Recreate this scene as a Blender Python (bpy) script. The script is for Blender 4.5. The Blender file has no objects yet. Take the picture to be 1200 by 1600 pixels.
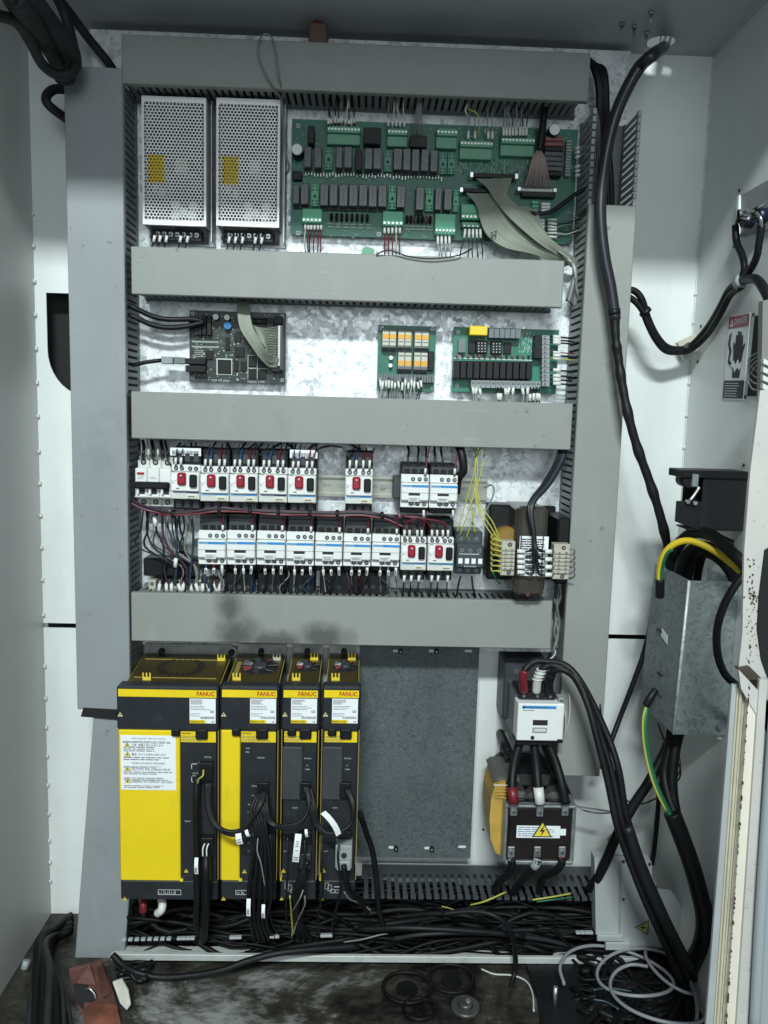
import bpy, math, random
from mathutils import Vector, Matrix
random.seed(7)
SC = bpy.context.scene
COL = SC.collection

# ------------------------------------------------------------------ camera
CAM = Vector((0.0, -1.30, 0.90)); F = 1250.0
def cam_axes(p, y, r):
    p, y, r = map(math.radians, (p, y, r))
    right = Vector((math.cos(y), -math.sin(y), 0)); f0 = Vector((math.sin(y), math.cos(y), 0)); up0 = Vector((0, 0, 1))
    f = math.cos(p)*f0 - math.sin(p)*up0; u = math.cos(p)*up0 + math.sin(p)*f0
    return math.cos(r)*right + math.sin(r)*u, -math.sin(r)*right + math.cos(r)*u, f
CR, CU, CF = cam_axes(7.24, 1.64, 1.60)
cd = bpy.data.cameras.new('camera'); cam = bpy.data.objects.new('camera', cd); COL.objects.link(cam)
m = Matrix((CR, CU, -CF)).transposed().to_4x4(); m.translation = CAM; cam.matrix_world = m
cd.sensor_width = 36; cd.sensor_height = 36; cd.lens = F/1600*36; cd.clip_start = 0.02; cd.clip_end = 60
SC.camera = cam

# ------------------------------------------------------------------ light
SC.view_settings.view_transform = 'Standard'; SC.view_settings.look = 'None'
SC.view_settings.gamma = 1; SC.view_settings.exposure = 0.36
wd = bpy.data.worlds.new('World'); SC.world = wd; wd.use_nodes = True
bg = wd.node_tree.nodes['Background']; bg.inputs[0].default_value = (0.82, 0.95, 1.0, 1); bg.inputs[1].default_value = 0.165
def area(name, loc, target, sx, sy, power, col):
    l = bpy.data.lights.new(name, 'AREA'); l.shape = 'RECTANGLE'; l.size = sx; l.size_y = sy; l.energy = power; l.color = col
    o = bpy.data.objects.new(name, l); COL.objects.link(o); o.location = loc
    o.rotation_euler = (Vector(target)-Vector(loc)).to_track_quat('-Z', 'Y').to_euler(); return o
area('workshop_and_fill_lamp', (-0.25, -3.3, 3.15), (0, 0, 0.8), 1.0, 0.22, 134, (0.90, 1.0, 0.985))
area('workshop_and_fill_lamp', (0.2, -3.6, 1.5), (0, 0, 0.9), 1.2, 1.2, 21, (0.88, 0.98, 1.0))  # fill added to lift the shade, stands for no actual lamp

# ------------------------------------------------------------------ measuring
def ray(px, py):
    return (px-600)/F*CR - (py-800)/F*CU + CF
def W(px, py, d):                 # the point d metres in front of the mounting plane
    v = ray(px, py); return CAM + v*((-d-CAM.y)/v.y)
def WX(px, py, x):                # the point on a side wall
    v = ray(px, py); return CAM + v*((x-CAM.x)/v.x)
def WZ(px, py, z):
    v = ray(px, py); return CAM + v*((z-CAM.z)/v.z)
def R(a, b, c, e, d):             # rectangle parallel to the mounting plane -> x0,x1,z0,z1
    mx, my = (a+c)/2, (b+e)/2
    return W(a, my, d).x, W(c, my, d).x, W(mx, e, d).z, W(mx, b, d).z

# ------------------------------------------------------------------ materials
MATS = {}
def mat(name, col, rough=.5, metal=0., var=.0, scale=20., bump=0., bscale=80., spec=.5, dirt=0., dcol=(.03,.028,.025), dscale=6., dlo=.55, emit=None, stretch=None):
    if name in MATS: return MATS[name]
    m = bpy.data.materials.new(name); m.use_nodes = True; nt = m.node_tree; N = nt.nodes; L = nt.links
    b = N['Principled BSDF']; b.inputs['Base Color'].default_value = (*col, 1); b.inputs['Roughness'].default_value = rough
    b.inputs['Metallic'].default_value = metal; b.inputs['Specular IOR Level'].default_value = spec
    if emit: b.inputs['Emission Color'].default_value = (*emit[:3], 1); b.inputs['Emission Strength'].default_value = emit[3]
    if var or bump or dirt:
        g = N.new('ShaderNodeNewGeometry'); src = g.outputs['Position']
        if stretch:
            mp = N.new('ShaderNodeMapping'); mp.inputs['Scale'].default_value = stretch; L.new(src, mp.inputs[0]); src = mp.outputs[0]
    last = None
    if var:
        n = N.new('ShaderNodeTexNoise'); n.inputs['Scale'].default_value = scale; n.inputs['Detail'].default_value = 5; n.inputs['Roughness'].default_value = .62
        L.new(src, n.inputs['Vector']); r = N.new('ShaderNodeValToRGB')
        r.color_ramp.elements[0].position = .3; r.color_ramp.elements[1].position = .72
        r.color_ramp.elements[0].color = (*[c*(1-var) for c in col], 1); r.color_ramp.elements[1].color = (*[min(1, c*(1+var*.6)) for c in col], 1)
        L.new(n.outputs['Fac'], r.inputs[0]); L.new(r.outputs[0], b.inputs['Base Color']); last = r.outputs[0]
        mr = N.new('ShaderNodeMapRange'); mr.inputs[3].default_value = max(.04, rough-.12); mr.inputs[4].default_value = min(1, rough+.14)
        L.new(n.outputs['Fac'], mr.inputs[0]); L.new(mr.outputs[0], b.inputs['Roughness'])
    if dirt:
        n = N.new('ShaderNodeTexNoise'); n.inputs['Scale'].default_value = dscale; n.inputs['Detail'].default_value = 8; n.inputs['Roughness'].default_value = .7
        L.new(src, n.inputs['Vector']); r = N.new('ShaderNodeMapRange'); r.inputs[1].default_value = dlo; r.inputs[2].default_value = dlo+.16; r.inputs[4].default_value = dirt
        L.new(n.outputs['Fac'], r.inputs[0]); mx = N.new('ShaderNodeMix'); mx.data_type = 'RGBA'
        L.new(r.outputs[0], mx.inputs[0])
        if last: L.new(last, mx.inputs[6])
        else: mx.inputs[6].default_value = (*col, 1)
        mx.inputs[7].default_value = (*dcol, 1); L.new(mx.outputs[2], b.inputs['Base Color'])
    if bump:
        n = N.new('ShaderNodeTexNoise'); n.inputs['Scale'].default_value = bscale; n.inputs['Detail'].default_value = 4
        L.new(src, n.inputs['Vector']); bp = N.new('ShaderNodeBump'); bp.inputs['Strength'].default_value = bump; bp.inputs['Distance'].default_value = .002
        L.new(n.outputs['Fac'], bp.inputs['Height']); L.new(bp.outputs[0], b.inputs['Normal'])
    MATS[name] = m; return m

def galv(name, c0, c1, rough=.42, metal=.55, scale=70, dirt=.0, dz=None):
    m = bpy.data.materials.new(name); m.use_nodes = True; nt = m.node_tree; N = nt.nodes; L = nt.links; b = N['Principled BSDF']
    g = N.new('ShaderNodeNewGeometry')
    w = N.new('ShaderNodeTexNoise'); w.inputs['Scale'].default_value = 45; w.inputs['Detail'].default_value = 3; L.new(g.outputs['Position'], w.inputs['Vector'])
    vm = N.new('ShaderNodeVectorMath'); vm.operation = 'MULTIPLY_ADD'; L.new(w.outputs['Color'], vm.inputs[0]); vm.inputs[1].default_value = (.022, .022, .022); L.new(g.outputs['Position'], vm.inputs[2])
    v = N.new('ShaderNodeTexVoronoi'); v.inputs['Scale'].default_value = scale; L.new(vm.outputs[0], v.inputs['Vector'])
    v2 = N.new('ShaderNodeTexVoronoi'); v2.inputs['Scale'].default_value = scale*2.7; L.new(vm.outputs[0], v2.inputs['Vector'])
    big = N.new('ShaderNodeTexNoise'); big.inputs['Scale'].default_value = 9; big.inputs['Detail'].default_value = 6; L.new(g.outputs['Position'], big.inputs['Vector'])
    s1 = N.new('ShaderNodeSeparateColor'); L.new(v.outputs['Color'], s1.inputs[0]); s2 = N.new('ShaderNodeSeparateColor'); L.new(v2.outputs['Color'], s2.inputs[0])
    a = N.new('ShaderNodeMath'); a.operation = 'MULTIPLY'; a.inputs[1].default_value = .5; L.new(s1.outputs[0], a.inputs[0])
    a2 = N.new('ShaderNodeMath'); a2.operation = 'MULTIPLY_ADD'; a2.inputs[1].default_value = .25; L.new(s2.outputs[0], a2.inputs[0]); L.new(a.outputs[0], a2.inputs[2])
    a3 = N.new('ShaderNodeMath'); a3.operation = 'MULTIPLY_ADD'; a3.inputs[1].default_value = .45; L.new(big.outputs['Fac'], a3.inputs[0]); L.new(a2.outputs[0], a3.inputs[2])
    r = N.new('ShaderNodeValToRGB'); r.color_ramp.elements[0].position = .26; r.color_ramp.elements[1].position = .62
    r.color_ramp.elements[0].color = (*c0, 1); r.color_ramp.elements[1].color = (*c1, 1); L.new(a3.outputs[0], r.inputs[0]); L.new(r.outputs[0], b.inputs['Base Color'])
    b.inputs['Metallic'].default_value = metal
    mr = N.new('ShaderNodeMapRange'); mr.inputs[3].default_value = rough-.12; mr.inputs[4].default_value = rough+.16; L.new(s1.outputs[1], mr.inputs[0]); L.new(mr.outputs[0], b.inputs['Roughness'])
    bp = N.new('ShaderNodeBump'); bp.inputs['Strength'].default_value = .25; bp.inputs['Distance'].default_value = .001; L.new(s1.outputs[2], bp.inputs['Height']); L.new(bp.outputs[0], b.inputs['Normal'])
    MATS[name] = m; return m

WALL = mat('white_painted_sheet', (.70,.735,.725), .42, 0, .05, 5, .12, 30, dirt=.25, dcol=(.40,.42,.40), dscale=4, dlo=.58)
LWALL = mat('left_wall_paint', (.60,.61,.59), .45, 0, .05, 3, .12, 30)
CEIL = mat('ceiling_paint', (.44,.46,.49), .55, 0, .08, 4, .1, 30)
DUCT = mat('duct_grey_plastic', (.258,.272,.258), .5, 0, .06, 9, .05, 60, dirt=.35, dcol=(.13,.14,.13), dscale=11, dlo=.6)
DUCTB = mat('duct_blue_grey_plastic', (.262,.285,.300), .45, 0, .08, 7, .05, 60, dirt=.5, dcol=(.15,.165,.18), dscale=8, dlo=.56)
FING = mat('duct_finger_plastic', (.17,.19,.19), .5, 0, .08, 30)
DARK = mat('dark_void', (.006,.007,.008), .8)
GALV = galv('galvanised_steel', (.42,.46,.49), (.80,.83,.85), .45, .35, 130)
GALVD = galv('dull_galvanised_steel', (.075,.09,.10), (.13,.155,.165), .5, .35, 300)
GALVC = galv('cover_galvanised_steel', (.17,.20,.21), (.30,.34,.35), .42, .4, 200)
WHT = mat('white_plastic', (.74,.76,.75), .38, 0, .04, 40)
OFFW = mat('aged_white_plastic', (.60,.62,.60), .42, 0, .07, 30)
BLK = mat('black_plastic', (.009,.0095,.011), .45, 0, .2, 60, spec=.3)
BLKR = mat('black_rubber', (.006,.0065,.008), .5, 0, .3, 25, .2, 120, spec=.3)
SOOT = mat('dusty_black_rubber', (.012,.013,.015), .6, 0, .5, 20, .2, 120)
DGREY = mat('dark_grey_plastic', (.045,.05,.056), .45, 0, .15, 50)
RED = mat('red_plastic', (.30,.012,.03), .35, 0, .1, 60)
BLUE = mat('blue_stripe', (.03,.24,.55), .4)
NAVY = mat('navy_stripe', (.02,.035,.11), .4)
CREAM = mat('cream_tag', (.66,.64,.50), .5)
METAL = mat('bright_steel', (.62,.64,.66), .28, .9, .1, 60)
MET2 = mat('worn_steel', (.34,.36,.37), .42, .7, .3, 50)
COVER = mat('perforated_aluminium', (.93,.92,.93), .38, .12, .1, 14)
BRASS = mat('chromated_steel', (.155,.125,.05), .38, .7, .35, 12)
BRASS2 = mat('dark_chromated_steel', (.085,.068,.03), .38, .6, .4, 14)
GOLD = mat('gold_edge', (.42,.33,.09), .4, .4)
YEL = mat('signal_yellow', (.80,.60,.012), .36, 0, .04, 8)
YELP = mat('yellow_plastic', (.78,.62,.06), .4)
FDK = mat('charcoal_plastic', (.019,.022,.027), .45, 0, .12, 30, spec=.35)
PAPER = mat('white_label_paper', (.80,.83,.86), .5)
INK = mat('black_print', (.015,.015,.017), .6)
INKG = mat('grey_print', (.13,.14,.15), .6)
INKW = mat('white_print', (.55,.58,.58), .6)
INKR = mat('dark_red_print', (.42,.03,.01), .5)
PCB = mat('green_circuit_board', (.017,.150,.098), .42, 0, .35, 22, dirt=.3, dcol=(.05,.22,.16), dscale=30, dlo=.52)
PCBL = mat('pale_green_circuit_board', (.022,.19,.12), .42, 0, .3, 22)
PCBD = mat('dark_circuit_board', (.022,.034,.032), .42, 0, .4, 60, dirt=.6, dcol=(.09,.12,.11), dscale=120, dlo=.55)
PLUG = mat('green_terminal_plastic', (.10,.30,.19), .4, 0, .08, 60)
PLUGB = mat('bright_green_terminal_plastic', (.10,.46,.27), .4, 0, .08, 60)
SOCK = mat('green_relay_socket', (.05,.24,.16), .4)
RELAY = mat('smoky_relay_case', (.075,.085,.09), .25, 0, .25, 70)
RELBR = mat('brown_relay_case', (.20,.045,.045), .3)
SOLDER = mat('solder_silver', (.5,.55,.52), .35, .6)
SLEEVE = mat('white_marker_sleeve', (.72,.73,.70), .5, 0, .25, 400)
WRED = mat('red_wire', (.16,.010,.022), .45); WBLU = mat('blue_wire', (.02,.07,.20), .42); WBLK = mat('black_wire', (.007,.0075,.009), .45)
WWHT = mat('white_wire', (.50,.51,.48), .45); WYEL = mat('yellow_green_wire', (.42,.42,.07), .45); WGRY = mat('grey_wire', (.20,.21,.21), .45)
WGRN = mat('green_wire', (.015,.13,.06), .42); WPUR = mat('violet_wire', (.055,.022,.045), .45); WTEAL = mat('teal_wire', (.022,.045,.065), .45)
RIB = mat('ribbon_grey', (.26,.285,.235), .5, 0, .1, 30); RIBP = mat('pink_wire', (.45,.22,.22), .5)
RUST = mat('rusty_white_paint', (.52,.51,.48), .5, 0, .06, 14, .1, 60, dirt=.95, dcol=(.06,.045,.03), dscale=110, dlo=.60)
FRAMEW = mat('cream_painted_frame', (.72,.68,.58), .45, 0, .06, 14, dirt=.9, dcol=(.07,.05,.035), dscale=80, dlo=.66)
SEAL = mat('yellowed_seal', (.50,.47,.36), .5, 0, .12, 30)
DOORP = mat('blue_grey_door_paint', (.33,.37,.39), .42, 0, .06, 5)
BROWN = mat('brown_steel', (.07,.05,.04), .5, .1, .3, 30)
COPPER = mat('copper_brown_sheet', (.15,.062,.05), .42, .3, .6, 18, .5, 30)
CAST = mat('grey_cast_housing', (.38,.40,.41), .5, 0, .08, 14, .1, 60)
VARN = mat('varnished_transformer_core', (.055,.05,.042), .32, .2, .3, 20)
COIL = mat('amber_coil_tape', (.26,.16,.035), .35, 0, .2, 20)
GTAPE = mat('yellow_insulation_tape', (.50,.32,.07), .35, 0, .25, 20)
BEIGE = mat('beige_terminal_block', (.44,.42,.34), .45, 0, .1, 50)
REDT = mat('red_tape', (.16,.014,.022), .4); WHTT = mat('white_tape', (.62,.63,.60), .4)
ORANGE = mat('orange_relay_part', (.72,.36,.03), .4); CLEARP = mat('pale_relay_case', (.48,.50,.42), .3); GTERM = mat('grey_terminal_plastic', (.15,.18,.19), .42, 0, .1, 50)
CAPB = mat('blue_capacitor', (.03,.16,.42), .35); LGREY = mat('light_grey_plastic', (.28,.31,.32), .45, 0, .1, 40)

def overlay(m, kind, col, strength=1., scale=60., lo=.5, hi=.6, stretch=(1, 1, 1), spots=None):
    nt = m.node_tree; N = nt.nodes; L = nt.links; b = N['Principled BSDF']; inp = b.inputs['Base Color']
    g = N.new('ShaderNodeNewGeometry'); mp = N.new('ShaderNodeMapping'); mp.inputs['Scale'].default_value = stretch; L.new(g.outputs['Position'], mp.inputs[0])
    r = N.new('ShaderNodeMapRange'); r.inputs[1].default_value = lo; r.inputs[2].default_value = hi; r.inputs[4].default_value = strength
    if kind == 'noise':
        n = N.new('ShaderNodeTexNoise'); n.inputs['Scale'].default_value = scale; n.inputs['Detail'].default_value = 8; n.inputs['Roughness'].default_value = .65; L.new(mp.outputs[0], n.inputs['Vector']); f = n.outputs['Fac']
    elif kind == 'speck':
        n = N.new('ShaderNodeTexVoronoi'); n.inputs['Scale'].default_value = scale; L.new(mp.outputs[0], n.inputs['Vector'])
        s = N.new('ShaderNodeSeparateColor'); L.new(n.outputs['Color'], s.inputs[0]); k = N.new('ShaderNodeMath'); k.operation = 'MULTIPLY_ADD'; k.inputs[1].default_value = -.5; L.new(s.outputs[0], k.inputs[0]); k.inputs[2].default_value = .0
        a = N.new('ShaderNodeMath'); a.operation = 'SUBTRACT'; L.new(k.outputs[0], a.inputs[0]); L.new(n.outputs['Distance'], a.inputs[1]); f = a.outputs[0]
    if spots:
        acc = None
        for (cx, cz, rx, rz) in spots:
            q = N.new('ShaderNodeMapping'); q.vector_type = 'POINT'; q.inputs['Location'].default_value = (-cx/rx, 0, -cz/rz); q.inputs['Scale'].default_value = (1/rx, 0, 1/rz); L.new(g.outputs['Position'], q.inputs[0])
            ln = N.new('ShaderNodeVectorMath'); ln.operation = 'LENGTH'; L.new(q.outputs[0], ln.inputs[0])
            mr = N.new('ShaderNodeMapRange'); mr.inputs[1].default_value = 1.; mr.inputs[2].default_value = .0; L.new(ln.outputs['Value'], mr.inputs[0])
            if acc is None: acc = mr.outputs[0]
            else:
                x = N.new('ShaderNodeMath'); x.operation = 'MAXIMUM'; L.new(acc, x.inputs[0]); L.new(mr.outputs[0], x.inputs[1]); acc = x.outputs[0]
        x = N.new('ShaderNodeMath'); x.operation = 'MULTIPLY_ADD'; L.new(acc, x.inputs[0]); x.inputs[1].default_value = .8; L.new(f, x.inputs[2]); f = x.outputs[0]
    L.new(f, r.inputs[0]); mx = N.new('ShaderNodeMix'); mx.data_type = 'RGBA'; L.new(r.outputs[0], mx.inputs[0])
    if inp.is_linked: L.new(inp.links[0].from_socket, mx.inputs[6])
    else: mx.inputs[6].default_value = inp.default_value
    mx.inputs[7].default_value = (*col, 1); L.new(mx.outputs[2], inp)
for m_ in (DUCT, DUCTB):
    overlay(m_, 'noise', (.36,.375,.365), .35, 14, .55, .75, (1, 1, .35)); overlay(m_, 'noise', (.10,.105,.10), .7, 55, .66, .72); overlay(m_, 'speck', (.04,.04,.04), .8, 26, -.035, -.02)
    overlay(m_, 'noise', (.40,.41,.40), .55, 9, .66, .70, (1, 1, 24))
for m_ in (WALL, LWALL):
    overlay(m_, 'noise', (.48,.50,.49), .5, 7, .5, .75, (1, 1, .25)); overlay(m_, 'speck', (.08,.08,.075), .85, 17, -.028, -.018); overlay(m_, 'noise', (.34,.34,.32), .6, 30, .67, .74)
overlay(YEL, 'noise', (.30,.24,.04), .5, 80, .64, .72); overlay(YEL, 'noise', (.55,.42,.03), .45, 30, .58, .72, (1, 1, .3)); overlay(FDK, 'noise', (.06,.065,.07), .4, 40, .58, .72)
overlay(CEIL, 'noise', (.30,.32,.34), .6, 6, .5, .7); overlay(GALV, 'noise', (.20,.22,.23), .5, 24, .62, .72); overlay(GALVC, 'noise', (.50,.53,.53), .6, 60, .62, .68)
overlay(GALVD, 'noise', (.22,.24,.25), .5, 50, .62, .75); overlay(GALVD, 'noise', (.05,.06,.065), .5, 5, .45, .7); overlay(GALVD, 'noise', (.26,.28,.29), .4, 20, .66, .7, (6, 1, .6))
# ------------------------------------------------------------------ mesh builder
class MB:
    def __init__(s): s.v = []; s.f = []; s.sm = []
    def add(s, vs, fs, smooth=False):
        n = len(s.v); s.v += [tuple(v) for v in vs]; s.f += [tuple(i+n for i in f) for f in fs]; s.sm += [smooth]*len(fs); return s
    def box(s, x0, x1, y0, y1, z0, z1, c=0.):
        if x0 > x1: x0, x1 = x1, x0
        if y0 > y1: y0, y1 = y1, y0
        if z0 > z1: z0, z1 = z1, z0
        if c <= 0:
            return s.add([(x0,y0,z0),(x1,y0,z0),(x1,y1,z0),(x0,y1,z0),(x0,y0,z1),(x1,y0,z1),(x1,y1,z1),(x0,y1,z1)],
                  [(3,2,1,0),(4,5,6,7),(0,1,5,4),(1,2,6,5),(2,3,7,6),(3,0,4,7)])
        # chamfer on the front (-y) face and the four long edges
        c = min(c, (x1-x0)*.45, (z1-z0)*.45, (y1-y0)*.9)
        def ring(y, k, e):
            return [(x0+k+e,y,z0+k),(x1-k-e,y,z0+k),(x1-k,y,z0+k+e),(x1-k,y,z1-k-e),(x1-k-e,y,z1-k),(x0+k+e,y,z1-k),(x0+k,y,z1-k-e),(x0+k,y,z0+k+e)]
        vs = ring(y0, c, c*.6) + ring(y0+c, 0, c) + ring(y1, 0, c)
        fs = [tuple(range(8)), tuple(range(23, 15, -1))]
        for a in (0, 8):
            for i in range(8): fs.append((a+i, a+8+i, a+8+(i+1) % 8, a+(i+1) % 8))
        return s.add(vs, fs)
    def prism(s, pts, y0, y1):           # pts (x,z) outline, extruded in y
        n = len(pts); vs = [(x, y0, z) for x, z in pts] + [(x, y1, z) for x, z in pts]
        return s.add(vs, [tuple(range(n)), tuple(range(2*n-1, n-1, -1))] + [(i, i+n, (i+1) % n+n, (i+1) % n) for i in range(n)])
    def slab(s, P, off):                  # polygon in 3D, thickened by the vector off
        n = len(P); vs = [tuple(p) for p in P] + [tuple(Vector(p)+Vector(off)) for p in P]
        return s.add(vs, [tuple(range(n)), tuple(range(2*n-1, n-1, -1))] + [(i, i+n, (i+1) % n+n, (i+1) % n) for i in range(n)])
    def cyl(s, c, r, h, axis='y', n=14, r2=None, smooth=True):   # from c, h along the axis
        r2 = r if r2 is None else r2; vs = []
        for k, (rr, t) in enumerate(((r, 0), (r2, h))):
            for i in range(n):
                a = 2*math.pi*i/n; u, w = rr*math.cos(a), rr*math.sin(a)
                vs.append({'y': (c[0]+u, c[1]+t, c[2]+w), 'x': (c[0]+t, c[1]+u, c[2]+w), 'z': (c[0]+u, c[1]+w, c[2]+t)}[axis])
        b = len(s.v); s.add(vs, [tuple(range(n)), tuple(range(2*n-1, n-1, -1))])
        s.add([], []); 
        for i in range(n):
            s.f.append((b+i, b+n+i, b+n+(i+1) % n, b+(i+1) % n)); s.sm.append(smooth)
        return s
    def tube(s, pts, r, n=8, caps=True, sub=5):
        P = smooth_path(pts, sub); m = len(P); rr = r if callable(r) else (lambda t: r)
        t = (P[1]-P[0]).normalized(); a = Vector((0, 0, 1)) if abs(t.z) < .9 else Vector((1, 0, 0)); u = t.cross(a).normalized()
        vs = []
        for i, p in enumerate(P):
            t = (P[min(i+1, m-1)]-P[max(i-1, 0)])
            if t.length < 1e-9: t = Vector((0, 0, 1))
            t.normalize(); u = (u-t*u.dot(t))
            if u.length < 1e-6: u = t.orthogonal()
            u.normalize(); w = t.cross(u); q = rr(i/(m-1))
            for k in range(n):
                g = 2*math.pi*k/n; vs.append(p+u*(q*math.cos(g))+w*(q*math.sin(g)))
        fs = [(i*n+k, i*n+(k+1) % n, (i+1)*n+(k+1) % n, (i+1)*n+k) for i in range(m-1) for k in range(n)]
        s.add(vs, fs, True)
        if caps:
            b = len(s.v)-len(vs); s.f += [tuple(b+k for k in range(n-1, -1, -1)), tuple(b+(m-1)*n+k for k in range(n))]; s.sm += [False, False]
        return s
    def mesh(s, name, m, org):
        me = bpy.data.meshes.new(name); o = Vector(org)
        me.from_pydata([(v[0]-o.x, v[1]-o.y, v[2]-o.z) for v in s.v], [], s.f)
        if any(s.sm): me.polygons.foreach_set('use_smooth', s.sm)
        me.materials.append(m); me.update(); return me
def smooth_path(pts, sub=5):
    P = [Vector(p) for p in pts]
    if len(P) < 3 or sub < 2: return P
    out = []
    Q = [P[0]*2-P[1]] + P + [P[-1]*2-P[-2]]
    for i in range(1, len(Q)-2):
        a, b, c, d = Q[i-1:i+3]
        for k in range(sub):
            t = k/sub; out.append(.5*((2*b)+(c-a)*t+(2*a-5*b+4*c-d)*t*t+(3*b-a-3*c+d)*t**3))
    out.append(P[-1]); return out

ORG = {}
NTH = 'first second third fourth fifth sixth seventh eighth ninth tenth eleventh twelfth thirteenth fourteenth fifteenth sixteenth'.split()
def link(name, data, org, parent=None):
    o = bpy.data.objects.new(name, data); COL.objects.link(o)
    if parent is not None:
        o.parent = parent; o.location = Vector(org)-ORG[parent]
    else: o.location = org
    ORG[o] = Vector(org); return o
def tag(o, label=None, cat=None, group=None, kind=None):
    if label: o['label'] = label
    if cat: o['category'] = cat
    if group: o['group'] = group
    if kind: o['kind'] = kind
    return o
def thing(name, label, cat, loc, group=None):
    return tag(link(name, None, loc), label, cat, group)
def part(name, mb, m, parent, label=None):
    org = ORG[parent]; o = link(name, mb.mesh(name, m, org), org, parent)
    if label: o['label'] = label
    return o
def solo(name, mb, m, label, cat, group=None, org=None):
    org = Vector(org) if org is not None else Vector(mb.v[0]); return tag(link(name, mb.mesh(name, m, org), org), label, cat, group)
def struct(name, mb, m, parent=None):
    o = link(name, mb.mesh(name, m, (0, 0, 0)), (0, 0, 0)); o['kind'] = 'structure'; return o
def inst(name, me, loc, parent, rot=None):       # shared mesh piece
    o = bpy.data.objects.new(name, me); COL.objects.link(o); o.parent = parent; o.location = Vector(loc)-ORG[parent]; ORG[o] = Vector(loc)
    if rot: o.rotation_euler = rot
    return o
def quadface(x0, x1, z0, z1, y, t=.0006):
    return MB().box(x0, x1, y-t, y, z0, z1)

# small shared pieces
def mk_screw():
    me = MB().cyl((0, -.0006, 0), 1, .0006, n=12).mesh('screw', MATS['black_plastic'], (0, 0, 0)); return me
SCREWS = {}
def screw(x, y, z, r, parent, m=None, name='screw', slot=True):
    m = m or MET2; k = (round(r*1e4), m.name)
    if k not in SCREWS:
        b = MB().cyl((0, -.0012, 0), r, .0012, n=10)
        me = b.mesh('screw', m, (0, 0, 0)); me.materials.append(INK)
        n0 = len(b.f)
        if slot:
            s = r*.8
            b.box(-s, s, -.0015, -.0012, -r*.16, r*.16)
            b.box(-r*.16, r*.16, -.0016, -.0015, -s, s)
            me = b.mesh('screw', m, (0, 0, 0)); me.materials.append(INK)
            for p in me.polygons:
                if p.index >= n0: p.material_index = 1
        SCREWS[k] = me
    return inst(name, SCREWS[k], (x, y, z), parent)
def hole(x, y, z, r, parent, name='terminal_hole'):
    k = ('h', round(r*1e4))
    if k not in SCREWS:
        b = MB(); n = 12; vs = []
        for rr, yy in ((r, -.0004), (r*.86, -.0008), (r*.86, .0)):
            vs += [(rr*math.cos(2*math.pi*i/n), yy, rr*math.sin(2*math.pi*i/n)) for i in range(n)]
        b.add(vs, [(a+i, a+(i+1) % n, a+n+(i+1) % n, a+n+i) for a in (0, n) for i in range(n)])
        b.add([(r*.97*math.cos(2*math.pi*i/n), -.0003, r*.97*math.sin(2*math.pi*i/n)) for i in range(n)], [tuple(range(n))])
        n0 = len(b.f); q = r*.55
        b.cyl((0, -.0007, 0), q, .0004, n=8)
        me = b.mesh('terminal_hole', INK, (0, 0, 0)); me.materials.append(MET2)
        for p in me.polygons:
            if p.index >= n0: p.material_index = 1
        SCREWS[k] = me
    return inst(name, SCREWS[k], (x, y, z), parent)
TXT = {}
def text(s, x, y, z, h, parent, m=None, width=None, align='l', name='lettering', rot=None, bold=False):
    m = m or INK; k = (s, m.name)
    if k not in TXT:
        cu = bpy.data.curves.new('lettering', 'FONT'); cu.body = s; cu.resolution_u = 2; cu.size = 1; cu.offset = .025 if bold else .0
        ob = bpy.data.objects.new('lettering', cu); COL.objects.link(ob)
        bpy.context.view_layer.update()
        me = bpy.data.meshes.new_from_object(ob.evaluated_get(bpy.context.evaluated_depsgraph_get()))
        bpy.data.objects.remove(ob); vs = [v.co.copy() for v in me.vertices]
        if not vs: return None
        x0 = min(v.x for v in vs); x1 = max(v.x for v in vs); y0 = min(v.y for v in vs); y1 = max(v.y for v in vs)
        for v in me.vertices: v.co = Vector(((v.co.x-x0)/(y1-y0), 0, (v.co.y-y0)/(y1-y0)))
        me.materials.clear(); me.materials.append(m); me.name = 'lettering'; TXT[k] = (me, (x1-x0)/(y1-y0))
    me, asp = TXT[k]; w = width or asp*h
    dx = 0 if align == 'l' else (-w if align == 'r' else -w/2)
    o = inst(name, me, (x+dx, y, z), parent, rot); o.scale = (w/asp, 1, h); return o
def lines(mb, x0, x1, z0, z1, y, n, fill=.45, jit=.35, words=True):    # unreadably small print: rows of word-long dashes
    dz = (z1-z0)/n
    for i in range(n):
        z = z1-dz*(i+.5); x = x0; end = x1-(x1-x0)*random.random()*jit
        while x < end-1e-5:
            w = min((x1-x0)*random.uniform(.06, .2), end-x); mb.add([(x, y, z-dz*fill/2), (x+w, y, z-dz*fill/2), (x+w, y, z+dz*fill/2), (x, y, z+dz*fill/2)], [(0, 1, 2, 3)]); x += w+(x1-x0)*.02
    return mb
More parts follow.
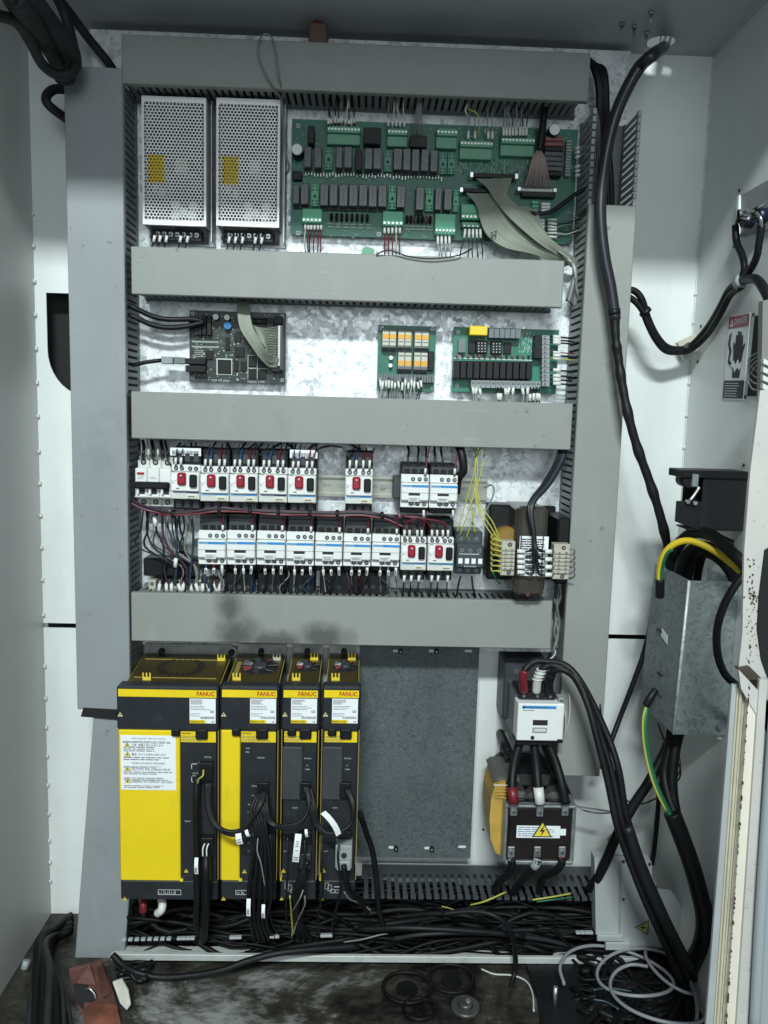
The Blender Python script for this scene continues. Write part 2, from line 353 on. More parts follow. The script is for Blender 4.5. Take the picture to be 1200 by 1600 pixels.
def triangle_sign(cx, cz, s, y, parent, bolt=True, rot=0., face=None):
    h = s*.87
    def tri(k, yy):
        P = [(-s/2*k, -h/3*k), (s/2*k, -h/3*k), (0, h*2/3*k)]; c, q = math.cos(rot), math.sin(rot)
        return [(cx+a*c-b*q, yy, cz+a*q+b*c) for a, b in P]
    t = part('warning_triangle', MB().slab(tri(1, y), (0, .0006, 0)), INK, parent)
    part('yellow_field', MB().slab(tri(.8, y-.0004), (0, .0004, 0)), face or YELP, t)
    if bolt:
        P = [(.10, .50), (-.17, .05), (.0, .08), (-.10, -.24), (.18, .18), (.02, .16)]; c, q = math.cos(rot), math.sin(rot)
        part('flash_mark', MB().slab([(cx+(a*c-(b-.05)*q)*s*.85, y-.0006, cz+(a*q+(b-.05)*c)*s*.85) for a, b in P], (0, .0002, 0)), INK, t)
    else:
        part('flash_mark', MB().box(cx-s*.1, cx+s*.1, y-.0006, y-.0004, cz-h*.1, cz+h*.2), INK, t)
    return t
def cable(name, label, cat, pts, r, m, group=None, n=8, sub=6, world=False):
    P = pts if world else [W(*p) for p in pts]
    return solo(name, MB().tube(P, r, n, True, sub), m, label, cat, group, org=P[0])
def sleeve(pa, pb, r, parent, m=None):
    return part('marker_sleeve', MB().tube([Vector(pa), Vector(pb)], r, 6, True, 1), m or SLEEVE, parent)
def wire(pts, r, m, label, group, marks=(), name='control_wire', cat='wire'):
    """thin wire through pixel points; marks = (index pairs) of points between which a marker sleeve sits"""
    P = [W(*p) for p in pts]; o = solo(name, MB().tube(P, r, 5, True, 4), m, label, cat, group, org=P[0])
    for a, b in marks: sleeve(P[a], P[b], r*2.1, o)
    return o
# ================================================================== the setting
XL = W(66, 900, -.03).x; XR = W(1090, 420, -.03).x
ZC = W(800, 76, -.03).z; DF = .52
ZS = W(1000, 992, -.03).z; ZS2 = W(1000, 999, -.03).z       # gap between the two rear sheets
xm = W(135, 540, -.03).x
n1 = W(74, 540, -.03).x; zt = W(95, 458, -.03).z; zb = W(95, 618, -.03).z
arc = [(n1, zt-.09)] + [(n1+(xm-n1)*(1-math.cos(a)), zt-.09-(zt-.09-zb+.0)*math.sin(a)) for a in [math.radians(10*k) for k in range(1, 10)]]
notch = [(xm, zt), (n1, zt)] + arc
struct('back_wall', MB().prism([(XL, ZS), (xm, ZS)] + list(reversed([(x, z) for x, z in notch])) + [(xm, ZC), (XL, ZC)], .03, .032), WALL)
struct('back_wall', MB().box(xm, XR, .03, .032, ZS, ZC), WALL)
struct('back_wall', MB().box(XL, XR, .03, .032, 0.0, ZS2), WALL)
struct('rear_dark_sheet', MB().box(XL-.01, XR+.01, .075, .08, -.02, ZC+.02), DARK)  # near-black sheet: darkness behind the gap and notch comes from its colour
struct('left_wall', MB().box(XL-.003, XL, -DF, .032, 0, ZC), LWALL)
struct('right_wall', MB().box(XR, XR+.003, -DF, .032, 0, ZC), WALL)
hx = W(1028, 66, .16)
hc = WZ(1032, 66, ZC)
ring = [(hc.x+.021*math.cos(a), hc.y+.021*math.sin(a)) for a in [2*math.pi*k/24 for k in range(24)]]
cmb = MB(); o4 = [(XL, -DF), (XR, -DF), (XR, .032), (XL, .032)]
# ceiling sheet with a cable hole
per = []
for k in range(24):
    a = 2*math.pi*k/24; ca, sa = math.cos(a), math.sin(a)
    t = min([(q-hc.x)/ca for q in (XL, XR) if ca and (q-hc.x)/ca > 0] + [(q-hc.y)/sa for q in (-DF, .032) if abs(sa) > 1e-9 and (q-hc.y)/sa > 0])
    per.append((hc.x+ca*t, hc.y+sa*t))
cmb.add([(x, y, ZC) for x, y in ring] + [(x, y, ZC) for x, y in per], [(i, (i+1) % 24, 24+(i+1) % 24, 24+i) for i in range(24)])
for cx, cy in o4:   # close the corners
    j = min(range(24), key=lambda i: (per[i][0]+per[(i+1) % 24][0]-2*cx)**2+(per[i][1]+per[(i+1) % 24][1]-2*cy)**2)
    # find the pair of neighbours lying on two different sides round this corner
    for i in range(24):
        a, b = per[i], per[(i+1) % 24]
        if (abs(a[0]-cx) < 1e-6 and abs(b[1]-cy) < 1e-6 and abs(b[0]-cx) > 1e-6 and abs(a[1]-cy) > 1e-6) or (abs(b[0]-cx) < 1e-6 and abs(a[1]-cy) < 1e-6 and abs(a[0]-cx) > 1e-6 and abs(b[1]-cy) > 1e-6):
            cmb.add([(a[0], a[1], ZC), (b[0], b[1], ZC), (cx, cy, ZC)], [(0, 1, 2)])
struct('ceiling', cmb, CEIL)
# floor: oily scratched steel
def floor_mat():
    m = bpy.data.materials.new('oily_scratched_floor'); m.use_nodes = True; nt = m.node_tree; N = nt.nodes; L = nt.links; b = N['Principled BSDF']
    g = N.new('ShaderNodeNewGeometry')
    n = N.new('ShaderNodeTexNoise'); n.inputs['Scale'].default_value = 7; n.inputs['Detail'].default_value = 9; n.inputs['Roughness'].default_value = .68; n.inputs['Distortion'].default_value = 1.2; L.new(g.outputs['Position'], n.inputs['Vector'])
    s1 = N.new('ShaderNodeTexNoise'); s1.inputs['Scale'].default_value = 30; s1.inputs['Detail'].default_value = 9; s1.inputs['Roughness'].default_value = .75; mp = N.new('ShaderNodeMapping'); mp.inputs['Scale'].default_value = (1, 2.6, 1); mp.inputs['Rotation'].default_value = (0, 0, .7); L.new(g.outputs['Position'], mp.inputs[0]); L.new(mp.outputs[0], s1.inputs['Vector'])
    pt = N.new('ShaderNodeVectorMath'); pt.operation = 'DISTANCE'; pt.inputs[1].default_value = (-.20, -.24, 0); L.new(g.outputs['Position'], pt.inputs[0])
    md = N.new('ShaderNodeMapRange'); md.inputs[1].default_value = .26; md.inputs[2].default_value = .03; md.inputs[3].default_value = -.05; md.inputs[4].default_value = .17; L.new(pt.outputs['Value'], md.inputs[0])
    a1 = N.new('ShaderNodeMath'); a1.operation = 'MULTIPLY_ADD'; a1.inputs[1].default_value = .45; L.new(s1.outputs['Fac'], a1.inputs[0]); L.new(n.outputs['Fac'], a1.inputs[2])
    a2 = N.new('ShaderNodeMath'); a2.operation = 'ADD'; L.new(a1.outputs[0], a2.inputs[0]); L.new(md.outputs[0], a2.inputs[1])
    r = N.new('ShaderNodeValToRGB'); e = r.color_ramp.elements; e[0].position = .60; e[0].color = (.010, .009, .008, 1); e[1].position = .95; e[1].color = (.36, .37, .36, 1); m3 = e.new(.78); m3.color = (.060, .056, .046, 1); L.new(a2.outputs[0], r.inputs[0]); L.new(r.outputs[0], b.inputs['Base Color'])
    b.inputs['Metallic'].default_value = .3; b.inputs['Roughness'].default_value = .42
    v = N.new('ShaderNodeTexNoise'); v.inputs['Scale'].default_value = 60; v.inputs['Detail'].default_value = 6; L.new(g.outputs['Position'], v.inputs['Vector'])
    bp = N.new('ShaderNodeBump'); bp.inputs['Strength'].default_value = .6; bp.inputs['Distance'].default_value = .003; L.new(v.outputs['Fac'], bp.inputs['Height']); L.new(bp.outputs[0], b.inputs['Normal'])
    return m
struct('floor', MB().box(XL, XR, -DF, .032, -.004, 0), floor_mat())
wt = MB()
for py in (335, 385, 440, 492, 545, 598, 650, 705, 755, 805, 855, 905, 960, 1040, 1090, 1135, 1180, 1225, 1270, 1312, 1345, 1375):
    z = W(66, py, -.03).z; wt.box(XL, XL+.0035, .024, .0295, z-.003, z+.003, .001)
struct('weld_seam', wt, WALL)
wt = MB()
for py in (150, 165, 200, 250, 262, 300, 345, 398, 460, 505, 560, 600, 650, 700):
    z = W(1090, py, -.03).z; wt.box(XR-.003, XR, .0245, .0295, z-.0025, z+.0025, .001)
pts = [(XR-.0008, .0285, ZC-.002-.02*k+random.uniform(-.004, .004)) for k in range(34)]
wt.tube(pts, .0012, 5, True, 2)
struct('weld_seam', wt, WALL)

# ------------------------------------------------------------------ mounting plate
px0, px1, pz0, pz1 = W(150, 600, 0).x, W(972, 110, 0).x, W(500, 1012, 0).z, W(500, 60, 0).z
px1 = W(972, 300, 0).x
T = thing('mounting_plate', 'large spangled galvanised mounting plate behind the upper wiring ducts', 'mounting plate', (px0, 0, pz0))
part('plate', MB().box(px0, px1, 0, .025, pz0, pz1), GALV, T)
for a, b in ((946, 150), (738, 817), (960, 190)):
    p = W(a, b, 0); screw(p.x, -.0002, p.z, .003, T, INK, 'hole', False)
a0, a1, b0, b1 = R(556, 1010, 742, 1340, .006)
T = thing('equipment_plate', 'dull dark galvanised plate with slotted holes right of the yellow drives', 'plate', (a0, 0, b0))
part('plate', MB().box(a0, a1, -.006, .0295, b0, b1), GALVD, T)
SM = mat('slot_hole_light', (.62,.68,.70), .5)
for q in ((620,1017,1),(676,1017,1),(732,1017,0),(613,1324,1),(669,1325,1),(722,1323,0)):
    p = W(q[0], q[1], .006); b = MB(); r = .0022; L_ = .005
    b.prism([(p.x-L_, p.z-r), (p.x+L_, p.z-r), (p.x+L_+r, p.z), (p.x+L_, p.z+r), (p.x-L_, p.z+r), (p.x-L_-r, p.z)], -.0064, -.006)
    part('slotted_hole', b, SM, T)
    if q[2]:
        s = part('bolt', MB().cyl((p.x+.006, -.012, p.z), .0042, .006, n=12), BLK, T); part('bolt_socket', MB().cyl((p.x+.006, -.0122, p.z), .002, .0004, n=6), MET2, s)

# ------------------------------------------------------------------ wiring ducts
def fingers(T, axis, a0, a1, fixed, d0, d1, pitch=.0105, w=.0062, th=.0016, m=None, head=False):
    m = m or FING; b = MB()
    if axis == 'x':
        b.box(-w/2, w/2, -d1, -d0, -th/2, th/2)
        if head: b.box(-w*.62, w*.62, -d1-.001, -d1+.006, -th*1.6, th*1.6)
    else:
        b.box(-th/2, th/2, -d1, -d0, -w/2, w/2)
        if head: b.box(-th*1.6, th*1.6, -d1-.001, -d1+.006, -w*.62, w*.62)
    me = b.mesh('finger', m, (0, 0, 0)); n = int(abs(a1-a0)/pitch)
    for i in range(n):
        q = min(a0, a1)+pitch*(i+.5)
        inst('finger', me, (q, 0, fixed) if axis == 'x' else (fixed, 0, q), T)
def hduct(label, px, D=.078, lidm=DUCT, side='low', end=0.):
    x0, x1, z0, z1 = R(*px, D+.003)
    T = thing('wiring_duct', label, 'wiring duct', (x0, 0, z0), 'grey slotted wiring ducts')
    lid = MB().box(x0, x1, -D-.003, -D, z0-.001, z1+.001, .0012); lid.box(x0, x1, -D, -D+.008, z1-.0005, z1+.001); lid.box(x0, x1, -D, -D+.008, z0-.001, z0+.0005)
    part('lid', lid, lidm, T)
    part('base', MB().box(x0, x1, -.003, -.0005, z0, z1), FING, T)
    zf, zo = (z0+.003, z1-.003) if side == 'low' else (z1-.003, z0+.003)
    part('base_strip', MB().box(x0, x1, -.011, -.003, zf-.0008, zf+.0008), FING, T)
    fingers(T, 'x', x0+.002, x1-.002, zf, .011, D)
    part('side_wall', MB().box(x0, x1, -D, -.003, zo-.0008, zo+.0008), FING, T)
    return T, (x0, x1, z0, z1)
stain = mat('sooty_duct_plastic', (.258,.272,.255), .5, 0, .06, 9, .05, 60)
overlay(stain, 'noise', (.36,.375,.365), .35, 14, .55, .75, (1, 1, .35)); overlay(stain, 'speck', (.04,.04,.04), .8, 26, -.035, -.02)
_s = [W(370, 992, .08), W(505, 996, .08), W(430, 1004, .08), W(360, 950, .08)]
overlay(stain, 'noise', (.05,.05,.046), .8, 24, .62, 1.12, (1, 1, .6), [(_s[0].x, _s[0].z, .06, .05), (_s[1].x, _s[1].z, .07, .035), (_s[2].x, _s[2].z, .09, .03), (_s[3].x, _s[3].z, .035, .05)])
hduct('long grey duct lid across the top under the ceiling', (190, 69, 922, 143))
hduct('grey duct with thin black wire on it, between power supplies and dark circuit board', (205, 397, 881, 469))
D2, d2r = hduct('grey duct above the row of red-button breakers', (205, 622, 894, 693))
D3, d3r = hduct('soot-stained grey duct directly above the yellow drives', (205, 934, 862, 1007), side='high', lidm=stain)

def vduct(label, pxl, pyt, pyb, D, lidm, inner, ztop_open=None, tilt=0., grp='grey slotted wiring ducts'):
    xa, xb = pxl; ym = (pyt+pyb)/2; x0, x1 = W(xa, ym, D+.003).x, W(xb, ym, D+.003).x; z1, z0 = W((xa+xb)/2, pyt, D).z, W((xa+xb)/2, pyb, D).z
    T = thing('wiring_duct', label, 'wiring duct', ((x0+x1)/2, 0, z0), grp)
    part('lid', MB().box(x0, x1, -D-.003, -D, z0, z1, .0012).box(x0, x0+.0015, -D, -D+.008, z0, z1).box(x1-.0015, x1, -D, -D+.008, z0, z1), lidm, T)
    zt = ztop_open or z1
    part('base', MB().box(x0+.002, x1-.002, -.003, -.0005, z0, zt), FING, T)
    for s in inner:
        xf = x1-.003 if s == 'r' else x0+.003
        part('base_strip', MB().box(xf-.0008, xf+.0008, -.011, -.003, z0, zt), FING, T)
        fingers(T, 'z', z0+.002, zt-.002, xf, .011, D)
    if tilt: T.rotation_euler = (0, tilt, 0)
    return T, (x0, x1, z0, z1)
L1, l1r = vduct('tall blue-grey smudged duct lid on the left beside the power supplies', (110, 197), 106, 1108, .081, DUCTB, 'r')
L2, l2r = vduct('lower leaning blue-grey duct lid at left behind the yellow drive', (112, 190), 1118, 1503, .081, DUCTB, 'r', tilt=0.0)
L2.rotation_euler = (0, math.radians(5.2), 0)
zt = W(930, 165, .08).z
R1, r1r = vduct('tall grey duct on the right, open at its top with black cables inside', (895, 966), 320, 1212, .083, DUCT, '', ztop_open=zt)
x0, x1, z0, z1 = r1r
for xf in (x0+.002, x1-.002):
    part('base_strip', MB().box(xf-.0008, xf+.0008, -.011, -.003, z0, zt), FING, R1)
LF = mat('pale_duct_finger', (.36,.39,.40), .45, 0, .1, 30)
fingers(R1, 'z', z1, zt-.002, x0+.002, .011, .080, head=True, m=LF)
fingers(R1, 'z', z1, zt-.002, x1-.002, .011, .080, head=True, m=LF)
fingers(R1, 'z', W(885, 850, .04).z, z1, x0+.002, .011, .080, m=LF)
# open lower duct with bare fingers
a0, a1 = W(566, 1356, .003).x, W(930, 1356, .003).x; zz = W(745, 1357, .003).z
B1 = thing('wiring_duct', 'open black-gapped finger duct without lid under the dark plate and reactor', 'wiring duct', (a0, 0, zz), 'grey slotted wiring ducts')
part('base', MB().box(a0, a1, .004, .008, zz-.06, zz), FING, B1)
part('side_wall', MB().box(a0, a1, -.02, .004, zz-.0008, zz+.0008), mat('dark_duct', (.05,.056,.06), .5), B1)
fingers(B1, 'x', a0, a1, zz, .02, .088, m=mat('lower_duct_finger', (.05,.056,.062), .5), head=True, pitch=.0128, w=.0068)


# near-black strip painted in for the shaded gap between the left duct's lids
a0, a1, b0, b1 = R(127, 1106, 183, 1121, .0845)
solo('lid_gap_shade', MB().prism([(a0, b0+.002), (a0+.004, b1), (a1, b1-.002), (a1, b0-.002)], -.0875, -.0845), DARK, 'dark strip standing in for the shaded gap between the two left duct lids', 'tape')

# ------------------------------------------------------------------ DIN rails
def rail(px, label):
    x0, x1, z0, z1 = R(*px, .010); zc = (z0+z1)/2; h = .0175
    RM = mat('zinc_rail', (.40,.41,.36), .38, .55, .15, 25)
    T = thing('mounting_rail', label, 'rail', (x0, 0, zc), 'steel mounting rails')
    part('rail_web', MB().box(x0, x1, -.0045, -.003, zc-.013, zc+.013), RM, T)
    for s in (-1, 1):
        part('rail_lip', MB().box(x0, x1, -.010, -.003, zc+s*.013-.0006, zc+s*.013+.0006).box(x0, x1, -.0105, -.0092, zc+s*.0130, zc+s*h), RM, T)
    q = x0+.012
    while q < x1-.012:
        b = MB(); r = .003; b.prism([(q-.0055, zc-r), (q+.0055, zc-r), (q+.0085, zc), (q+.0055, zc+r), (q-.0055, zc+r), (q-.0085, zc)], -.0048, -.0045)
        part('rail_slot', b, LGREY, T); q += .025
    return T
rail((207, 741, 762, 775), 'upper steel rail with oblong slots carrying the red-button breakers')
rail((300, 846, 757, 880), 'lower steel rail hidden behind the row of seven contactors')
# ================================================================== power supplies
def psu(label, px, flange, seed):
    D = .045; x0, x1, z0, z1 = R(*px, D); rnd = random.Random(seed)
    T = thing('power_supply', label, 'power supply', (x0, 0, z0-.02), 'power supplies with perforated covers')
    w = x1-x0; h = z1-z0; n = 17; pitch = (w-.006)/(n+.5); r = pitch*.405; rowh = pitch*.866
    cov = MB(); stk = MB(); m = int((h-.016)/rowh); ox = x0+.003; oz = z0+.008
    yl = R(px[0]+11, px[1]+90, px[0]+34, px[1]+135, D); yl2 = R(px[0]+50, px[1]+95, px[0]+68, px[1]+118, D)
    def cell(mb, cx, cz, y, hexa):
        vs = []
        for k in range(6):
            a = math.radians(60*k+30); vs.append((cx+pitch*.5774*math.cos(a), y, cz+pitch*.5774*math.sin(a)))
        for k in range(6):
            a = math.radians(60*k+30); vs.append((cx+r*math.cos(a), y, cz+r*math.sin(a)))
        for k in range(6):
            a = math.radians(60*k+30); vs.append((cx+r*math.cos(a), y+.001, cz+r*math.sin(a)))
        mb.add(vs, [(k, (k+1) % 6, 6+(k+1) % 6, 6+k) for k in range(6)] + [(6+k, 6+(k+1) % 6, 12+(k+1) % 6, 12+k) for k in range(6)])
    for j in range(m):
        for i in range(n):
            cx = ox+pitch*(i+.5+(.5 if j % 2 else 0)); cz = oz+rowh*(j+.5)
            cell(cov, cx, cz, -D, True)
            if yl[0] < cx < yl[1] and yl[2] < cz < yl[3]: cell(stk, cx, cz, -D-.0004, True)
    zt = oz+rowh*m
    cov.box(x0, x1, -D, -D+.001, zt-.0008, z1).box(x0, x1, -D, -D+.001, z0, oz+.0008)
    cov.box(x0, ox+pitch*.15, -D, -D+.001, oz+.0008, zt-.0008).box(x1-.003-pitch*.12, x1, -D, -D+.001, oz+.0008, zt-.0008)
    cov.box(x0, x0+.001, -D+.001, -.004, z0, z1).box(x1-.001, x1, -D+.001, -.004, z0, z1).box(x0+.001, x1-.001, -D+.001, -.006, z1-.001, z1)
    part('perforated_cover', cov, COVER, T)
    part('warning_sticker', stk, YEL, T)
    part('chassis', MB().box(x0-.001, x1+.007, -.004, -.001, z0-.022, z1).box(x1+.0055, x1+.007, -.036, -.004, z0-.020, z1-.001).box(x0+.004, x1-.004, -.032, -.030, z0+.001, z0+.003), MET2, T)
    part('circuit_board', MB().box(x0+.003, x1-.003, -.010, -.008, z0-.018, z1-.004), PCBD, T)
    for k in range(9):                           # things seen through the holes
        a, b = x0+w*rnd.uniform(.08, .75), z0+h*rnd.uniform(.1, .85)
        part('inner_component', MB().box(a, a+w*rnd.uniform(.1, .22), -rnd.uniform(.02, .034), -.010, b, b+h*rnd.uniform(.05, .12), .001), rnd.choice([BLK, DGREY, PCBD, BLK]), T)
    part('transformer_winding', MB().box(yl[0], yl[1], -.041, -.010, yl[2], yl[3], .002), GTAPE, T)
    part('inner_label', MB().box(yl2[0], yl2[1], -.039, -.010, yl2[2], yl2[3], .002), CREAM, T)
    for a, b in ((.50, .17), (.78, .17), (.62, .115), (.50, .085), (.76, .09), (.2, .29), (.28, .27)):
        part('capacitor', MB().cyl((x0+w*a, -.040, z0+h*b), .006, .03), PAPER if b < .2 else CLEARP, T)
    # screw terminals
    tb = part('terminal_strip', MB().box(x0+.008, x1-.010, -.022, -.010, z0-.018, z0-.002, .001), BLK, T)
    for k in range(7):
        cx = x0+.017+(w-.036)*k/6
        screw(cx, -.0222, z0-.009, .0038, tb, METAL); part('divider', MB().box(cx+.0062, cx+.0072, -.027, -.022, z0-.017, z0-.003), BLK, tb)
    screw(x0+.003, -.0045, z0-.010, .003, T, BLK)
    return T, (x0, x1, z0, z1)
psu('silver perforated power supply at top left, leftmost of the pair', (222, 151, 322, 352), True, 3)
psu('silver perforated power supply between its twin and the big green board', (338, 154, 437, 354), True, 5)
SW = []
for xs, c0 in (((243, 252, 262, 284, 295), 0), ((360, 370, 381, 401, 411), 1)):
    for i, x in enumerate(xs):
        y = 361+i*.3+c0*2
        wire([(x, y, .025), (x-1, y+7, .034), (x-3, y+17, .034), (x-5, y+24, .030), (x-6+random.uniform(-3, 3), 398, .02)], .0011, WBLK,
             'short black wire with white marker below the %s power supply' % ('left' if not c0 else 'right'), 'wires below the %s power supply' % ('left' if not c0 else 'right'), marks=((1, 2),))

# ================================================================== big green control board
DB = .016
def lrelay(T, px, m=None, D=.036, name='relay', base=True):
    x0, x1, z0, z1 = R(*px, D); 
    o = part(name, MB().box(x0, x1, -D, -DB-.006, z0, z1, .0008), m or RELAY, T)
    if base: part('relay_base', MB().box(x0-.0002, x1+.0002, -DB-.006, -DB, z0-.0035, z1+.0002), BLK, o)
    if m is None or m is RELAY:
        part('print_line', MB().box((x0+x1)/2-.0005, (x0+x1)/2+.0005, -D-.0002, -D, z0+(z1-z0)*.2, z0+(z1-z0)*.85), INKG, o)
    return o
def socket(T, px, m=None):
    x0, x1, z0, z1 = R(*px, .026); w = x1-x0; h = z1-z0
    o = part('relay_socket', MB().box(x0, x1, -.026, -DB, z0, z1, .0006), m or SOCK, T)
    b = MB(); up = random.random() < 2
    for u, v in ((.25, .9), (.75, .9), (.25, .74), (.75, .74), (.25, .24), (.75, .24), (.25, .1), (.75, .1)):
        b.box(x0+w*(u-.1), x0+w*(u+.1), -.0264, -.026, z0+h*(v-.035), z0+h*(v+.035))
    b.cyl((x0+w*.5, -.0265, z0+h*.45), w*.2, .0005, n=8); part('contact_hole', b, INK, o); return o
def plug(T, px, n, down=False, m=None, D=.034, frac=.40):
    """pluggable terminal with a row of light screws"""
    x0, x1, z0, z1 = R(*px, D); h = z1-z0; m = m or PLUG
    if not down: za, zb_, zc_ = z1-h*frac, z1, z0
    else: za, zb_, zc_ = z0, z0+h*frac, z1
    o = part('terminal_plug', MB().box(x0, x1, -D+.006, -DB, min(za, zc_), max(za, zc_), .0008), m, T) if not down else part('terminal_plug', MB().box(x0, x1, -D+.004, -DB, zb_, z1, .0008), m, T)
    part('plug_body', MB().box(x0, x1, -D, -DB-.002, za, zb_, .0008), m, o)
    for i in range(n):
        cx = x0+(x1-x0)*(i+.5)/n; r = min((x1-x0)/n*.34, h*.13)
        screw(cx, -D-.0002, (za+zb_)/2-(h*.02), r, o, SOLDER, slot=False)
        part('wire_entry', MB().box(cx-r*.6, cx+r*.6, -D-.0003, -D, (zb_ if not down else za)-h*.07*(1 if not down else -1)-r*.3, (zb_ if not down else za)-h*.07*(1 if not down else -1)+r*.3), INK, o)
    return o, (x0, x1, z0, z1)
x0, x1, z0, z1 = R(455, 194, 899, 374, DB)
G = thing('control_board', 'large green relay control board with ribbon cables right of the power supplies', 'circuit board', (x0, 0, z0))
part('board', MB().box(x0, x1, -DB, -DB+.0018, z0, z1), PCB, G)
part('bare_board_patch', MB().box(x0+.001, W(508, 300, DB).x, -DB-.0004, -DB, z0+.001, W(480, 276, DB).z), PCBL, G)
for a, b in ((466, 197), (466, 364), (592, 366), (700, 214), (893, 366), (760, 205)):
    p = W(a, b, DB); screw(p.x, -DB, p.z, .0034, G, MET2, 'mounting_screw')
    part('standoff', MB().cyl((p.x, -DB+.0018, p.z), .003, DB-.0018, n=8), METAL, G)
for q in ((475,229,486.5,261),(491,229,502.5,262),(525,229,535,262),(538,229,550,262),(570,231,582,264),(583.5,231,596,264),(615,232,628,265),(630,232,641.5,266),(643.5,233,655,267),(658,233,670,267),(672.5,234,684,268),
          (457.5,288,467.5,318),(470,286,482,319),(500,287,513,321),(515,287,527.5,321),(530,288,543.5,322),(545.5,288,559,322),(561,288,574,322),(576,289,589,323),(591,289,604,323),(620,290,633,324),(650,292,662.5,328),(680,293,690,328),(694,294,706,328)):
    lrelay(G, q)
for q in ((507,230,520,265),(600,235,612,268),(686,238,698.5,272),(699.5,238,711.5,272)): socket(G, q)
for q in ((486,288,498,322),(607,290,619,327),(665,294,677,330),(678,294,679,330)):
    if q[2]-q[0] > 2: socket(G, q, PLUGB)
socket(G, (708, 296, 717, 331), PLUGB)
for q in ((481,196,491,224),(555,233,566,266),(568,199,595,225),(640,212,667,230)): part('transformer_block', MB().box(*(lambda r: (r[0], r[1], -.040, -DB, r[2], r[3]))(R(*q, .040)), .001), BLK, G)
part('power_module', MB().box(*(lambda r: (r[0], r[1], -.027, -DB, r[2], r[3]))(R(457,267,472,281,.027)), .001), BLK, G)
for a, b in ((464, 233), (867, 202)):
    p = W(a, b, .045); c = part('capacitor', MB().cyl((p.x, -.043, p.z), .0088, .043-DB, n=18), BLK, G); part('capacitor_top', MB().cyl((p.x, -.0445, p.z), .0078, .0015, n=18), WHT, c)
for k, x in enumerate(list(range(518, 580, 8))+list(range(636, 676, 6))):
    p = W(x, 339+(x-518)*.03, .022); part('varistor', MB().box(p.x-.0022, p.x+.0022, -.026, -DB, p.z-.0055, p.z+.0055, .0016), RELBR if k > 7 and k % 3 == 1 else BLK, G)
b = MB()
for k in range(46):       # silver solder legs and small print between the relay rows
    x = 478+k*4.7; y = 273+(x-478)*.03+random.uniform(-2, 2); p = W(x, y, DB); b.box(p.x-.0009, p.x+.0009, -DB-.005, -DB, p.z-.004*random.uniform(.5, 1), p.z+.003, .0004)
part('component_legs', b, SOLDER, G)['kind'] = 'stuff'
b = MB()
for x in list(range(516, 585, 12))+list(range(636, 676, 9)):
    for y in (350, 355):
        p = W(x, y+(x-516)*.03, DB); b.box(p.x-.004, p.x+.004, -DB-.002, -DB, p.z-.0008, p.z+.0008)
for k in range(150):
    x, y = random.uniform(715, 885), random.uniform(250, 272); x = 716+int((x-716)/4)*4
    p = W(x, y, DB); b.box(p.x-.0004, p.x+.0004, -DB-.0003, -DB, p.z-.003, p.z+.003)
part('resistors', b, mat('pale_component', (.35,.42,.38), .5), G)['kind'] = 'stuff'
b = MB()
for k in range(60):
    x, y = random.uniform(460, 890), random.choice([202, 214, 226, 282, 333, 344, 360, 368, 304, 246])+random.uniform(-3, 3); p = W(x, y, DB)
    b.add([(p.x, -DB-.0003, p.z), (p.x+random.uniform(.002, .008), -DB-.0003, p.z), (p.x+.005, -DB-.0003, p.z+.0007), (p.x, -DB-.0003, p.z+.0007)], [(0, 1, 2, 3)])
part('board_print', b, INKW, G)
b = MB()
for k in range(420):
    x, y = random.uniform(458, 896), random.choice([random.uniform(228, 285), random.uniform(325, 372), random.uniform(200, 228), random.uniform(195, 372)]); p = W(x, y, DB); s = random.uniform(.0005, .0018); t = random.uniform(.0004, .0012)
    b.box(p.x-s, p.x+s, -DB-.0009, -DB, p.z-t, p.z+t)
part('small_components', b, mat('solder_and_pads', (.16,.27,.23), .45), G)['kind'] = 'stuff'
b = MB()
for k in range(40):
    x, y = random.uniform(715, 890), random.uniform(205, 330); p = W(x, y, DB); l = random.uniform(.004, .02)
    if k % 2: b.box(p.x, p.x+l, -DB-.0002, -DB, p.z, p.z+.0006)
    else: b.box(p.x, p.x+.0006, -DB-.0002, -DB, p.z, p.z+l)
part('board_tracks', b, PCBL, G)['kind'] = 'stuff'
text('CCM-1', W(722, 288, DB).x, -DB-.0004, W(722, 291, DB).z, .0035, G, INKW)
plug(G, (511, 196, 563, 224), 10, m=PLUG); plug(G, (605, 200, 637, 227), 6); plug(G, (682, 200, 715, 230), 6); plug(G, (719, 218, 770, 247), 10); plug(G, (783, 213, 836, 242), 10)
plug(G, (472, 325, 503, 348), 5, True, PLUGB); plug(G, (598, 329, 630, 353), 5, True, PLUGB); plug(G, (680, 333, 712, 366), 6, True, PLUGB); plug(G, (721, 318, 752, 343), 5, True, PLUGB)
plug(G, (722, 346, 756, 355), 5, True, PLUG)
def stack(px, m, n, name, D=.03):
    x0, x1, z0, z1 = R(*px, D)
    for i in range(n): part(name, MB().box(x0, x1, -D, -DB, z0+(z1-z0)*i/n+.0004, z0+(z1-z0)*(i+1)/n-.0004, .0007), m[i % len(m)] if isinstance(m, list) else m, G)
stack((851, 213, 880, 275), [BLK, RELAY, RELAY, RELAY, RELAY, BLK, RELBR, RELBR], 8, 'relay', .034)
stack((884, 218, 893, 275), LGREY, 12, 'terminal_pole', .028)
stack((831, 313, 841, 331), PLUGB, 3, 'terminal_pole', .026); stack((829, 341, 842, 372), PLUGB, 5, 'terminal_pole', .03); stack((843, 341, 851, 372), PAPER, 6, 'terminal_pole', .032); stack((846, 316, 860, 331), PAPER, 3, 'terminal_pole', .028)
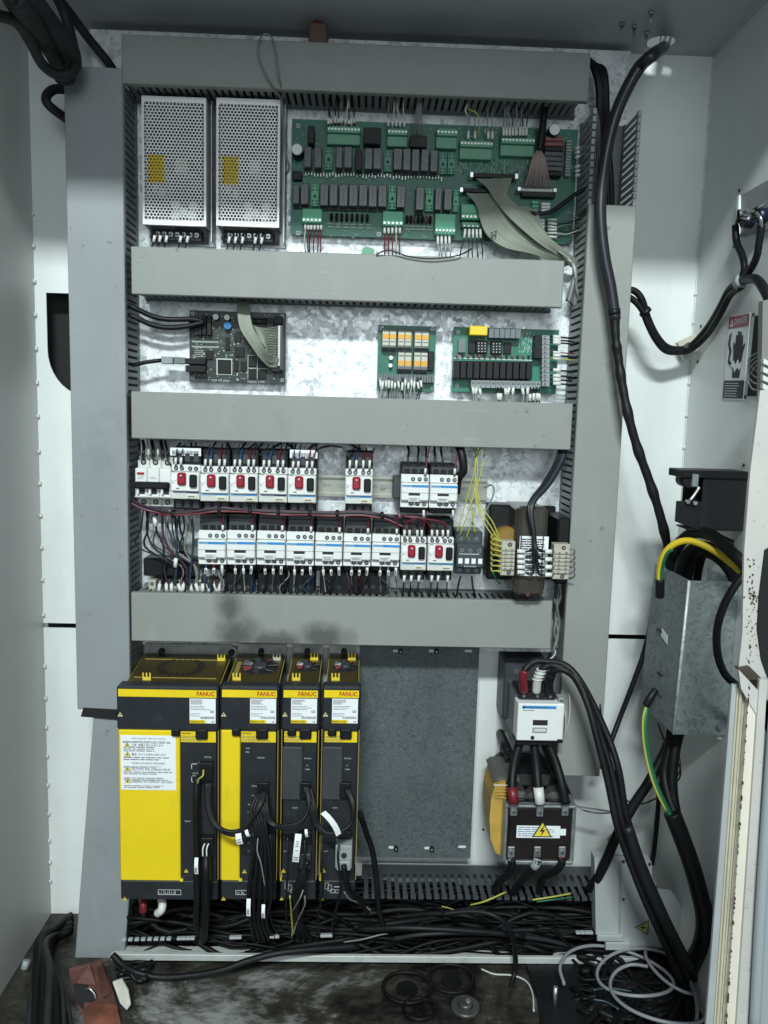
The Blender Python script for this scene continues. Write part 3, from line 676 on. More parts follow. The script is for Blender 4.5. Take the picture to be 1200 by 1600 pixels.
def conn(px, m, D, light=False):
    x0, x1, z0, z1 = R(*px, D); o = part('ribbon_connector', MB().box(x0, x1, -D, -DB, z0, z1, .0008), m, G)
    for a, b in ((x0-.006, x0), (x1, x1+.006)): part('latch', MB().box(a, b, -D-.002, -DB, z0-.001, z1+.001, .0008), METAL, o)
conn((740, 271, 804, 278), BLK, .034); conn((724, 295, 784, 301), BLK, .034); conn((814, 294, 864, 299), OFFW, .032)
p0 = W(815, 303, .028); part('connector_base', MB().box(p0.x, W(868, 303, .028).x, -.028, -DB, W(840, 308, .028).z, W(840, 299, .028).z, .001), BLK, G)

def ribbon(stations, n, label, m, thick=.0019, mark=None):
    """flat cable; stations: (xl,yl,dl, xr,yr,dr)"""
    A = smooth_path([W(*s[:3]) for s in stations], 6); B = smooth_path([W(*s[3:]) for s in stations], 6); vs = []; fs = []; K = n*3+1
    for a, b in zip(A, B):
        ax = (b-a); nn = Vector((0, -1, 0))
        for k in range(K):
            t = k/(K-1); hgt = thick*abs(math.sin(math.pi*t*n)) - (.0022 if k % 12 == 0 and 0 < k < K-1 else 0) + .0016*math.sin(t*5.3+a.x*60)
            vs.append(a+ax*t+nn*hgt)
    off = len(vs)
    for a, b in zip(A, B):
        for k in (0, K-1): vs.append(a+(b-a)*(k/(K-1))+Vector((0, .0012, 0)))
    M = len(A)
    fs = [(i*K+k, i*K+k+1, (i+1)*K+k+1, (i+1)*K+k) for i in range(M-1) for k in range(K-1)]
    fs += [(off+2*i, off+2*i+2, off+2*i+3, off+2*i+1) for i in range(M-1)]
    mb = MB().add(vs, fs, True); return solo('ribbon_cable', mb, m, label, 'ribbon cable', org=A[0])
r1 = ribbon([(744,279,.036, 800,279,.036),(760,292,.045, 796,292,.045),(776,316,.056, 795,308,.05),(800,345,.062, 832,340,.056),(838,378,.058, 856,370,.054),(872,400,.045, 880,388,.045),(893,418,.03, 905,408,.03)], 12, 'pale grey ribbon cable from the upper black connector, crossing in front of the other ribbon', RIB)
r2 = ribbon([(728,302,.036, 781,302,.036),(744,320,.042, 790,316,.046),(751,346,.048, 802,342,.05),(762,368,.05, 826,362,.05),(790,388,.05, 850,374,.05),(840,400,.045, 880,392,.045),(880,418,.03, 900,410,.03)], 14, 'wide pale ribbon cable marked 57 at the lower right of the big green board', RIB)
ribbon([(800,324,.050, 826,322,.05),(826,336,.05, 838,330,.05),(832,352,.05, 846,350,.05),(840,372,.048, 856,368,.048),(866,394,.04, 878,388,.04)], 8, 'short folded pale ribbon loop beside the green right-hand terminals', RIB)
p = W(768, 372, .056); text('57', p.x, -.0565, p.z, .008, r2, INK, rot=(0, math.radians(-20), 0), bold=True)
# fanned pink wires out of a black round cable
cable('black_cable', 'black round cable hanging from the top duct onto the white fanned-wire connector', 'cable', [(853,150,.03),(851,170,.04),(847,205,.045),(843,236,.045)], .0055, BLK)
for k in range(16):
    x = 819+k*2.8; s = 833+k*1.2
    wire([(842+(k-8)*.3, 234, .045), (s, 250-abs(k-8)*.5, .052), ((s+x)/2, 272, .048), (x, 294, .036)], .0009, RIBP if k % 3 == 0 else (RIB if k % 2 else WGRY), 'thin pinkish conductor fanning from black cable to white connector', 'fanned wires on the green board', name='conductor')

# wires of the plugs
def drop(x, y, dx, yend, d0, col, label, grp, mk=(0, 12), d1=.02, r=.0010):
    s = 1 if yend > y else -1
    wire([(x, y, d0), (x+dx*.1, y+s*mk[0]+s*2, d0+.004), (x+dx*.25, y+s*(mk[0]+mk[1]), d0+.004), (x+dx*.6+random.uniform(-2, 2), (y+s*(mk[0]+mk[1])+yend)/2, (d0+d1)/2+.006), (x+dx, yend, d1)], r, col, label, grp, marks=((1, 2),))
for i in range(9):
    drop(513+i*5.2, 197, random.uniform(-6, 8), 150, .034, random.choice([WBLK, WWHT, WGRY, WBLK]), 'thin wire with white marker rising from the leftmost upper green terminal', 'wires above the leftmost green terminal', mk=(random.uniform(0, 4), random.uniform(9, 14)), d1=.045)
for i in range(5):
    drop(607+i*6.2, 200, random.uniform(-4, 5), 152, .034, random.choice([WBLK, WWHT, WYEL, WGRY]), 'thin wire with white marker rising from the second upper green terminal', 'wires above the second green terminal', mk=(random.uniform(0, 4), random.uniform(9, 14)), d1=.045)
for i in range(6):
    wire([(645+i*4, 211, .042), (648+i*2.5, 190, .05), (651+i*1.5, 172, .05), (655+i, 152, .045)], .0009, WGRY, 'thin grey wire fanning into the black block on the green board', 'grey wires into the black block', name='conductor')
for x, h in ((731, 38), (742, 42), (763, 22), (769, 26)):
    drop(x, 219, random.uniform(-4, 6), 219-60, .036, WGRY, 'thin grey wire with white marker above the widest middle green terminal', 'wires above the middle green terminal', mk=(0, 14), d1=.04)
wire([(746, 216, .036), (749, 200, .05), (748, 182, .055), (741, 174, .055), (732, 170, .05), (730, 150, .045)], .0010, WYEL, 'single yellow-green wire curling above the middle green terminal', None)
wire([(731, 182, .05), (727, 172, .055), (732, 160, .05)], .0013, WWHT, 'short white wire loop just under the top duct', None)
for i in range(8):
    drop(787+i*5, 214, random.uniform(-3, 3), 152, .036, random.choice([WBLK, WGRY, WGRY, WTEAL]), 'thin grey wire with white marker above the rightmost upper green terminal', 'wires above the rightmost upper green terminal', mk=(0, 15), d1=.045)
for i in range(6):
    drop(477+i*5, 350, random.uniform(-4, 1), 394, .034, [WWHT, WRED, WBLK, WRED, WRED, WRED][i], 'thin wire below the bottom-left bright green terminal', 'wires below the bottom-left green terminal', mk=(0, 9), d1=.025)
for i in range(5):
    drop(601+i*6, 354, random.uniform(-2, 2), 398, .034, [WRED, WRED, WRED, WWHT, WRED][i], 'thin red wire with white marker below the middle bright green terminal', 'red wires below the middle green terminal', mk=(0, 11), d1=.025)
for i in range(4):
    drop(684+i*6, 368, random.uniform(-2, 2), 404, .034, WWHT, 'thin white wire with long white marker below the third lower green terminal', 'white wires below the third green terminal', mk=(0, 15), d1=.025)
for i in range(5):
    drop(728+i*5.5, 356, (-10, -3, 0, 3, 4)[i], 408, .034, WBLK, 'black wire with white marker left of the ribbon marked 57', 'black wires left of the ribbon', mk=(0, 16), d1=.025)
for i in range(6):
    y = 343+i*5.3
    wire([(852, y, .032), (856, y, .034), (870, y+random.uniform(-1, 2), .036), (886, y+random.uniform(-3, 4), .034), (907, y-4+random.uniform(-5, 3), .03)], .0009, random.choice([WBLK, WWHT, WGRY]), 'thin wire with white marker running right from the lower right green terminal', 'wires right of the green board', marks=((1, 2),))
for i in range(6):
    y = 232+i*7 + (8 if i > 2 else 0)
    wire([(896, y, .03), (899, y, .036), (906, y-2, .04), (914, y-6+random.uniform(-3, 3), .04), (926, y-6, .04)], .0011, WGRY, 'short looping grey wire at the upper right edge of the green board', 'wires at the upper right of the green board', marks=((1, 2),))
cable('black_cable', 'thin black cable lying across the lower right of the green board into the duct', 'cable', [(822,331,.045),(840,334,.05),(862,330,.05),(885,314,.05),(905,300,.05),(925,292,.05)], .0032, BLK)
cable('grey_wire_loop', 'pair of thin grey wires looping over the top duct right of power supplies', 'wire', [(440,155,.06),(424,130,.09),(407,95,.095),(403,70,.095),(412,54,.09),(424,58,.09),(431,80,.095),(436,120,.095),(443,152,.06)], .0013, WGRY)
cable('white_cable', 'pale bare cable between the second power supply and green board', 'cable', [(440,150,.05),(443,200,.05),(447,240,.05),(452,262,.045),(447,272,.03)], .0016, WGRY)
cable('thin_black_wire', 'thin black wire sagging over the grey duct below the green board', 'wire', [(588,398,.084),(600,392,.088),(612,392,.088),(640,401,.086),(670,404,.087),(700,402,.087),(722,397,.086),(738,388,.07)], .0011, WBLK)
x0, x1, z0, z1 = R(566, 386, 585, 396, .04)
solo('loose_terminal', MB().prism([(x0-.002, z0-.004), (x1, z0-.004), (x1, z1-.004), (x0+.006, z1), (x0+.001, z1-.003)], -.045, -.030), PLUG, 'small loose green terminal lying on the duct below the big green board', 'terminal')
# bundle where ribbons go into the right duct
for k in range(7):
    cable('white_wire', 'pale wire in the tangled bundle between the second duct and right duct', 'wire', [(872+k*3, 392+k*2, .05), (888+k*2, 404+k*3, .055), (900, 420+k*5, .05), (894+k*1.5, 440+k*4, .045), (885+k*3, 470+k*2, .03)], .0019, random.choice([RIB, WGRY, WWHT]), 'pale wires bundled at the right end of the second duct', n=6)
# ================================================================== second row: three boards
DB = .018
def board(name, label, px, m, holes):
    x0, x1, z0, z1 = R(*px, DB); T = thing(name, label, 'circuit board', (x0, 0, z0)); part('board', MB().box(x0, x1, -DB, -DB+.0018, z0, z1), m, T)
    for a, b in holes:
        p = W(a, b, DB); screw(p.x, -DB, p.z, .003, T, MET2, 'mounting_screw'); part('standoff', MB().cyl((p.x, -DB+.0018, p.z), .003, DB-.0018, n=8), METAL, T)
    return T
def bx(T, name, px, D, m, c=.0006, D0=None):
    x0, x1, z0, z1 = R(*px, D); return part(name, MB().box(x0, x1, -D, -(DB if D0 is None else D0), z0, z1, c), m, T)
A = board('interface_board', 'dark interface circuit board with square chips left in the second row', (296, 487, 446, 598), PCBD, ((301, 490), (301, 590), (441, 494), (441, 594)))
for q in ((340,562,361,584),): 
    o = bx(A, 'chip', q, .0215, BLK); x0, x1, z0, z1 = R(*q, .019); s = MB()
    s.box(x0-.0018, x1+.0018, -.0192, -DB, z0-.0018, z1+.0018); part('chip_pins', s, SOLDER, o)
for q in ((367,542,382,558),(366,518,377,535),(321,548,333,562),(365,563,372,580),(376,565,385,580),(352,527,359,547),(388,556,401,573),(403,560,416,575),(388,577,401,592),(403,577,416,592)): bx(A, 'chip', q, .0205, BLK)
for q in ((316,492,322,523),(323,493,330,524),(303,501,310,524),(310,505,315,524),(417,497,428,512),(428,494,441,506),(392,496,417,499),(392,502,417,505),(392,508,414,511)): bx(A, 'pin_header', q, .028, BLK)
for q in ((290,560,321,569),(290,571,321,581)):
    o = bx(A, 'port_housing', q, .034, BLK); bx(A, 'port_collar', (q[0]-1.5, q[1]+1, q[0]+1, q[3]-1), .033, METAL)
for a, b, m in ((337, 495, WHT), (354.5, 496, WHT)):
    p = W(a, b, .030); c = part('capacitor', MB().cyl((p.x, -.029, p.z), .0048, .029-DB, n=16), BLK, A); part('capacitor_top', MB().cyl((p.x, -.0302, p.z), .0044, .0012, n=16), m, c)
p = W(355.5, 508.5, .028); part('capacitor', MB().cyl((p.x, -.028, p.z), .0058, .028-DB, n=16), CAPB, A)
b = MB()
for y in (533.5, 541.5):
    for k in range(26):
        p = W(301+k*1.6, y+k*.05, DB); b.box(p.x-.0005, p.x+.0005, -DB-.0006, -DB, p.z-.0013, p.z+.0013)
for k in range(260):
    a, c = random.uniform(299, 442), random.uniform(490, 594); p = W(a, c, DB); s = random.uniform(.0004, .0013); t = random.uniform(.0004, .0011)
    b.box(p.x-s, p.x+s, -DB-.001, -DB, p.z-t, p.z+t)
for k in range(24):
    a, c = 305+(k % 6)*2.4, 548+(k//6)*3; p = W(a, c, DB); b.box(p.x-.0007, p.x+.0007, -DB-.0008, -DB, p.z-.0007, p.z+.0007)
for q in ((387,555,417,556),(387,575,417,576),(401.5,556,402.5,592),(387,556,388,592)):
    x0, x1, z0, z1 = R(*q, DB); b.box(x0, x1, -DB-.0005, -DB, z0, z1)
part('small_components', b, mat('pale_solder_dots', (.42,.47,.40), .45), A)['kind'] = 'stuff'
text('STEP TO 2EN5', W(330, 594, DB).x, -DB-.0004, W(330, 596, DB).z, .0032, A, INKW); text('FANUC 2 OP1', W(387, 596, DB).x, -DB-.0004, W(387, 598, DB).z, .0032, A, INKW)
x0, x1, z0, z1 = R(434, 509, 440, 572, .032); part('ribbon_connector', MB().box(x0, x1, -.034, -DB, z0, z1, .0008), OFFW, A)
bx(A, 'ribbon_latch', (424, 570, 441, 581), .032, BLK); bx(A, 'ribbon_connector', (437.5, 509, 442, 578), .036, DGREY)
ribbon([(370,466,.03, 388,466,.03),(371,490,.045, 390,486,.045),(376,515,.05, 395,510,.05),(392,540,.05, 404,528,.055),(406,560,.045, 412,542,.055),(418,572,.036, 420,552,.05),(424,574,.034, 430,556,.04),(432,574,.034, 436,560,.036)], 14, 'pale ribbon cable from the duct down to the dark circuit board', RIB)
for k in range(22):
    y = 511+k*2.6; wire([(396+k*.5, 509+k*1.1, .046), (404+k*.6, 512+k*1.6, .048), (418, 513+k*2.4, .044), (434, y, .036)], .0007, RIB, 'thin pale conductor fanning across to the connector of the dark board', 'fanned conductors on the dark board', name='conductor')
cable('black_cable', 'upper of two black cables plugging into the top left of the dark board', 'cable', [(196,474,.05),(212,482,.05),(238,494,.045),(262,499,.042),(300,499,.038),(318,503,.034)], .0040, BLKR)
cable('black_cable', 'lower of two black cables plugging into the top left of the dark board', 'cable', [(194,489,.05),(212,496,.05),(236,507,.045),(262,512,.042),(290,510,.038),(320,503,.034)], .0040, BLKR)
T = thing('network_cable', 'black cable with grey snap plug entering the left port of the dark board', 'cable', W(198, 570, .04))
part('jacket', MB().tube([W(196,572,.035), W(210,570,.04), W(228,566,.04), W(252,563,.037)], .0032, 8), BLKR, T)
x0, x1, z0, z1 = R(252, 557, 270, 568.5, .040); part('plug', MB().box(x0, x1, -.041, -.028, z0, z1, .001), LGREY, T); x0, x1, z0, z1 = R(271, 558, 289, 568.5, .040); part('plug_boot', MB().box(x0, x1, -.039, -.029, z0, z1, .001), mat('grey_green_plug', (.14,.19,.18), .45), T)

Bd = board('relay_board', 'small green board with five orange-topped relays in the middle of second row', (590, 509, 680, 611), PCB, ((597, 513), (676, 514), (597, 604), (676, 606)))
for q, fl in (((597.5,518,619,543), 0), ((622,519,643,543), 0), ((648,520,670,544), 0), ((622,551,643,577), 1), ((647,551,668,578), 1)):
    x0, x1, z0, z1 = R(*q, .036); h = z1-z0; xm2 = (x0+x1)/2; o = part('relay_socket', MB().box(x0-.001, x1+.001, -.026, -DB, z0-.004, z1+.005, .0008), DGREY, Bd)
    for a, c in ((x0, xm2-.0004), (xm2+.0004, x1)):
        o = part('relay', MB().box(a, c, -.036, -.026, z0, z1, .0008), CLEARP, Bd)
        ya, yb = (z0+h*.55, z0+h*.85) if not fl else (z0+h*.22, z0+h*.52)
        part('orange_band', MB().box(a+.0003, c-.0003, -.0366, -.036, ya, yb), ORANGE, o)
        ya, yb = (z0+.0005, z0+h*.14) if not fl else (z0+.0005, z0+h*.18)
        part('relay_print', MB().box(a+.0004, c-.0004, -.0363, -.036, ya, yb).box(a+.001, c-.001, -.0363, -.036, z0+h*(.34 if not fl else .78), z0+h*(.40 if not fl else .85)), INKG, o)
for a, b in ((611, 559), (610, 571)):
    p = W(a, b, .026); part('capacitor', MB().cyl((p.x, -.027, p.z), .0032, .009, n=12), WHT, Bd)
bx(Bd, 'empty_socket', (669, 549, 678, 579), .026, BLK)
for k in range(22): bx(Bd, 'terminal_pole', (591+k*3.98, 584+k*.1, 594.4+k*3.98, 596+k*.1), .032, GTERM, .0004)
for k in range(14):
    x = 594+k*4.7+(2 if k > 6 else 0); y0_ = 593+random.uniform(0, 5); L_ = random.uniform(9, 13)
    wire([(x, 590, .032), (x, y0_, .038), (x+random.uniform(-2, 2), y0_+L_, .040), (x+random.uniform(-4, 2), 618, .036), (x+random.uniform(-6, 2), 632, .025)], .0010, random.choice([WBLK, WBLK, WWHT, WGRY]), 'thin wire with white marker hanging below the orange relay board', 'wires below the orange relay board', marks=((1, 2),))

Cb = board('output_board', 'green board with yellow block and row of twelve black relays at right', (707, 513, 871, 614), PCBL, ((716, 519), (714, 603), (717, 558)))
bx(Cb, 'yellow_module', (734, 509, 762, 524), .042, YEL, .0012)
for k in range(6):
    a = 764+k*8.4
    bx(Cb, 'terminal_pole', (a, 513+k*.2, a+8, 528+k*.2), .036, GTERM)
for k in range(12): bx(Cb, 'relay', (709+k*10.3, 563.5+k*.15, 718.4+k*10.3, 591+k*.15), .040, BLK, .0008)
for k in range(14):
    a = 736+k*7.8; o = bx(Cb, 'terminal_pole', (a, 594+k*.15, a+7.4, 606+k*.15), .036, LGREY)
    p = W(a+3.7, 598+k*.15, .036); hole(p.x, -.0362, p.z, .0021, Cb)
for k in range(11):
    b0 = 524+k*7.3; bx(Cb, 'terminal_pole', (847, b0, 859, b0+6.9), .036, LGREY); p = W(851.5, b0+3.4, .036); hole(p.x, -.0362, p.z, .0021, Cb)
bx(Cb, 'relay', (835, 524, 847, 560), .036, BLK)
bx(Cb, 'pin_socket', (744, 532, 762, 552), .026, BLK); bx(Cb, 'pin_socket', (767, 533, 785, 553), .026, BLK); bx(Cb, 'pin_socket', (732, 530, 743, 552), .024, BLK)
bx(Cb, 'terminal_pole', (716, 529, 728, 551), .026, GTERM); bx(Cb, 'chip', (787, 535, 799, 553), .022, BLK)
for q in ((744,532,762,552), (767,533,785,553)):
    b = MB()
    for i in range(3):
        for j in range(4):
            p = W(q[0]+4+i*5, q[1]+4+j*4.4, .026); b.box(p.x-.0007, p.x+.0007, -.0266, -.026, p.z-.0007, p.z+.0007)
    part('pins', b, SOLDER, Cb)
for k in range(14):
    p = W(714+k*8.6, 556+k*.1, .02); part('indicator', MB().cyl((p.x, -.024, p.z), .0018, .006, n=8), RED if k % 2 == 0 else BLK, Cb)
b = MB(); x0, x1, z0, z1 = R(709, 560.5, 833, 562, DB); b.box(x0, x1, -DB-.0006, -DB, z0, z1)
for k in range(60):
    a, c = random.uniform(810, 834), random.uniform(517, 551); p = W(a, c, DB); b.box(p.x-.0003, p.x+.0003, -DB-.0004, -DB, p.z-.002, p.z+.002)
part('board_print', b, INKW, Cb)
for x, bl in ((739,0),(744,0),(750,0),(778,1),(783,1),(790,0),(795,0),(801,0),(817,0),(824,0),(829,1),(834,1),(839,1),(843,1)):
    y = 606+(9 if bl else 0)+random.uniform(-1, 1)
    wire([(x, 605, .036), (x+random.uniform(-1, 1), y, .042), (x+random.uniform(-2, 1), y+11, .042), (x+random.uniform(-3, 1), 634, .03)], .0012, WBLK if bl else WWHT, 'wire with white marker below the board of twelve black relays', 'wires below the twelve-relay board', marks=((1, 2),))
for y, c in ((526,WBLK),(531,WBLK),(535,WBLK),(550,WRED),(555,WBLK),(560,WYEL),(578,WBLK),(587,WBLK),(593,WBLK),(599,WBLK)):
    wire([(860, y, .036), (864, y, .04), (876, y+1, .042), (888, y+2, .042), (908, y+4+random.uniform(-2, 2), .035)], .0015 if c is WBLK else .0009, c, 'wire with white marker running right from the twelve-relay board into the duct', 'wires right of the twelve-relay board', marks=((1, 2),))

# ================================================================== third row
def breaker(label, px, navy, D=.082, dark=False, grp='motor breakers with red and black buttons', low=.018):
    x0, x1, z0, z1 = R(*px, D); w = x1-x0; h = z1-z0; x1 -= .0006; X = lambda t: x0+w*t; Z = lambda t: z0+h*t
    T = thing('motor_breaker', label, 'circuit breaker', (x0+w/2, -.0105, z0), grp)
    part('base', MB().box(x0+.0006, x1-.0004, -.062, -.0108, z0-low, z1+.026, .0015), BLK, T)
    for k in range(3):
        part('lower_terminal', MB().box(X(.1+.3*k), X(.3+.3*k), -.0645, -.062, z0-.0155, z0-.003, .0008), DGREY, T); screw(X(.2+.3*k), -.0648, z0-.009, .0032, T, DGREY)
        part('upper_terminal', MB().box(X(.1+.3*k), X(.3+.3*k), -.0645, -.062, z1+.004, z1+.018, .0008), DGREY, T)
    part('front', MB().box(x0, x1, -.078, -.055, z0, Z(.80), .001), OFFW, T)
    part('raised_front', MB().box(X(.03), X(.97), -D, -.078, Z(.24), Z(.76), .0012), WHT, T)
    ts = part('terminal_cover', MB().box(x0, x1, -.073, -.055, Z(.80)+.0004, z1, .0012), WHT, T)
    for t in (.16, .36, .64, .84): hole(X(t), -.0733, Z(.90), .0034, ts)
    rb = part('red_button', MB().box(X(.26), X(.55), -D-.006, -D, Z(.43), Z(.79), .0022), RED, T); part('button_print', MB().cyl((X(.41), -D-.0093, Z(.71)), .0014, .0003, n=8), INKW, rb)
    part('black_button', MB().box(X(.67), X(.92), -D-.006, -D, Z(.37), Z(.74), .0018), BLK, T)
    part('dial', MB().cyl((X(.13), -D-.0012, Z(.62)), .0042, .0012, n=16), PAPER, T)
    b = MB(); b.box(X(.20), X(.32), -D-.0003, -D, Z(.31), Z(.335)); b.box(X(.08), X(.11), -D-.0003, -D, Z(.47), Z(.50)); b.box(X(.06), X(.18), -D-.0015, -D, Z(.80), Z(.81))
    part('front_print', b, INK, T)
    st = part('brand_stripe', MB().box(X(.10) if navy else X(.55), X(.97), -.0786, -.078, Z(.185), Z(.235)), NAVY if navy else BLUE, T)
    if not navy: part('brand_stripe', MB().box(X(.04), X(.55), -.0784, -.078, Z(.175), Z(.23)), mat('pale_blue_stripe', (.22,.42,.60), .4), T)
    text('Telemecanique', X(.12), -.0790, Z(.19), h*.035, T, INKW if navy else NAVY, width=w*.42)
    part('tag_plate', MB().box(X(.55), X(.90), -.0795, -.078, Z(.03), Z(.14), .0003), CREAM, T)
    b = MB(); lines(b, X(.60), X(.86), Z(.055), Z(.12), -.0798, 1, .6, .2); part('tag_print', b, INKG, T)
    T.rotation_euler = (0, random.uniform(-.008, .008), 0)
    return T, X, Z, (x0, x1, z0, z1)
def wires_up(xs, y0, y1, cols, label, grp, d=.078, mk=12, yend=None):
    for i, x in enumerate(xs):
        c = cols[i % len(cols)]; k = random.uniform(-2, 2)
        wire([(x, y0, d-.004), (x+.3, y0-3, d), (x+1, y0-3-mk, d), (x+4+k, (y0+y1)/2-8, d-.01), (x+7+k, y1, .045)], .0010, c, label, grp, marks=((1, 2),))
five = [((265.5,727,311.5,780.5), 1, 'leftmost, beside the three-pole switch'), ((312,729.5,357.7,784), 0, 'second from left'), ((358.2,730,403,785), 0, 'middle'), ((403.6,731,448.8,785.5), 1, 'fourth'), ((449.3,732.5,494.3,786.5), 0, 'rightmost')]
for i, (q, nv, s) in enumerate(five):
    breaker('white motor breaker with red and black buttons, ' + s, q, nv)
    w = q[2]-q[0]; xs = [q[0]+w*t for t in (.18, .36, .66, .84)]
    if i == 0: xs = xs[:2]
    wires_up(xs, q[1]+2, 694, [WTEAL, WBLU, WRED, WPUR], 'thin wire with white marker above the breaker %s' % s, 'wires above breaker, %s' % s, mk=11)
breaker('white motor breaker with red and black buttons standing alone on the steel rail', (539.2,733.5,583,788), 0)
wires_up([546, 556, 567, 577], 735, 700, [WBLK, WBLU, WRED, WRED], 'thin wire with white marker rising from the motor breaker standing alone', 'wires above the lone breaker', mk=13)
cable('black_wire_arc', 'black wire arching over the bare rail to the lone breaker', 'wire', [(492,712,.06),(497,702,.066),(515,697,.07),(535,700,.07),(546,716,.074)], .0016, WBLK)
breaker('white motor breaker, left one of the lower pair under the wire arcs', (626.5,840.5,667,892), 0)
breaker('white motor breaker, right one of the lower pair, next to the small dark contactor', (668.5,841,710,893), 0)
for k in range(18):
    x = 272+k*20+random.uniform(-6, 6)
    if 498 < x < 535 or 588 < x < 622: continue
    cable('black_wire', 'dark wire, place %s from the left, behind the markers above the upper breakers' % NTH[min(k, 15)] if k < 16 else 'dark wire at the right end behind the markers above the upper breakers', 'wire', [(x, 728, .055), (x+random.uniform(-8, 8), 715, .052), (x+random.uniform(-12, 12), 704, .05), (x+random.uniform(-14, 14), 692, .04)], random.choice([.0012, .0016]), random.choice([WBLK, WGRY, WBLK, WPUR, WTEAL]), 'dark wires above the upper breakers', 6)
# paper labels behind the breakers
for q, s in (((266,700,314,712), 'above the leftmost breaker'), ((453,703,496,716), 'above the rightmost of the five breakers')):
    x0, x1, z0, z1 = R(*q, .064); o = solo('barcode_label', MB().box(x0, x1, -.0645, -.0635, z0, z1), PAPER, 'white barcode sticker on black ' + s, 'label', org=(x0, -.064, z0))
    b = MB(); x = x0+.003
    while x < x1-.004:
        w = random.uniform(.0003, .0011); b.box(x, x+w, -.0648, -.0645, z0+.001, z0+(z1-z0)*.65); x += w+random.uniform(.0004, .0010)
    part('barcode', b, INK, o)
x0, x1, z0, z1 = R(262, 694, 497, 724, .058)
# three-pole miniature breaker
x0, x1, z0, z1 = R(209, 715, 266, 794, .07); w = x1-x0; h = z1-z0; X = lambda t: x0+w*t; Z = lambda t: z0+h*t
T = thing('main_switch', 'white three-pole circuit breaker with black toggle bar, far left of the row', 'circuit breaker', (x0+w/2, -.0105, z0))
for k in range(3):
    a, c = X(k/3)+.0003, X((k+1)/3)-.0003
    o = part('pole', MB().box(a, c, -.048, -.0108, z0, z1, .001), OFFW, T); part('pole_front', MB().box(a, c, -.064, -.048, Z(.18), Z(.78), .0015), WHT, o)
    hole((a+c)/2, -.0483, Z(.89), .0045, o); hole((a+c)/2, -.0483, Z(.09), .0042, o)
    part('toggle_slot', MB().box(a+.003, c-.003, -.0646, -.064, Z(.27), Z(.48)), INK, o); part('toggle', MB().box(a+.0035, a+.007, -.070, -.0646, Z(.27), Z(.44), .0006), WHT, o)
part('toggle_bar', MB().box(X(.03), X(.97), -.075, -.0646, Z(.39), Z(.52), .002), BLK, T)
b = MB().box(X(.06), X(.26), -.0643, -.064, Z(.65), Z(.70)); part('red_print', b, RED, T)
b = MB(); lines(b, X(.08), X(.28), Z(.56), Z(.64), -.0643, 3, .3); lines(b, X(.42), X(.6), Z(.57), Z(.62), -.0643, 2, .3); part('grey_print', b, INKG, T)
part('lower_ledge', MB().box(X(.0), X(1), -.067, -.064, Z(.205), Z(.235), .0006), OFFW, T)
for k in range(7):
    wire([(216+k*7.5, 716, .05), (217+k*7.5, 708, .06), (218+k*7, 698, .05), (216+k*7, 688, .04)], .0026 if k % 2 else .0018, [WBLK, WBLK, WWHT, WBLK, WWHT, WBLK, WBLK][k], 'wire entering the three-pole switch from the duct above', 'wires above the three-pole switch')

def contactor(label, px, D=.080, grp='white contactors with blue stripe', top=.024, m=None):
    x0, x1, z0, z1 = R(*px, D); w = x1-x0; h = z1-z0; x1 -= .0006; X = lambda t: x0+w*t; Z = lambda t: z0+h*t; m = m or random.choice([OFFW, WHT, mat('yellowed_plastic', (.56,.57,.51), .42, 0, .07, 30)])
    T = thing('contactor', label, 'contactor', (x0+w/2, -.0105, z0), grp)
    part('base', MB().box(x0+.0004, x1-.0004, -.060, -.0108, z0-.010, z1+top, .0015), BLK, T)
    part('arc_cover', MB().box(x0+.001, x1-.001, -.066, -.060, z1+.0005, z1+top-.004, .002), DGREY, T)
    for k in range(3):
        part('terminal_recess', MB().box(X(.12+.27*k), X(.30+.27*k), -.0685, -.066, z1+.001, z1+.008, .0008), BLK, T)
    part('front', MB().box(x0, x1, -.070, -.060, z0, z1, .001), m, T)
    tb = part('upper_terminal_strip', MB().box(x0, x1, -.073, -.070, Z(.76), Z(.985), .001), WHT, T)
    for t in (.42, .65, .87): hole(X(t), -.0733, Z(.86), .0033, tb)
    part('raised_front', MB().box(x0+.0003, x1-.0003, -D, -.070, Z(.22), Z(.745), .0015), WHT, T)
    part('brand_stripe', MB().box(X(.38), X(.97), -D-.0005, -D, Z(.63), Z(.70)), BLUE, T); part('brand_stripe', MB().box(X(.03), X(.37), -D-.0004, -D, Z(.63), Z(.70)), MATS.get('pale_blue_stripe') or BLUE, T)
    text('Telemecanique', X(.05), -D-.0008, Z(.645), h*.045, T, NAVY, width=w*.4)
    part('seam', MB().box(X(.02), X(.98), -D-.0003, -D, Z(.455), Z(.465)), INKG, T)
    part('indicator_window', MB().box(X(.27), X(.67), -D-.0004, -D, Z(.38), Z(.46)), INK, T)
    tg = part('tag_holder', MB().box(X(.26), X(.66), -D-.0014, -D, Z(.19), Z(.335), .0004), OFFW, T); b = MB(); lines(b, X(.32), X(.6), Z(.22), Z(.31), -D-.0017, 2, .4, .2); part('tag_print', b, INKG, tg)
    part('lower_lip', MB().box(x0, x1, -.072, -.070, z0, Z(.17), .0008), WHT, T)
    for t in (.38, .61, .84): hole(X(t), -.0724, Z(.115), .0033, T)
    T.rotation_euler = (0, random.uniform(-.008, .008), 0)
    return T, X, Z
CT = [((308.5,830.5,353,883.5), 'first from left in the row of seven'), ((354,830.5,399.3,884), 'second from left in the row of seven'), ((400.5,831,446,884.5), 'third from left in the row of seven'), ((447,832.5,491,885.5), 'fourth, the middle one, in the row of seven'),
      ((492,834,535.5,886), 'fifth from left in the row of seven'), ((536.5,835.5,580,886.5), 'sixth from left in the row of seven'), ((581,836,625,887), 'last on the right in the row of seven')]
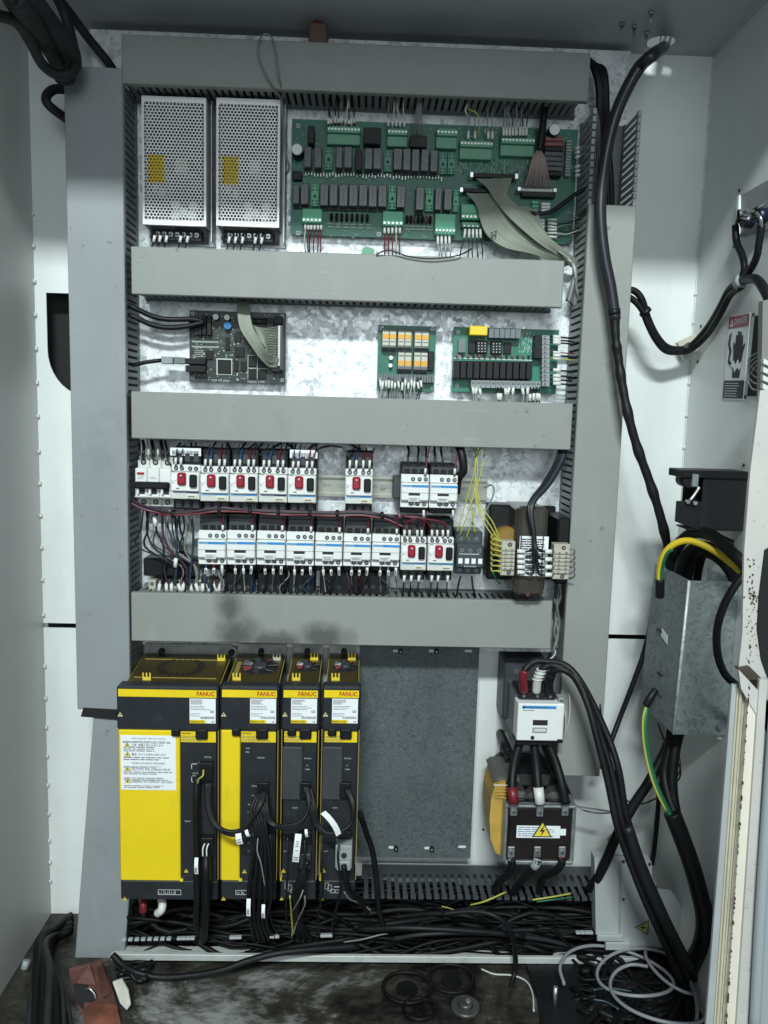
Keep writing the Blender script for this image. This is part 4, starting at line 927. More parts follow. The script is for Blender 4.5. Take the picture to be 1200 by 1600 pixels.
for q, s in CT:
    contactor('white contactor with blue stripe, ' + s, q)
    w = q[2]-q[0]
    wire([(q[2]-6, q[1]+1, .068), (q[2]-5, q[1]-2, .074), (q[2]-5, q[1]-10, .074), (q[2]-4, q[1]-22, .078), (q[2]-3, 801, .08)], .0010, WRED, 'short red wire with white marker between violet loom and the contactors', 'red wires onto the row of seven contactors', marks=((1, 2),))
contactor('white contactor with blue stripe, left one of the joined pair on the upper rail', (626.5,742,671,794), top=.016)
contactor('white contactor with blue stripe, right one of the joined pair on the upper rail', (672,743,716,795), top=.016)
x0, x1, z0, z1 = R(614, 745, 626, 778, .04); solo('rail_stop', MB().box(x0, x1, -.042, -.0106, z0, z1, .001), DGREY, 'dark grey rail clamp left of the joined pair of contactors', 'clamp')
x0, x1, z0, z1 = R(596, 768, 600, 774, .01)
p = W(598, 760, .0045); solo('rail_bolt', MB().cyl((p.x, -.009, p.z), .0042, .0042, n=12), MET2, 'bolt head on the bare upper rail left of the joined contactors', 'bolt')
wires_up([664, 710], 744, 696, [WRED, WRED], 'thin red wire with white marker on top of the joined contactor pair', 'red wires above the joined contactors', mk=9)
for i, x in enumerate((638, 654, 667, 681, 692)):
    cable('black_wire', 'black wire rising from the joined contactor pair into the duct', 'wire', [(x, 728, .062), (x-1, 716, .06), (x+1-i, 704, .05), (x-2, 694, .04)], .0019, WBLK, 'black wires above the joined contactors', 6)
cable('black_cable', 'thick black cable dropping from the duct right of the joined contactors', 'cable', [(716,694,.06),(722,712,.07),(724,735,.07),(716,748,.06),(713,770,.05)], .0065, BLK)
for x in (662, 708):
    wire([(x, 793, .074), (x, 797, .078), (x, 808, .078), (x-6, 816, .07), (x-14, 812, .05)], .0010, WBLK, 'short black wire with white marker under the joined contactor pair', 'wires below the joined contactors', marks=((1, 2),))
# arcs between the lower breakers and the loom
for i, (x, s) in enumerate(((632, 0), (640, 0), (652, 0), (659, 0), (675, 0), (683, 0), (692, 0), (700, 0))):
    mid = 655+ (x-655)*.5; top = 808+abs(i-3.5)*.6
    wire([(x, 842, .072), (x, 839, .076), (x, 828, .077), (x+(4 if i < 4 else -8), 816, .082), (648+i*2, top, .084), (625+i*2, 806, .08)], .0010, [WRED, WPUR, WPUR, WRED][i % 4], 'thin dark red wire arching onto the lower pair of breakers', 'red arcs above the lower pair of breakers', marks=((1, 2),))
for i, x in enumerate((632, 643, 655, 675, 685, 700)):
    wire([(x, 897, .066), (x, 899, .070), (x-1, 909, .070), (x-2, 922, .06), (x-3, 938, .04)], .0011, WBLK, 'short wire with white marker below the lower pair of breakers', 'wires below the lower pair of breakers', marks=((1, 2),))
# violet loom between the two rows
for k in range(6):
    dy = (k-2.5)*1.4; dd = .084+((k*7) % 3)*.0022
    cable('loom_wire', 'dark red and violet loom strand between the two breaker rows, %s from top' % NTH[k], 'wire', [(206,784+dy,.06),(225,793+dy,.07),(262,802+dy*.7,dd),(300,801+dy*.6,dd),(340,796+dy,dd),(385,798+dy*.6,dd),(432,801+dy,dd),(480,802+dy*.7,dd),(520,803+dy,dd),(562,802+dy,dd),(592,806+dy,dd),(612,812+dy,.075),(640,826+dy,.05)], .0013, [WPUR, WPUR, WBLK, WPUR, WGRY, WRED][k], 'strands of the loom between the breaker rows', 6)
for x, y in ((271,803),(343,797),(391,799),(435,801),(484,802),(527,803),(597,806)):
    a = W(x-2.5, y, .086); b_ = W(x+2.5, y, .086); solo('cable_tie', MB().tube([a, b_], .0065, 10, True, 1), BLK, 'black cable tie round the violet loom between the rows', 'cable tie', 'cable ties on the loom')
# wires below contactors
for q, s in CT:
    for t, c in ((.30, WGRY), (.58, WBLU), (.86, WWHT)):
        x = q[0]+(q[2]-q[0])*t; y = q[3]; k = random.uniform(-4, 8)
        wire([(x, y-2, .068), (x, y+(4 if t < .8 else 0), .072), (x+random.uniform(-1, 1), y+13, .072), (x+k*.5, y+30, .05), (x+k, 940, .035)], .0011, random.choice([WRED, WBLU, WWHT, WGRY, WBLK, WPUR]), 'thin wire with white marker below the row of seven contactors', 'wires below the row of seven contactors', marks=((1, 2),))
for k in range(16):
    x = 322+k*18+random.uniform(-5, 5)
    cable('black_wire', 'dark wire, %s from the left, slanting behind the markers under the seven contactors' % NTH[k], 'wire', [(x, 884, .05), (x+random.uniform(-6, 6), 900, .052), (x+random.uniform(-14, 14), 918, .052), (x+random.uniform(-20, 20), 940, .04)], random.choice([.0011, .0014, .0018]), random.choice([WBLK, WPUR, WGRY, WBLK, WTEAL]), 'dark wires slanting under the contactors', 6)
# dark overload blocks behind those wires
for i, q in enumerate(((350,893,398,930),(402,893,446,930),(450,894,492,930),(500,893,560,930),(562,893,604,930))):
    x0, x1, z0, z1 = R(*q, .045); T = thing('overload_block', 'black overload block under the row of seven contactors, number %s from left' % ['one','two','three','four','five'][i], 'relay block', (x0, -.01, z0), 'black blocks under the contactors')
    part('body', MB().box(x0, x1, -.045, -.001, z0, z1, .002), BLK, T)
    for k in range(3): screw(x0+(x1-x0)*(.22+.28*k), -.0452, z0+(z1-z0)*.35, .0034, T, DGREY)
# lower left: dark cable bunch, terminal row
x0, x1, z0, z1 = R(225, 872, 308, 900, .03); T = thing('current_block', 'black mounted block with an eyelet behind the left wire bunch', 'terminal block', (x0, 0, z0)); part('body', MB().box(x0, x1, -.034, -.001, z0, z1, .002), BLK, T)
p = W(286, 868, .03); part('eyelet', MB().cyl((p.x, -.032, p.z), .008, .006, n=16), BLK, T); part('eyelet_hole', MB().cyl((p.x, -.0325, p.z), .003, .0006, n=10), LGREY, T)
T = None
for k in range(14):
    a = 232+k*12.6; x0, x1, z0, z1 = R(a, 906, a+11.6, 926, .035)
    T = thing('rail_terminal', 'single rail terminal, %s from the left, in the row above the soot-stained duct' % NTH[k], 'terminal', ((x0+x1)/2, -.004, z0), 'dark rail terminals above the stained duct')
    part('body', MB().box(x0, x1, -.036, -.002, z0, z1, .001), DGREY if k % 3 else BEIGE, T); hole((x0+x1)/2, -.0363, z1-.006, .003, T)
for k in range(11):
    x = 250+k*9.5; m_ = [WWHT, WBLK][k % 4 == 3]
    wire([(x, 908, .038), (x+random.uniform(-2, 2), 912, .042), (x+random.uniform(-3, 4), 924, .045), (x+random.uniform(-4, 5), 938, .04)], .0014, m_, 'wire with white ferrule, %s from the left, in the terminal row above the stained duct' % NTH[k], 'ferruled wires in the terminal row', marks=((1, 2),))
for k in range(15):
    x = 224+k*4.6; e = 232+random.uniform(0, 85)
    cable('black_wire', 'dark wire, %s from the left, in the bunch hanging left of the seven contactors' % NTH[k], 'wire', [(x, 797, .055), (x+random.uniform(-6, 6), 825, .05), (x+random.uniform(-9, 12), 855, .05), (e+random.uniform(-6, 6), 885, .045), (e, 912, .04)], random.choice([.0013, .0017, .0022]), random.choice([WBLK, WBLK, WGRY, WTEAL, WPUR, WBLK]), 'dark wires hanging left of the contactors', 6)
a, b_ = W(242, 807, .062), W(243, 822, .060); solo('cable_ferrule', MB().tube([a, b_], .0036, 8, True, 1), WHT, 'white fat ferrule in the dark wire bunch below the three-pole switch', 'ferrule')
for x in (277, 299):
    cable('black_wire', 'bluish black wire hanging free before the bare plate below the breakers', 'wire', [(x, 806, .06), (x+(3 if x > 280 else -1), 840, .058), (x-1 if x < 280 else x, 880, .055), (x-4, 915, .05)], .0019, WTEAL, 'free bluish black wires below the breakers', 6)
a, b_ = W(275, 872, .057), W(274, 886, .057); solo('marker_sleeve', MB().tube([a, b_], .0032, 8, True, 1), SLEEVE, 'single white marker on a wire just left of the first of the seven contactors', 'marker')

# small dark contactor
x0, x1, z0, z1 = R(713, 833, 756, 901, .078); w = x1-x0; h = z1-z0; X = lambda t: x0+w*t; Z = lambda t: z0+h*t
SG = mat('slate_plastic', (.045,.062,.068), .45, 0, .1, 40)
T = thing('small_contactor', 'dark slate contactor with white square terminals between breakers and transformer', 'contactor', (x0+w/2, -.0105, z0))
part('base', MB().box(x0, x1, -.058, -.0108, z0, z1, .002), SG, T); part('raised_front', MB().box(X(.02), X(.98), -.078, -.058, Z(.2), Z(.74), .002), SG, T)
for t in (.08, .32, .56, .80): part('white_terminal_tag', MB().box(X(t), X(t+.15), -.0786, -.078, Z(.30), Z(.42)), PAPER, T)
for t in (.2, .5, .82): screw(X(t), -.0783, Z(.60), .0032, T, MET2); screw(X(t-.05 if t > .3 else t), -.0585, Z(.83), .0032, T, MET2); screw(X(t), -.0583, Z(.09), .003, T, MET2)
b = MB(); lines(b, X(.1), X(.9), Z(.50), Z(.54), -.0783, 1, .5, .1); part('front_print', b, INKW, T)
text('Schneider', X(.30), -.0783, Z(.22), h*.045, T, INKW, width=w*.45)
for pts in ([(752,696,.05),(744,720,.06),(742,760,.07),(735,790,.075),(718,838,.066)], [(738,692,.05),(746,725,.06),(744,765,.07),(742,800,.075),(728,842,.066)], [(735,780,.07),(738,805,.075),(742,835,.066)],
            [(745,700,.05),(740,740,.06),(732,770,.06),(714,830,.066)], [(742,760,.07),(750,795,.08),(768,825,.09),(786,856,.092)], [(744,758,.07),(752,790,.08),(772,820,.09),(786,862,.092)], [(741,762,.07),(749,800,.08),(766,832,.09),(785,850,.092)], [(760,690,.05),(752,735,.06),(744,765,.07)]):
    cable('yellow_wire', 'thin yellow wire between the duct, the dark contactor and the transformer', 'wire', pts, .0010, WYEL, 'yellow wires near the transformer', 6)
cable('grey_wire_loop', 'thin grey wire looping right of the rail end above the transformer', 'wire', [(757,762,.03),(768,758,.04),(772,768,.05),(766,785,.05),(758,800,.05)], .0013, WGRY)
for pts in ([(720,900,.06),(716,915,.055),(713,938,.04)], [(737,900,.06),(739,918,.055),(745,938,.04)]):
    cable('black_wire', 'short black wire under the dark slate contactor', 'wire', pts, .0016, WBLK, 'black wires under the dark contactor', 6)

# ================================================================== transformer
x0, x1, z0, z1 = R(798, 792, 866, 932, .115)
T = thing('control_transformer', 'brown-black varnished transformer with yellow coil and beige terminals in the third row', 'transformer', ((x0+x1)/2, 0, z0))
a = R(766, 790, 866, 905, .01); part('mounting_foot', MB().box(a[0], a[1], -.010, -.0005, a[2], a[3], .002), BLK, T)
part('core', MB().box(x0+.008, x1-.008, -.100, -.010, z0+.004, z1-.004, .003), VARN, T)
part('shroud', MB().box(x0+.010, x1-.012, -.112, -.100, z0, z1, .004), VARN, T); 
for f in (.12, .88): part('shroud_rib', MB().box(x0+.010+(x1-x0-.022)*f-.001, x0+.010+(x1-x0-.022)*f+.001, -.1135, -.112, z0+.002, z1-.002, .0005), VARN, T)
a = R(764, 790, 800, 908, .06); part('left_yoke', MB().box(a[0], a[1], -.05, -.01, a[2], a[3], .003), BLK, T)
b = MB(); a = R(772, 815, 803, 880, .06); b.cyl(((a[0]+a[1])/2+.004, -.09, (a[2]+a[3])/2), .026, .06, n=24); part('coil', b, COIL, T)
a = R(868, 808, 888, 912, .08); part('right_yoke', MB().box(a[0], a[1], -.085, -.01, a[2], a[3], .003), BLK, T)
for q, n in (((783,846,805,900), 6), ((865,851,891,906), 6)):
    x0_, x1_, z0_, z1_ = R(*q, .122); o = part('terminal_block', MB().box(x0_, x1_, -.120, -.100, z0_, z1_, .0012), BEIGE, T); hh = z1_-z0_
    hole((x0_+x1_)/2+.002, -.1203, z1_-.005, .0032, o); hole((x0_+x1_)/2+.002, -.1203, z0_+.005, .0032, o)
    for k in range(n):
        zc = z0_+hh*(.17+.66*(k+.5)/n); part('terminal_pole', MB().box(x0_+.001, x1_-.001, -.1235, -.120, zc-hh*.045, zc+hh*.045, .0008), BEIGE, o)
        for t in (.3, .72): screw(x0_+(x1_-x0_)*t, -.1237, zc, .0017, o, METAL, slot=False)
a = R(811, 838, 856, 900, .113); o = part('paper_label', MB().box(a[0], a[1], -.1128, -.1121, a[2], a[3]), PAPER, T)
b = MB(); lines(b, a[0]+.003, a[1]-.003, a[2]+.003, a[3]-.003, -.1131, 15, .55, .3); part('label_print', b, INK, o)
p = R(825, 920, 834, 929, .113); part('sooty_spot', MB().cyl((p[0], -.1126, p[2]), .003, .0004, n=10), COPPER, T)
for k in range(5):
    y = 861+k*8.2
    wire([(806, y, .122), (808, y, .124), (820, y+1, .124), (833, y-3+k, .128), (836, 846, .13)], .0016, WBLK, 'black wire with white markers left on the transformer label', 'wires from left transformer terminals', marks=((1, 2),))
for k in range(4):
    y = 862+k*12
    wire([(864, y, .122), (862, y, .124), (851, y, .124), (841, y-4, .128), (837, 850, .13)], .0018, WBLK, 'black wire with white markers right on the transformer label', 'wires from right transformer terminals', marks=((1, 2),))
for k in range(7):
    y = 846+k*8
    wire([(784, y, .12), (777, y-2, .118), (769, y-5+k*.5, .11), (768, y-9, .10), (774, y-10, .09), (784, y-8, .07)], .0014, WYEL, 'yellow wire looping out of the left transformer terminals', 'yellow loops left of the transformer')
for k in range(5): wire([(889, 858+k*9, .12), (896, 858+k*9, .118), (898, 864+k*9, .11), (890, 868+k*9, .10)], .0010, WGRY, 'thin grey wire loop right of the transformer terminals', 'grey loops right of the transformer')
cable('green_wire', 'green wire with white lug at the lower left of the transformer', 'wire', [(771,875,.10),(768,888,.10),(774,903,.10),(781,912,.09)], .0015, WGRN)
for i, dx in enumerate((-4, 0, 4, 7)):
    cable('black_cable', ['leftmost black strand', 'second black strand', 'bluish-green strand', 'rightmost black strand'][i]+' from the right duct down onto the transformer', 'cable', [(880+dx, 694, .06), (872+dx, 722, .075), (852+dx, 757, .10), (832+dx*.7, 782, .118), (828+dx*.5, 800, .125), (834+dx*.2, 835, .128), (835+dx*.4, 868+i*4, .126)], .0026, WBLK if i != 2 else WTEAL, 'black strands running onto the transformer', 7)
for pts in ([(872,905,.08),(876,930,.07),(868,960,.05),(872,990,.05),(868,1012,.05)], [(866,935,.06),(872,960,.05),(866,985,.05),(872,1015,.04)], [(878,900,.07),(870,945,.06),(874,975,.05),(864,1020,.05)]):
    cable('grey_wire', 'thin grey wire in the gap between stained duct and right duct', 'wire', pts, .0018, WGRY, 'grey wires in the gap left of the right duct', 6)
# ================================================================== yellow drives
DF_ = .150
def clip(T, px, d, m=None):          # comb-shaped yellow fan clip
    x0, x1, z0, z1 = R(*px, d); w = x1-x0; b = MB().box(x0, x1, -d-.001, -d+.006, z0, z0+(z1-z0)*.45)
    for k in range(3): b.box(x0+w*k*.4, x0+w*(k*.4+.2), -d-.001, -d+.006, z0+(z1-z0)*.45, z1)
    return part('fan_clip', b, m or YELP, T)
def drive(label, xa, xb, kind):
    x0, _, z0, z1 = R(xa, 1078, xb, 1409, DF_); x1 = W(xb, 1243, DF_).x
    T = thing('servo_drive', label, 'servo drive', ((x0+x1)/2, 0, z0), 'yellow and charcoal drives side by side')
    zcap0 = W((xa+xb)/2, 1142, DF_).z; zcap1 = W((xa+xb)/2, 1073, DF_).z; zb = W((xa+xb)/2, 1378, DF_).z
    # metal case and top
    zbk = W((xa+xb)/2, 1022, .010).z; ang = math.atan2(zbk-(zcap1-.008), .112)
    part('case', MB().slab([(x0+.004, -.128, z0+.006), (x0+.004, -.128, zcap1-.013), (x0+.004, -.012, zcap1-.013+math.tan(ang)*.114), (x0+.004, -.001, zcap1-.013+math.tan(ang)*.114), (x0+.004, -.001, z0+.006)], (x1-x0-.007, 0, 0)), BRASS2, T)
    tp = part('top_plate', MB().box(x0+.006, x1-.006, -.118, -.012, zcap1-.012, zcap1-.006), BRASS, T)
    part('top_rim', MB().box(x0+.004, x1-.003, -.1205, -.1185, zcap1-.012, zcap1-.0055).box(x0+.004, x0+.0055, -.1185, -.012, zcap1-.012, zcap1-.008).box(x1-.0045, x1-.003, -.1185, -.012, zcap1-.012, zcap1-.008), GOLD, tp)
    zt_ = zcap1-.006
    for t in (.16, .84): 
        part('plate_screw', MB().cyl((x0+(x1-x0)*t, -.120, zcap1-.010), .0024, .003, 'z', 8), METAL, tp)
    cx = (x0+x1)/2+(.004 if kind != 'wide' else .0); cy = -.060; ra = min(.033, (x1-x0)*.34)
    if kind == 'wide':
        b = MB(); n = 22
        for k in range(n):
            a, c = 2*math.pi*(k+.12)/n, 2*math.pi*(k+.70)/n
            P = [(cx+1.15*ra*math.cos(a), cy+ra*math.sin(a)), (cx+1.15*ra*math.cos(c), cy+ra*math.sin(c)), (cx+.80*ra*math.cos(c), cy+.72*ra*math.sin(c)), (cx+.80*ra*math.cos(a), cy+.72*ra*math.sin(a))]
            b.add([(p[0], p[1], zt_+.0005) for p in P], [(0, 1, 2, 3)])
        part('fan_slots', b, INK, tp)
        part('rim_line', MB().box(x0+.012, x1-.012, -.1005, -.0995, zt_, zt_+.001).box(x0+.012, x1-.012, -.034, -.033, zt_, zt_+.001), GOLD, tp)
    else:
        o = part('fan_opening', MB().cyl((cx, cy, zt_), ra, .0008, 'z', 20), INK, tp)
        part('fan_hub', MB().cyl((cx, cy, zt_+.0008), ra*.42, .004, 'z', 14, ra*.3), DGREY, o)
        for k in range(7):
            a = 2*math.pi*k/7; c, s = math.cos(a), math.sin(a); r0, r1 = ra*.45, ra*.95; w = ra*.16
            part('fan_blade', MB().slab([(cx+c*r0-s*w*.5, cy+s*r0+c*w*.5, zt_+.001), (cx+c*r1-s*w*1.6, cy+s*r1+c*w*1.6, zt_+.001), (cx+c*r1+s*w*.6, cy+s*r1-c*w*.6, zt_+.0045), (cx+c*r0+s*w*.5, cy+s*r0-c*w*.5, zt_+.0035)], (0, 0, .0005)), MET2 if k % 3 == 0 else RELBR if k % 3 == 1 else DGREY, o)
        part('fan_plate', MB().box(x0+.010, cx-ra-.001, -.100, -.045, zt_, zt_+.0012), GOLD if kind == 'mid' else BRASS, tp)
    ya = zcap1-.004
    xo = x0+(.028 if kind == 'wide' else .012)
    for (u, dd) in ((xo, .108), (x1-.022, .034)):
        b = MB()
        b.box(u, u+.0125, -dd-.001, -dd, zt_, zt_+.005)
        for k in range(3): b.box(u+.0052*k, u+.0052*k+.0020, -dd-.001, -dd, zt_+.005, zt_+.012)
        part('fan_clip', b, YELP if not (kind == 'mid' and dd < .05) else CLEARP, tp)
    pv = Vector((0, -.120, zcap1-.012))-ORG[T]; tp.matrix_local = Matrix.Translation(pv) @ Matrix.Rotation(ang, 4, 'X') @ Matrix.Translation(-pv)
    # mounting ear on the plate
    zE = W((xa+xb)/2, 1010, .01).z; zE0 = W((xa+xb)/2, 1030, .01).z
    part('mounting_flange', MB().box(x0+.004, x1-.003, -.009, -.0065, zE0-.02, zE+.004), MET2, T)
    es = [.5] if kind != 'wide' else [.22, .98]
    for t in es:
        ex = x0+(x1-x0)*t; s = part('mounting_bolt', MB().cyl((ex, -.018, W((xa+xb)/2, 1017, .012).z), .0052, .010, n=12), BLK, T)
        part('washer', MB().cyl((ex, -.0105, W((xa+xb)/2, 1017, .012).z), .009, .0018, n=16), MET2, s)
    # charcoal cap
    cp = part('cap', MB().box(x0, x1, -DF_, -.128, zcap0, zcap1, .003), FDK, T)
    zy0, zy1 = W(xb-30, 1090, DF_).z, W(xb-30, 1078.5, DF_).z
    st = part('yellow_stripe', MB().box(x0+.003, x1-.003, -DF_-.0006, -DF_, zy0, zy1), YEL, cp)
    text('FANUC', x1-.005, -DF_-.0009, zy0+.0025, (zy1-zy0)*.62, T, INKR, width=.0270, align='r', bold=True)
    lw = .0385; la, lb = x1-.004-lw, x1-.004; lz1 = zy0-.0015; lz0 = lz1-.038
    lb_ = part('rating_label', MB().box(la, lb, -DF_-.0006, -DF_, lz0, lz1), PAPER, cp)
    part('label_foot', MB().box(la, la+lw*.62, -DF_-.0008, -DF_-.0006, lz0, lz0+.0052), YEL, T)
    text('FANUC LTD', la+.001, -DF_-.0011, lz0+.0012, .0028, T, INK, width=lw*.52, bold=True)
    text('CE', lb-.0085, -DF_-.0009, lz0+.0165, .0036, T, INK, bold=True); text('UL', lb-.006, -DF_-.0009, lz0+.0014, .0026, T, INK, bold=True)
    b = MB(); lines(b, la+.0015, la+lw*.55, lz1-.009, lz1-.001, -DF_-.0009, 5, .5); lines(b, la+.0015, la+lw*.8, lz1-.018, lz1-.0105, -DF_-.0009, 3, .3); lines(b, la+.0015, la+lw*.5, lz0+.010, lz0+.016, -DF_-.0009, 3, .3)
    x = la+lw*.42
    while x < lb-.002:
        w = random.uniform(.0003, .0009); b.box(x, x+w, -DF_-.0009, -DF_-.0006, lz0+.007, lz0+.0105); x += w+random.uniform(.0003, .0007)
    part('label_print', b, INKG, T)
    triangle_sign(x0+.0055, W(xa+6, 1117, DF_).z, .0098, -DF_-.0002, T, True, 0, mat('pale_yellow_field', (.62,.58,.32), .45))
    # body under the cap
    xs = W({'wide': 281, 'mid': 374.5}.get(kind, xa+4), 1250, DF_).x
    bd = .142
    if kind in ('wide', 'mid'):
        part('yellow_cover', MB().box(x0+.0015, xs, -DF_+.002, -.125, zb, zcap0-.0005, .0015), YEL, T)
    part('yellow_edge', MB().box(x0, x0+.0012, -DF_+.006, -.11, zb+.0, zcap0-.0005).box(x1-.0018, x1-.0006, -DF_+.006, -.11, zb, zcap0-.0005), GOLD, T)
    fx0 = xs if kind in ('wide', 'mid') else x0+.0035
    pn = part('front_panel', MB().box(fx0+.0004, x1-.0035, -DF_+.003, -.125, zb, zcap0-.0005, .001), FDK, T)
    part('lower_cover', MB().box(x0+.001, x1-.001, -DF_+.004, -.10, z0, zb-.0006, .002), FDK, T)
    part('corner_tab', MB().box(xs-.001, xs+.004, -DF_+.001, -.13, zb, zb+.004) if kind in ('wide', 'mid') else MB().box(x0+.001, x0+.003, -DF_+.002, -.13, zb, zb+.003), YELP, T)
    yq = -DF_+.003
    cz1 = W(xb-20, 1144.5, DF_).z; cz0 = W(xb-20, 1161, DF_).z
    cs = part('caution_strip', MB().box(fx0+.0012, x1-.0042, yq-.0006, yq, cz0, cz1), YEL, pn)
    text('CAUTION', fx0+.002, yq-.0009, cz1-.0042, .0028, T, INK, width=.0145, bold=True)
    b = MB(); lines(b, fx0+.002, x1-.010, cz0+.001, cz1-.006, yq-.0009, 4, .35); part('caution_print', b, INKG, T)
    for (u, v, e) in ((fx0-.012 if kind != 'slim' else fx0+.006, .013, .008), (fx0+.024 if kind == 'wide' else fx0+.024, .018, .012)):
        part('latch_tab', MB().box(u, min(u+v, x1-.006), -DF_-.004, -DF_+.004, zcap0-e, zcap0+.004, .002), BLK, cp)
    # details on the front panel
    def at(px_, py_): return W(px_, py_, DF_-.003)
    def pbox(name, a, b_, c, d_, out, m, cz=.001): 
        r = R(a, b_, c, d_, DF_-.003+out); return part(name, MB().box(r[0], r[1], yq-out, yq+.001, r[2], r[3], cz), m, pn)
    def lab(s, a, b_, h=.0022): p = at(a, b_); text(s, p.x, yq-.0003, p.z, h, T, INKW)
    if kind == 'wide':
        pbox('display', 321, 1163, 332, 1175, .0006, INK, 0); lab('8', 324.5, 1173.5, .007); lab('STATUS', 319, 1184)
        pbox('socket', 311, 1193, 332, 1222, .010, BLK); pbox('recess', 311, 1238, 334, 1278, .0006, INK, 0); pbox('recess', 311, 1281, 334, 1308, .0006, INK, 0); pbox('connector', 313, 1310, 333, 1340, .014, BLK)
        lab('L+', 311, 1192); lab('AC IN', 301, 1209); lab('TEST', 300, 1213); lab('RELAY', 289, 1284)
        b = MB()
        for q in ((299,1193,308,1194),(299,1193,300,1201),(299,1214,300,1222),(299,1221,306,1222)): r = R(*q, DF_-.003); b.box(r[0], r[1], yq-.0004, yq, r[2], r[3])
        part('panel_print', b, INKW, T)
        sx0, sx1, sz0, sz1 = R(189, 1149, 275, 1234, DF_-.002); yy = -DF_+.002
        s = part('caution_sheet', MB().box(sx0, sx1, yy-.0006, yy, sz0, sz1), PAPER, T); H_ = sz1-sz0; W_ = sx1-sx0; b = MB(); yl = yy-.0009
        lines(b, sx0+W_*.04, sx1-W_*.04, sz0+H_*.855, sz0+H_*.90, yl, 2, .5, .1)
        for u, v in ((.70, .80), (.54, .615), (.40, .44), (.28, .345), (.17, .235), (.03, .09)): lines(b, sx0+W_*.05, sx1-W_*.05, sz0+H_*u, sz0+H_*(v), yl, 2 if u != .70 else 3, .42, .4)
        part('sheet_print', b, INKG, T)
        text('Warning for electric shock', sx0+W_*.2, yl, sz0+H_*.925, .0030, T, INK, width=W_*.62)
        text('注意  感電の恐れがあります', sx0+W_*.20, yl, sz0+H_*.80, .0040, T, INK, width=W_*.58)
        text('警告  やけどの恐れがあります', sx0+W_*.20, yl, sz0+H_*.63, .0040, T, INK, width=W_*.62)
        text('NOTES ON FANUC AMPLIFIERS', sx0+W_*.2, yl, sz0+H_*.475, .0028, T, INK, width=W_*.6)
        text('CAUTION  Risk of Electric Shock', sx0+W_*.18, yl, sz0+H_*.36, .0040, T, INK, width=W_*.72)
        text('WARNING  HOT SURFACES - Risk of Burn', sx0+W_*.18, yl, sz0+H_*.13, .0040, T, INK, width=W_*.76)
        for u in (.79, .62, .355, .13): triangle_sign(sx0+W_*.12, sz0+H_*(u+.025), .0095, yl+.0002, T, False)
        L_ = ['L1', 'L2', 'L3', ' ']
        b = MB(); p = R(247, 1390, 283, 1398, DF_-.004); yb_ = -DF_+.004-.0004
        for z in (p[2], p[3]-.0006): b.box(p[0], p[1], yb_, yb_+.0004, z, z+.0006)
        for k in range(5): x = p[0]+(p[1]-p[0]-.0006)*k/4; b.box(x, x+.0006, yb_-.0002, yb_+.0004, p[2], p[3])
        part('terminal_marks', b, INKW, T); text('L1  L2  L3', p[0]+.001, yb_-.0003, p[2]+.0015, .004, T, INKW, width=(p[1]-p[0])*.7)
        triangle_sign(at(195, 1405).x, at(195, 1405).z, .0085, yb_, T)
        triangle_sign(at(291, 1361).x, at(291, 1361).z, .0085, yq-.0002, T)
    elif kind == 'mid':
        pbox('display', 394, 1163, 421, 1177, .0006, INK, 0); lab('8 8', 401, 1176, .007); lab('STATUS', 402, 1185); lab('ALM', 384, 1170); lab('ERR', 384, 1176)
        for s, y in (('CXA2A',1229),('COP10B',1244),('TB-1',1258),('CX-3',1270),('JF1',1283),('JX5',1318),('JF2',1331)): lab(s, 393-(0 if y < 1250 else 6), y)
        pbox('connector', 401, 1224, 420, 1240, .006, BLK); pbox('socket', 395, 1286, 414, 1306, .02, DGREY); pbox('socket', 398, 1308, 419, 1342, .014, DGREY); pbox('recess', 400, 1243, 424, 1284, .0006, INK, 0)
        triangle_sign(at(382, 1362).x, at(382, 1362).z, .0085, yq-.0002, T); triangle_sign(at(349, 1405).x, at(349, 1405).z, .0085, yq+.0006, T)
        b = MB(); p = R(368, 1391, 396, 1398, DF_-.004); yb_ = -DF_+.004-.0004
        for z in (p[2], p[3]-.0006): b.box(p[0], p[1], yb_, yb_+.0004, z, z+.0006)
        for k in range(4): x = p[0]+(p[1]-p[0]-.0006)*k/3; b.box(x, x+.0006, yb_-.0002, yb_+.0004, p[2], p[3])
        part('terminal_marks', b, INKW, T); text('U  V  W', p[0]+.002, yb_-.0003, p[2]+.0012, .004, T, INKW, width=(p[1]-p[0])*.8)
    else:
        o = xa-440 if kind == 'slim' else 0
        pbox('display', 479+o, 1164, 489+o, 1176, .0006, INK, 0); lab('8', 482+o, 1175, .006); lab('STATUS', 477+o, 1186); lab('JX', 481+o, 1197); lab('LINK', 479+o, 1203)
        pbox('raised_panel', 443+o, 1168, 474+o, 1250, .004, DGREY)
        pbox('connector', 470+o, 1224, 487+o, 1248, .008, BLK)
        for s, y in (('CXA2B',1229),('COP10B',1244),('CX29',1263),('CX30',1288)): lab(s, 456+o+(3 if y > 1250 else 0), y)
        lab('JF1', 445+o, 1309); lab('OUT', 445+o, 1331); 
        pbox('socket', 467+o, 1300, 489+o, 1318, .008, BLK); r = R(442+o, 1320, 456+o, 1335, DF_-.003)
        triangle_sign(at(445+o, 1361).x, at(445+o, 1361).z, .0085, yq-.0002, T); triangle_sign(at(442+o, 1405).x, at(442+o, 1405).z, .0070, yq+.0006, T)
        p = R(447+o, 1380, 462+o, 1395, DF_-.004); yb_ = -DF_+.004-.0004; b = MB(); w_, h_ = p[1]-p[0], p[3]-p[2]
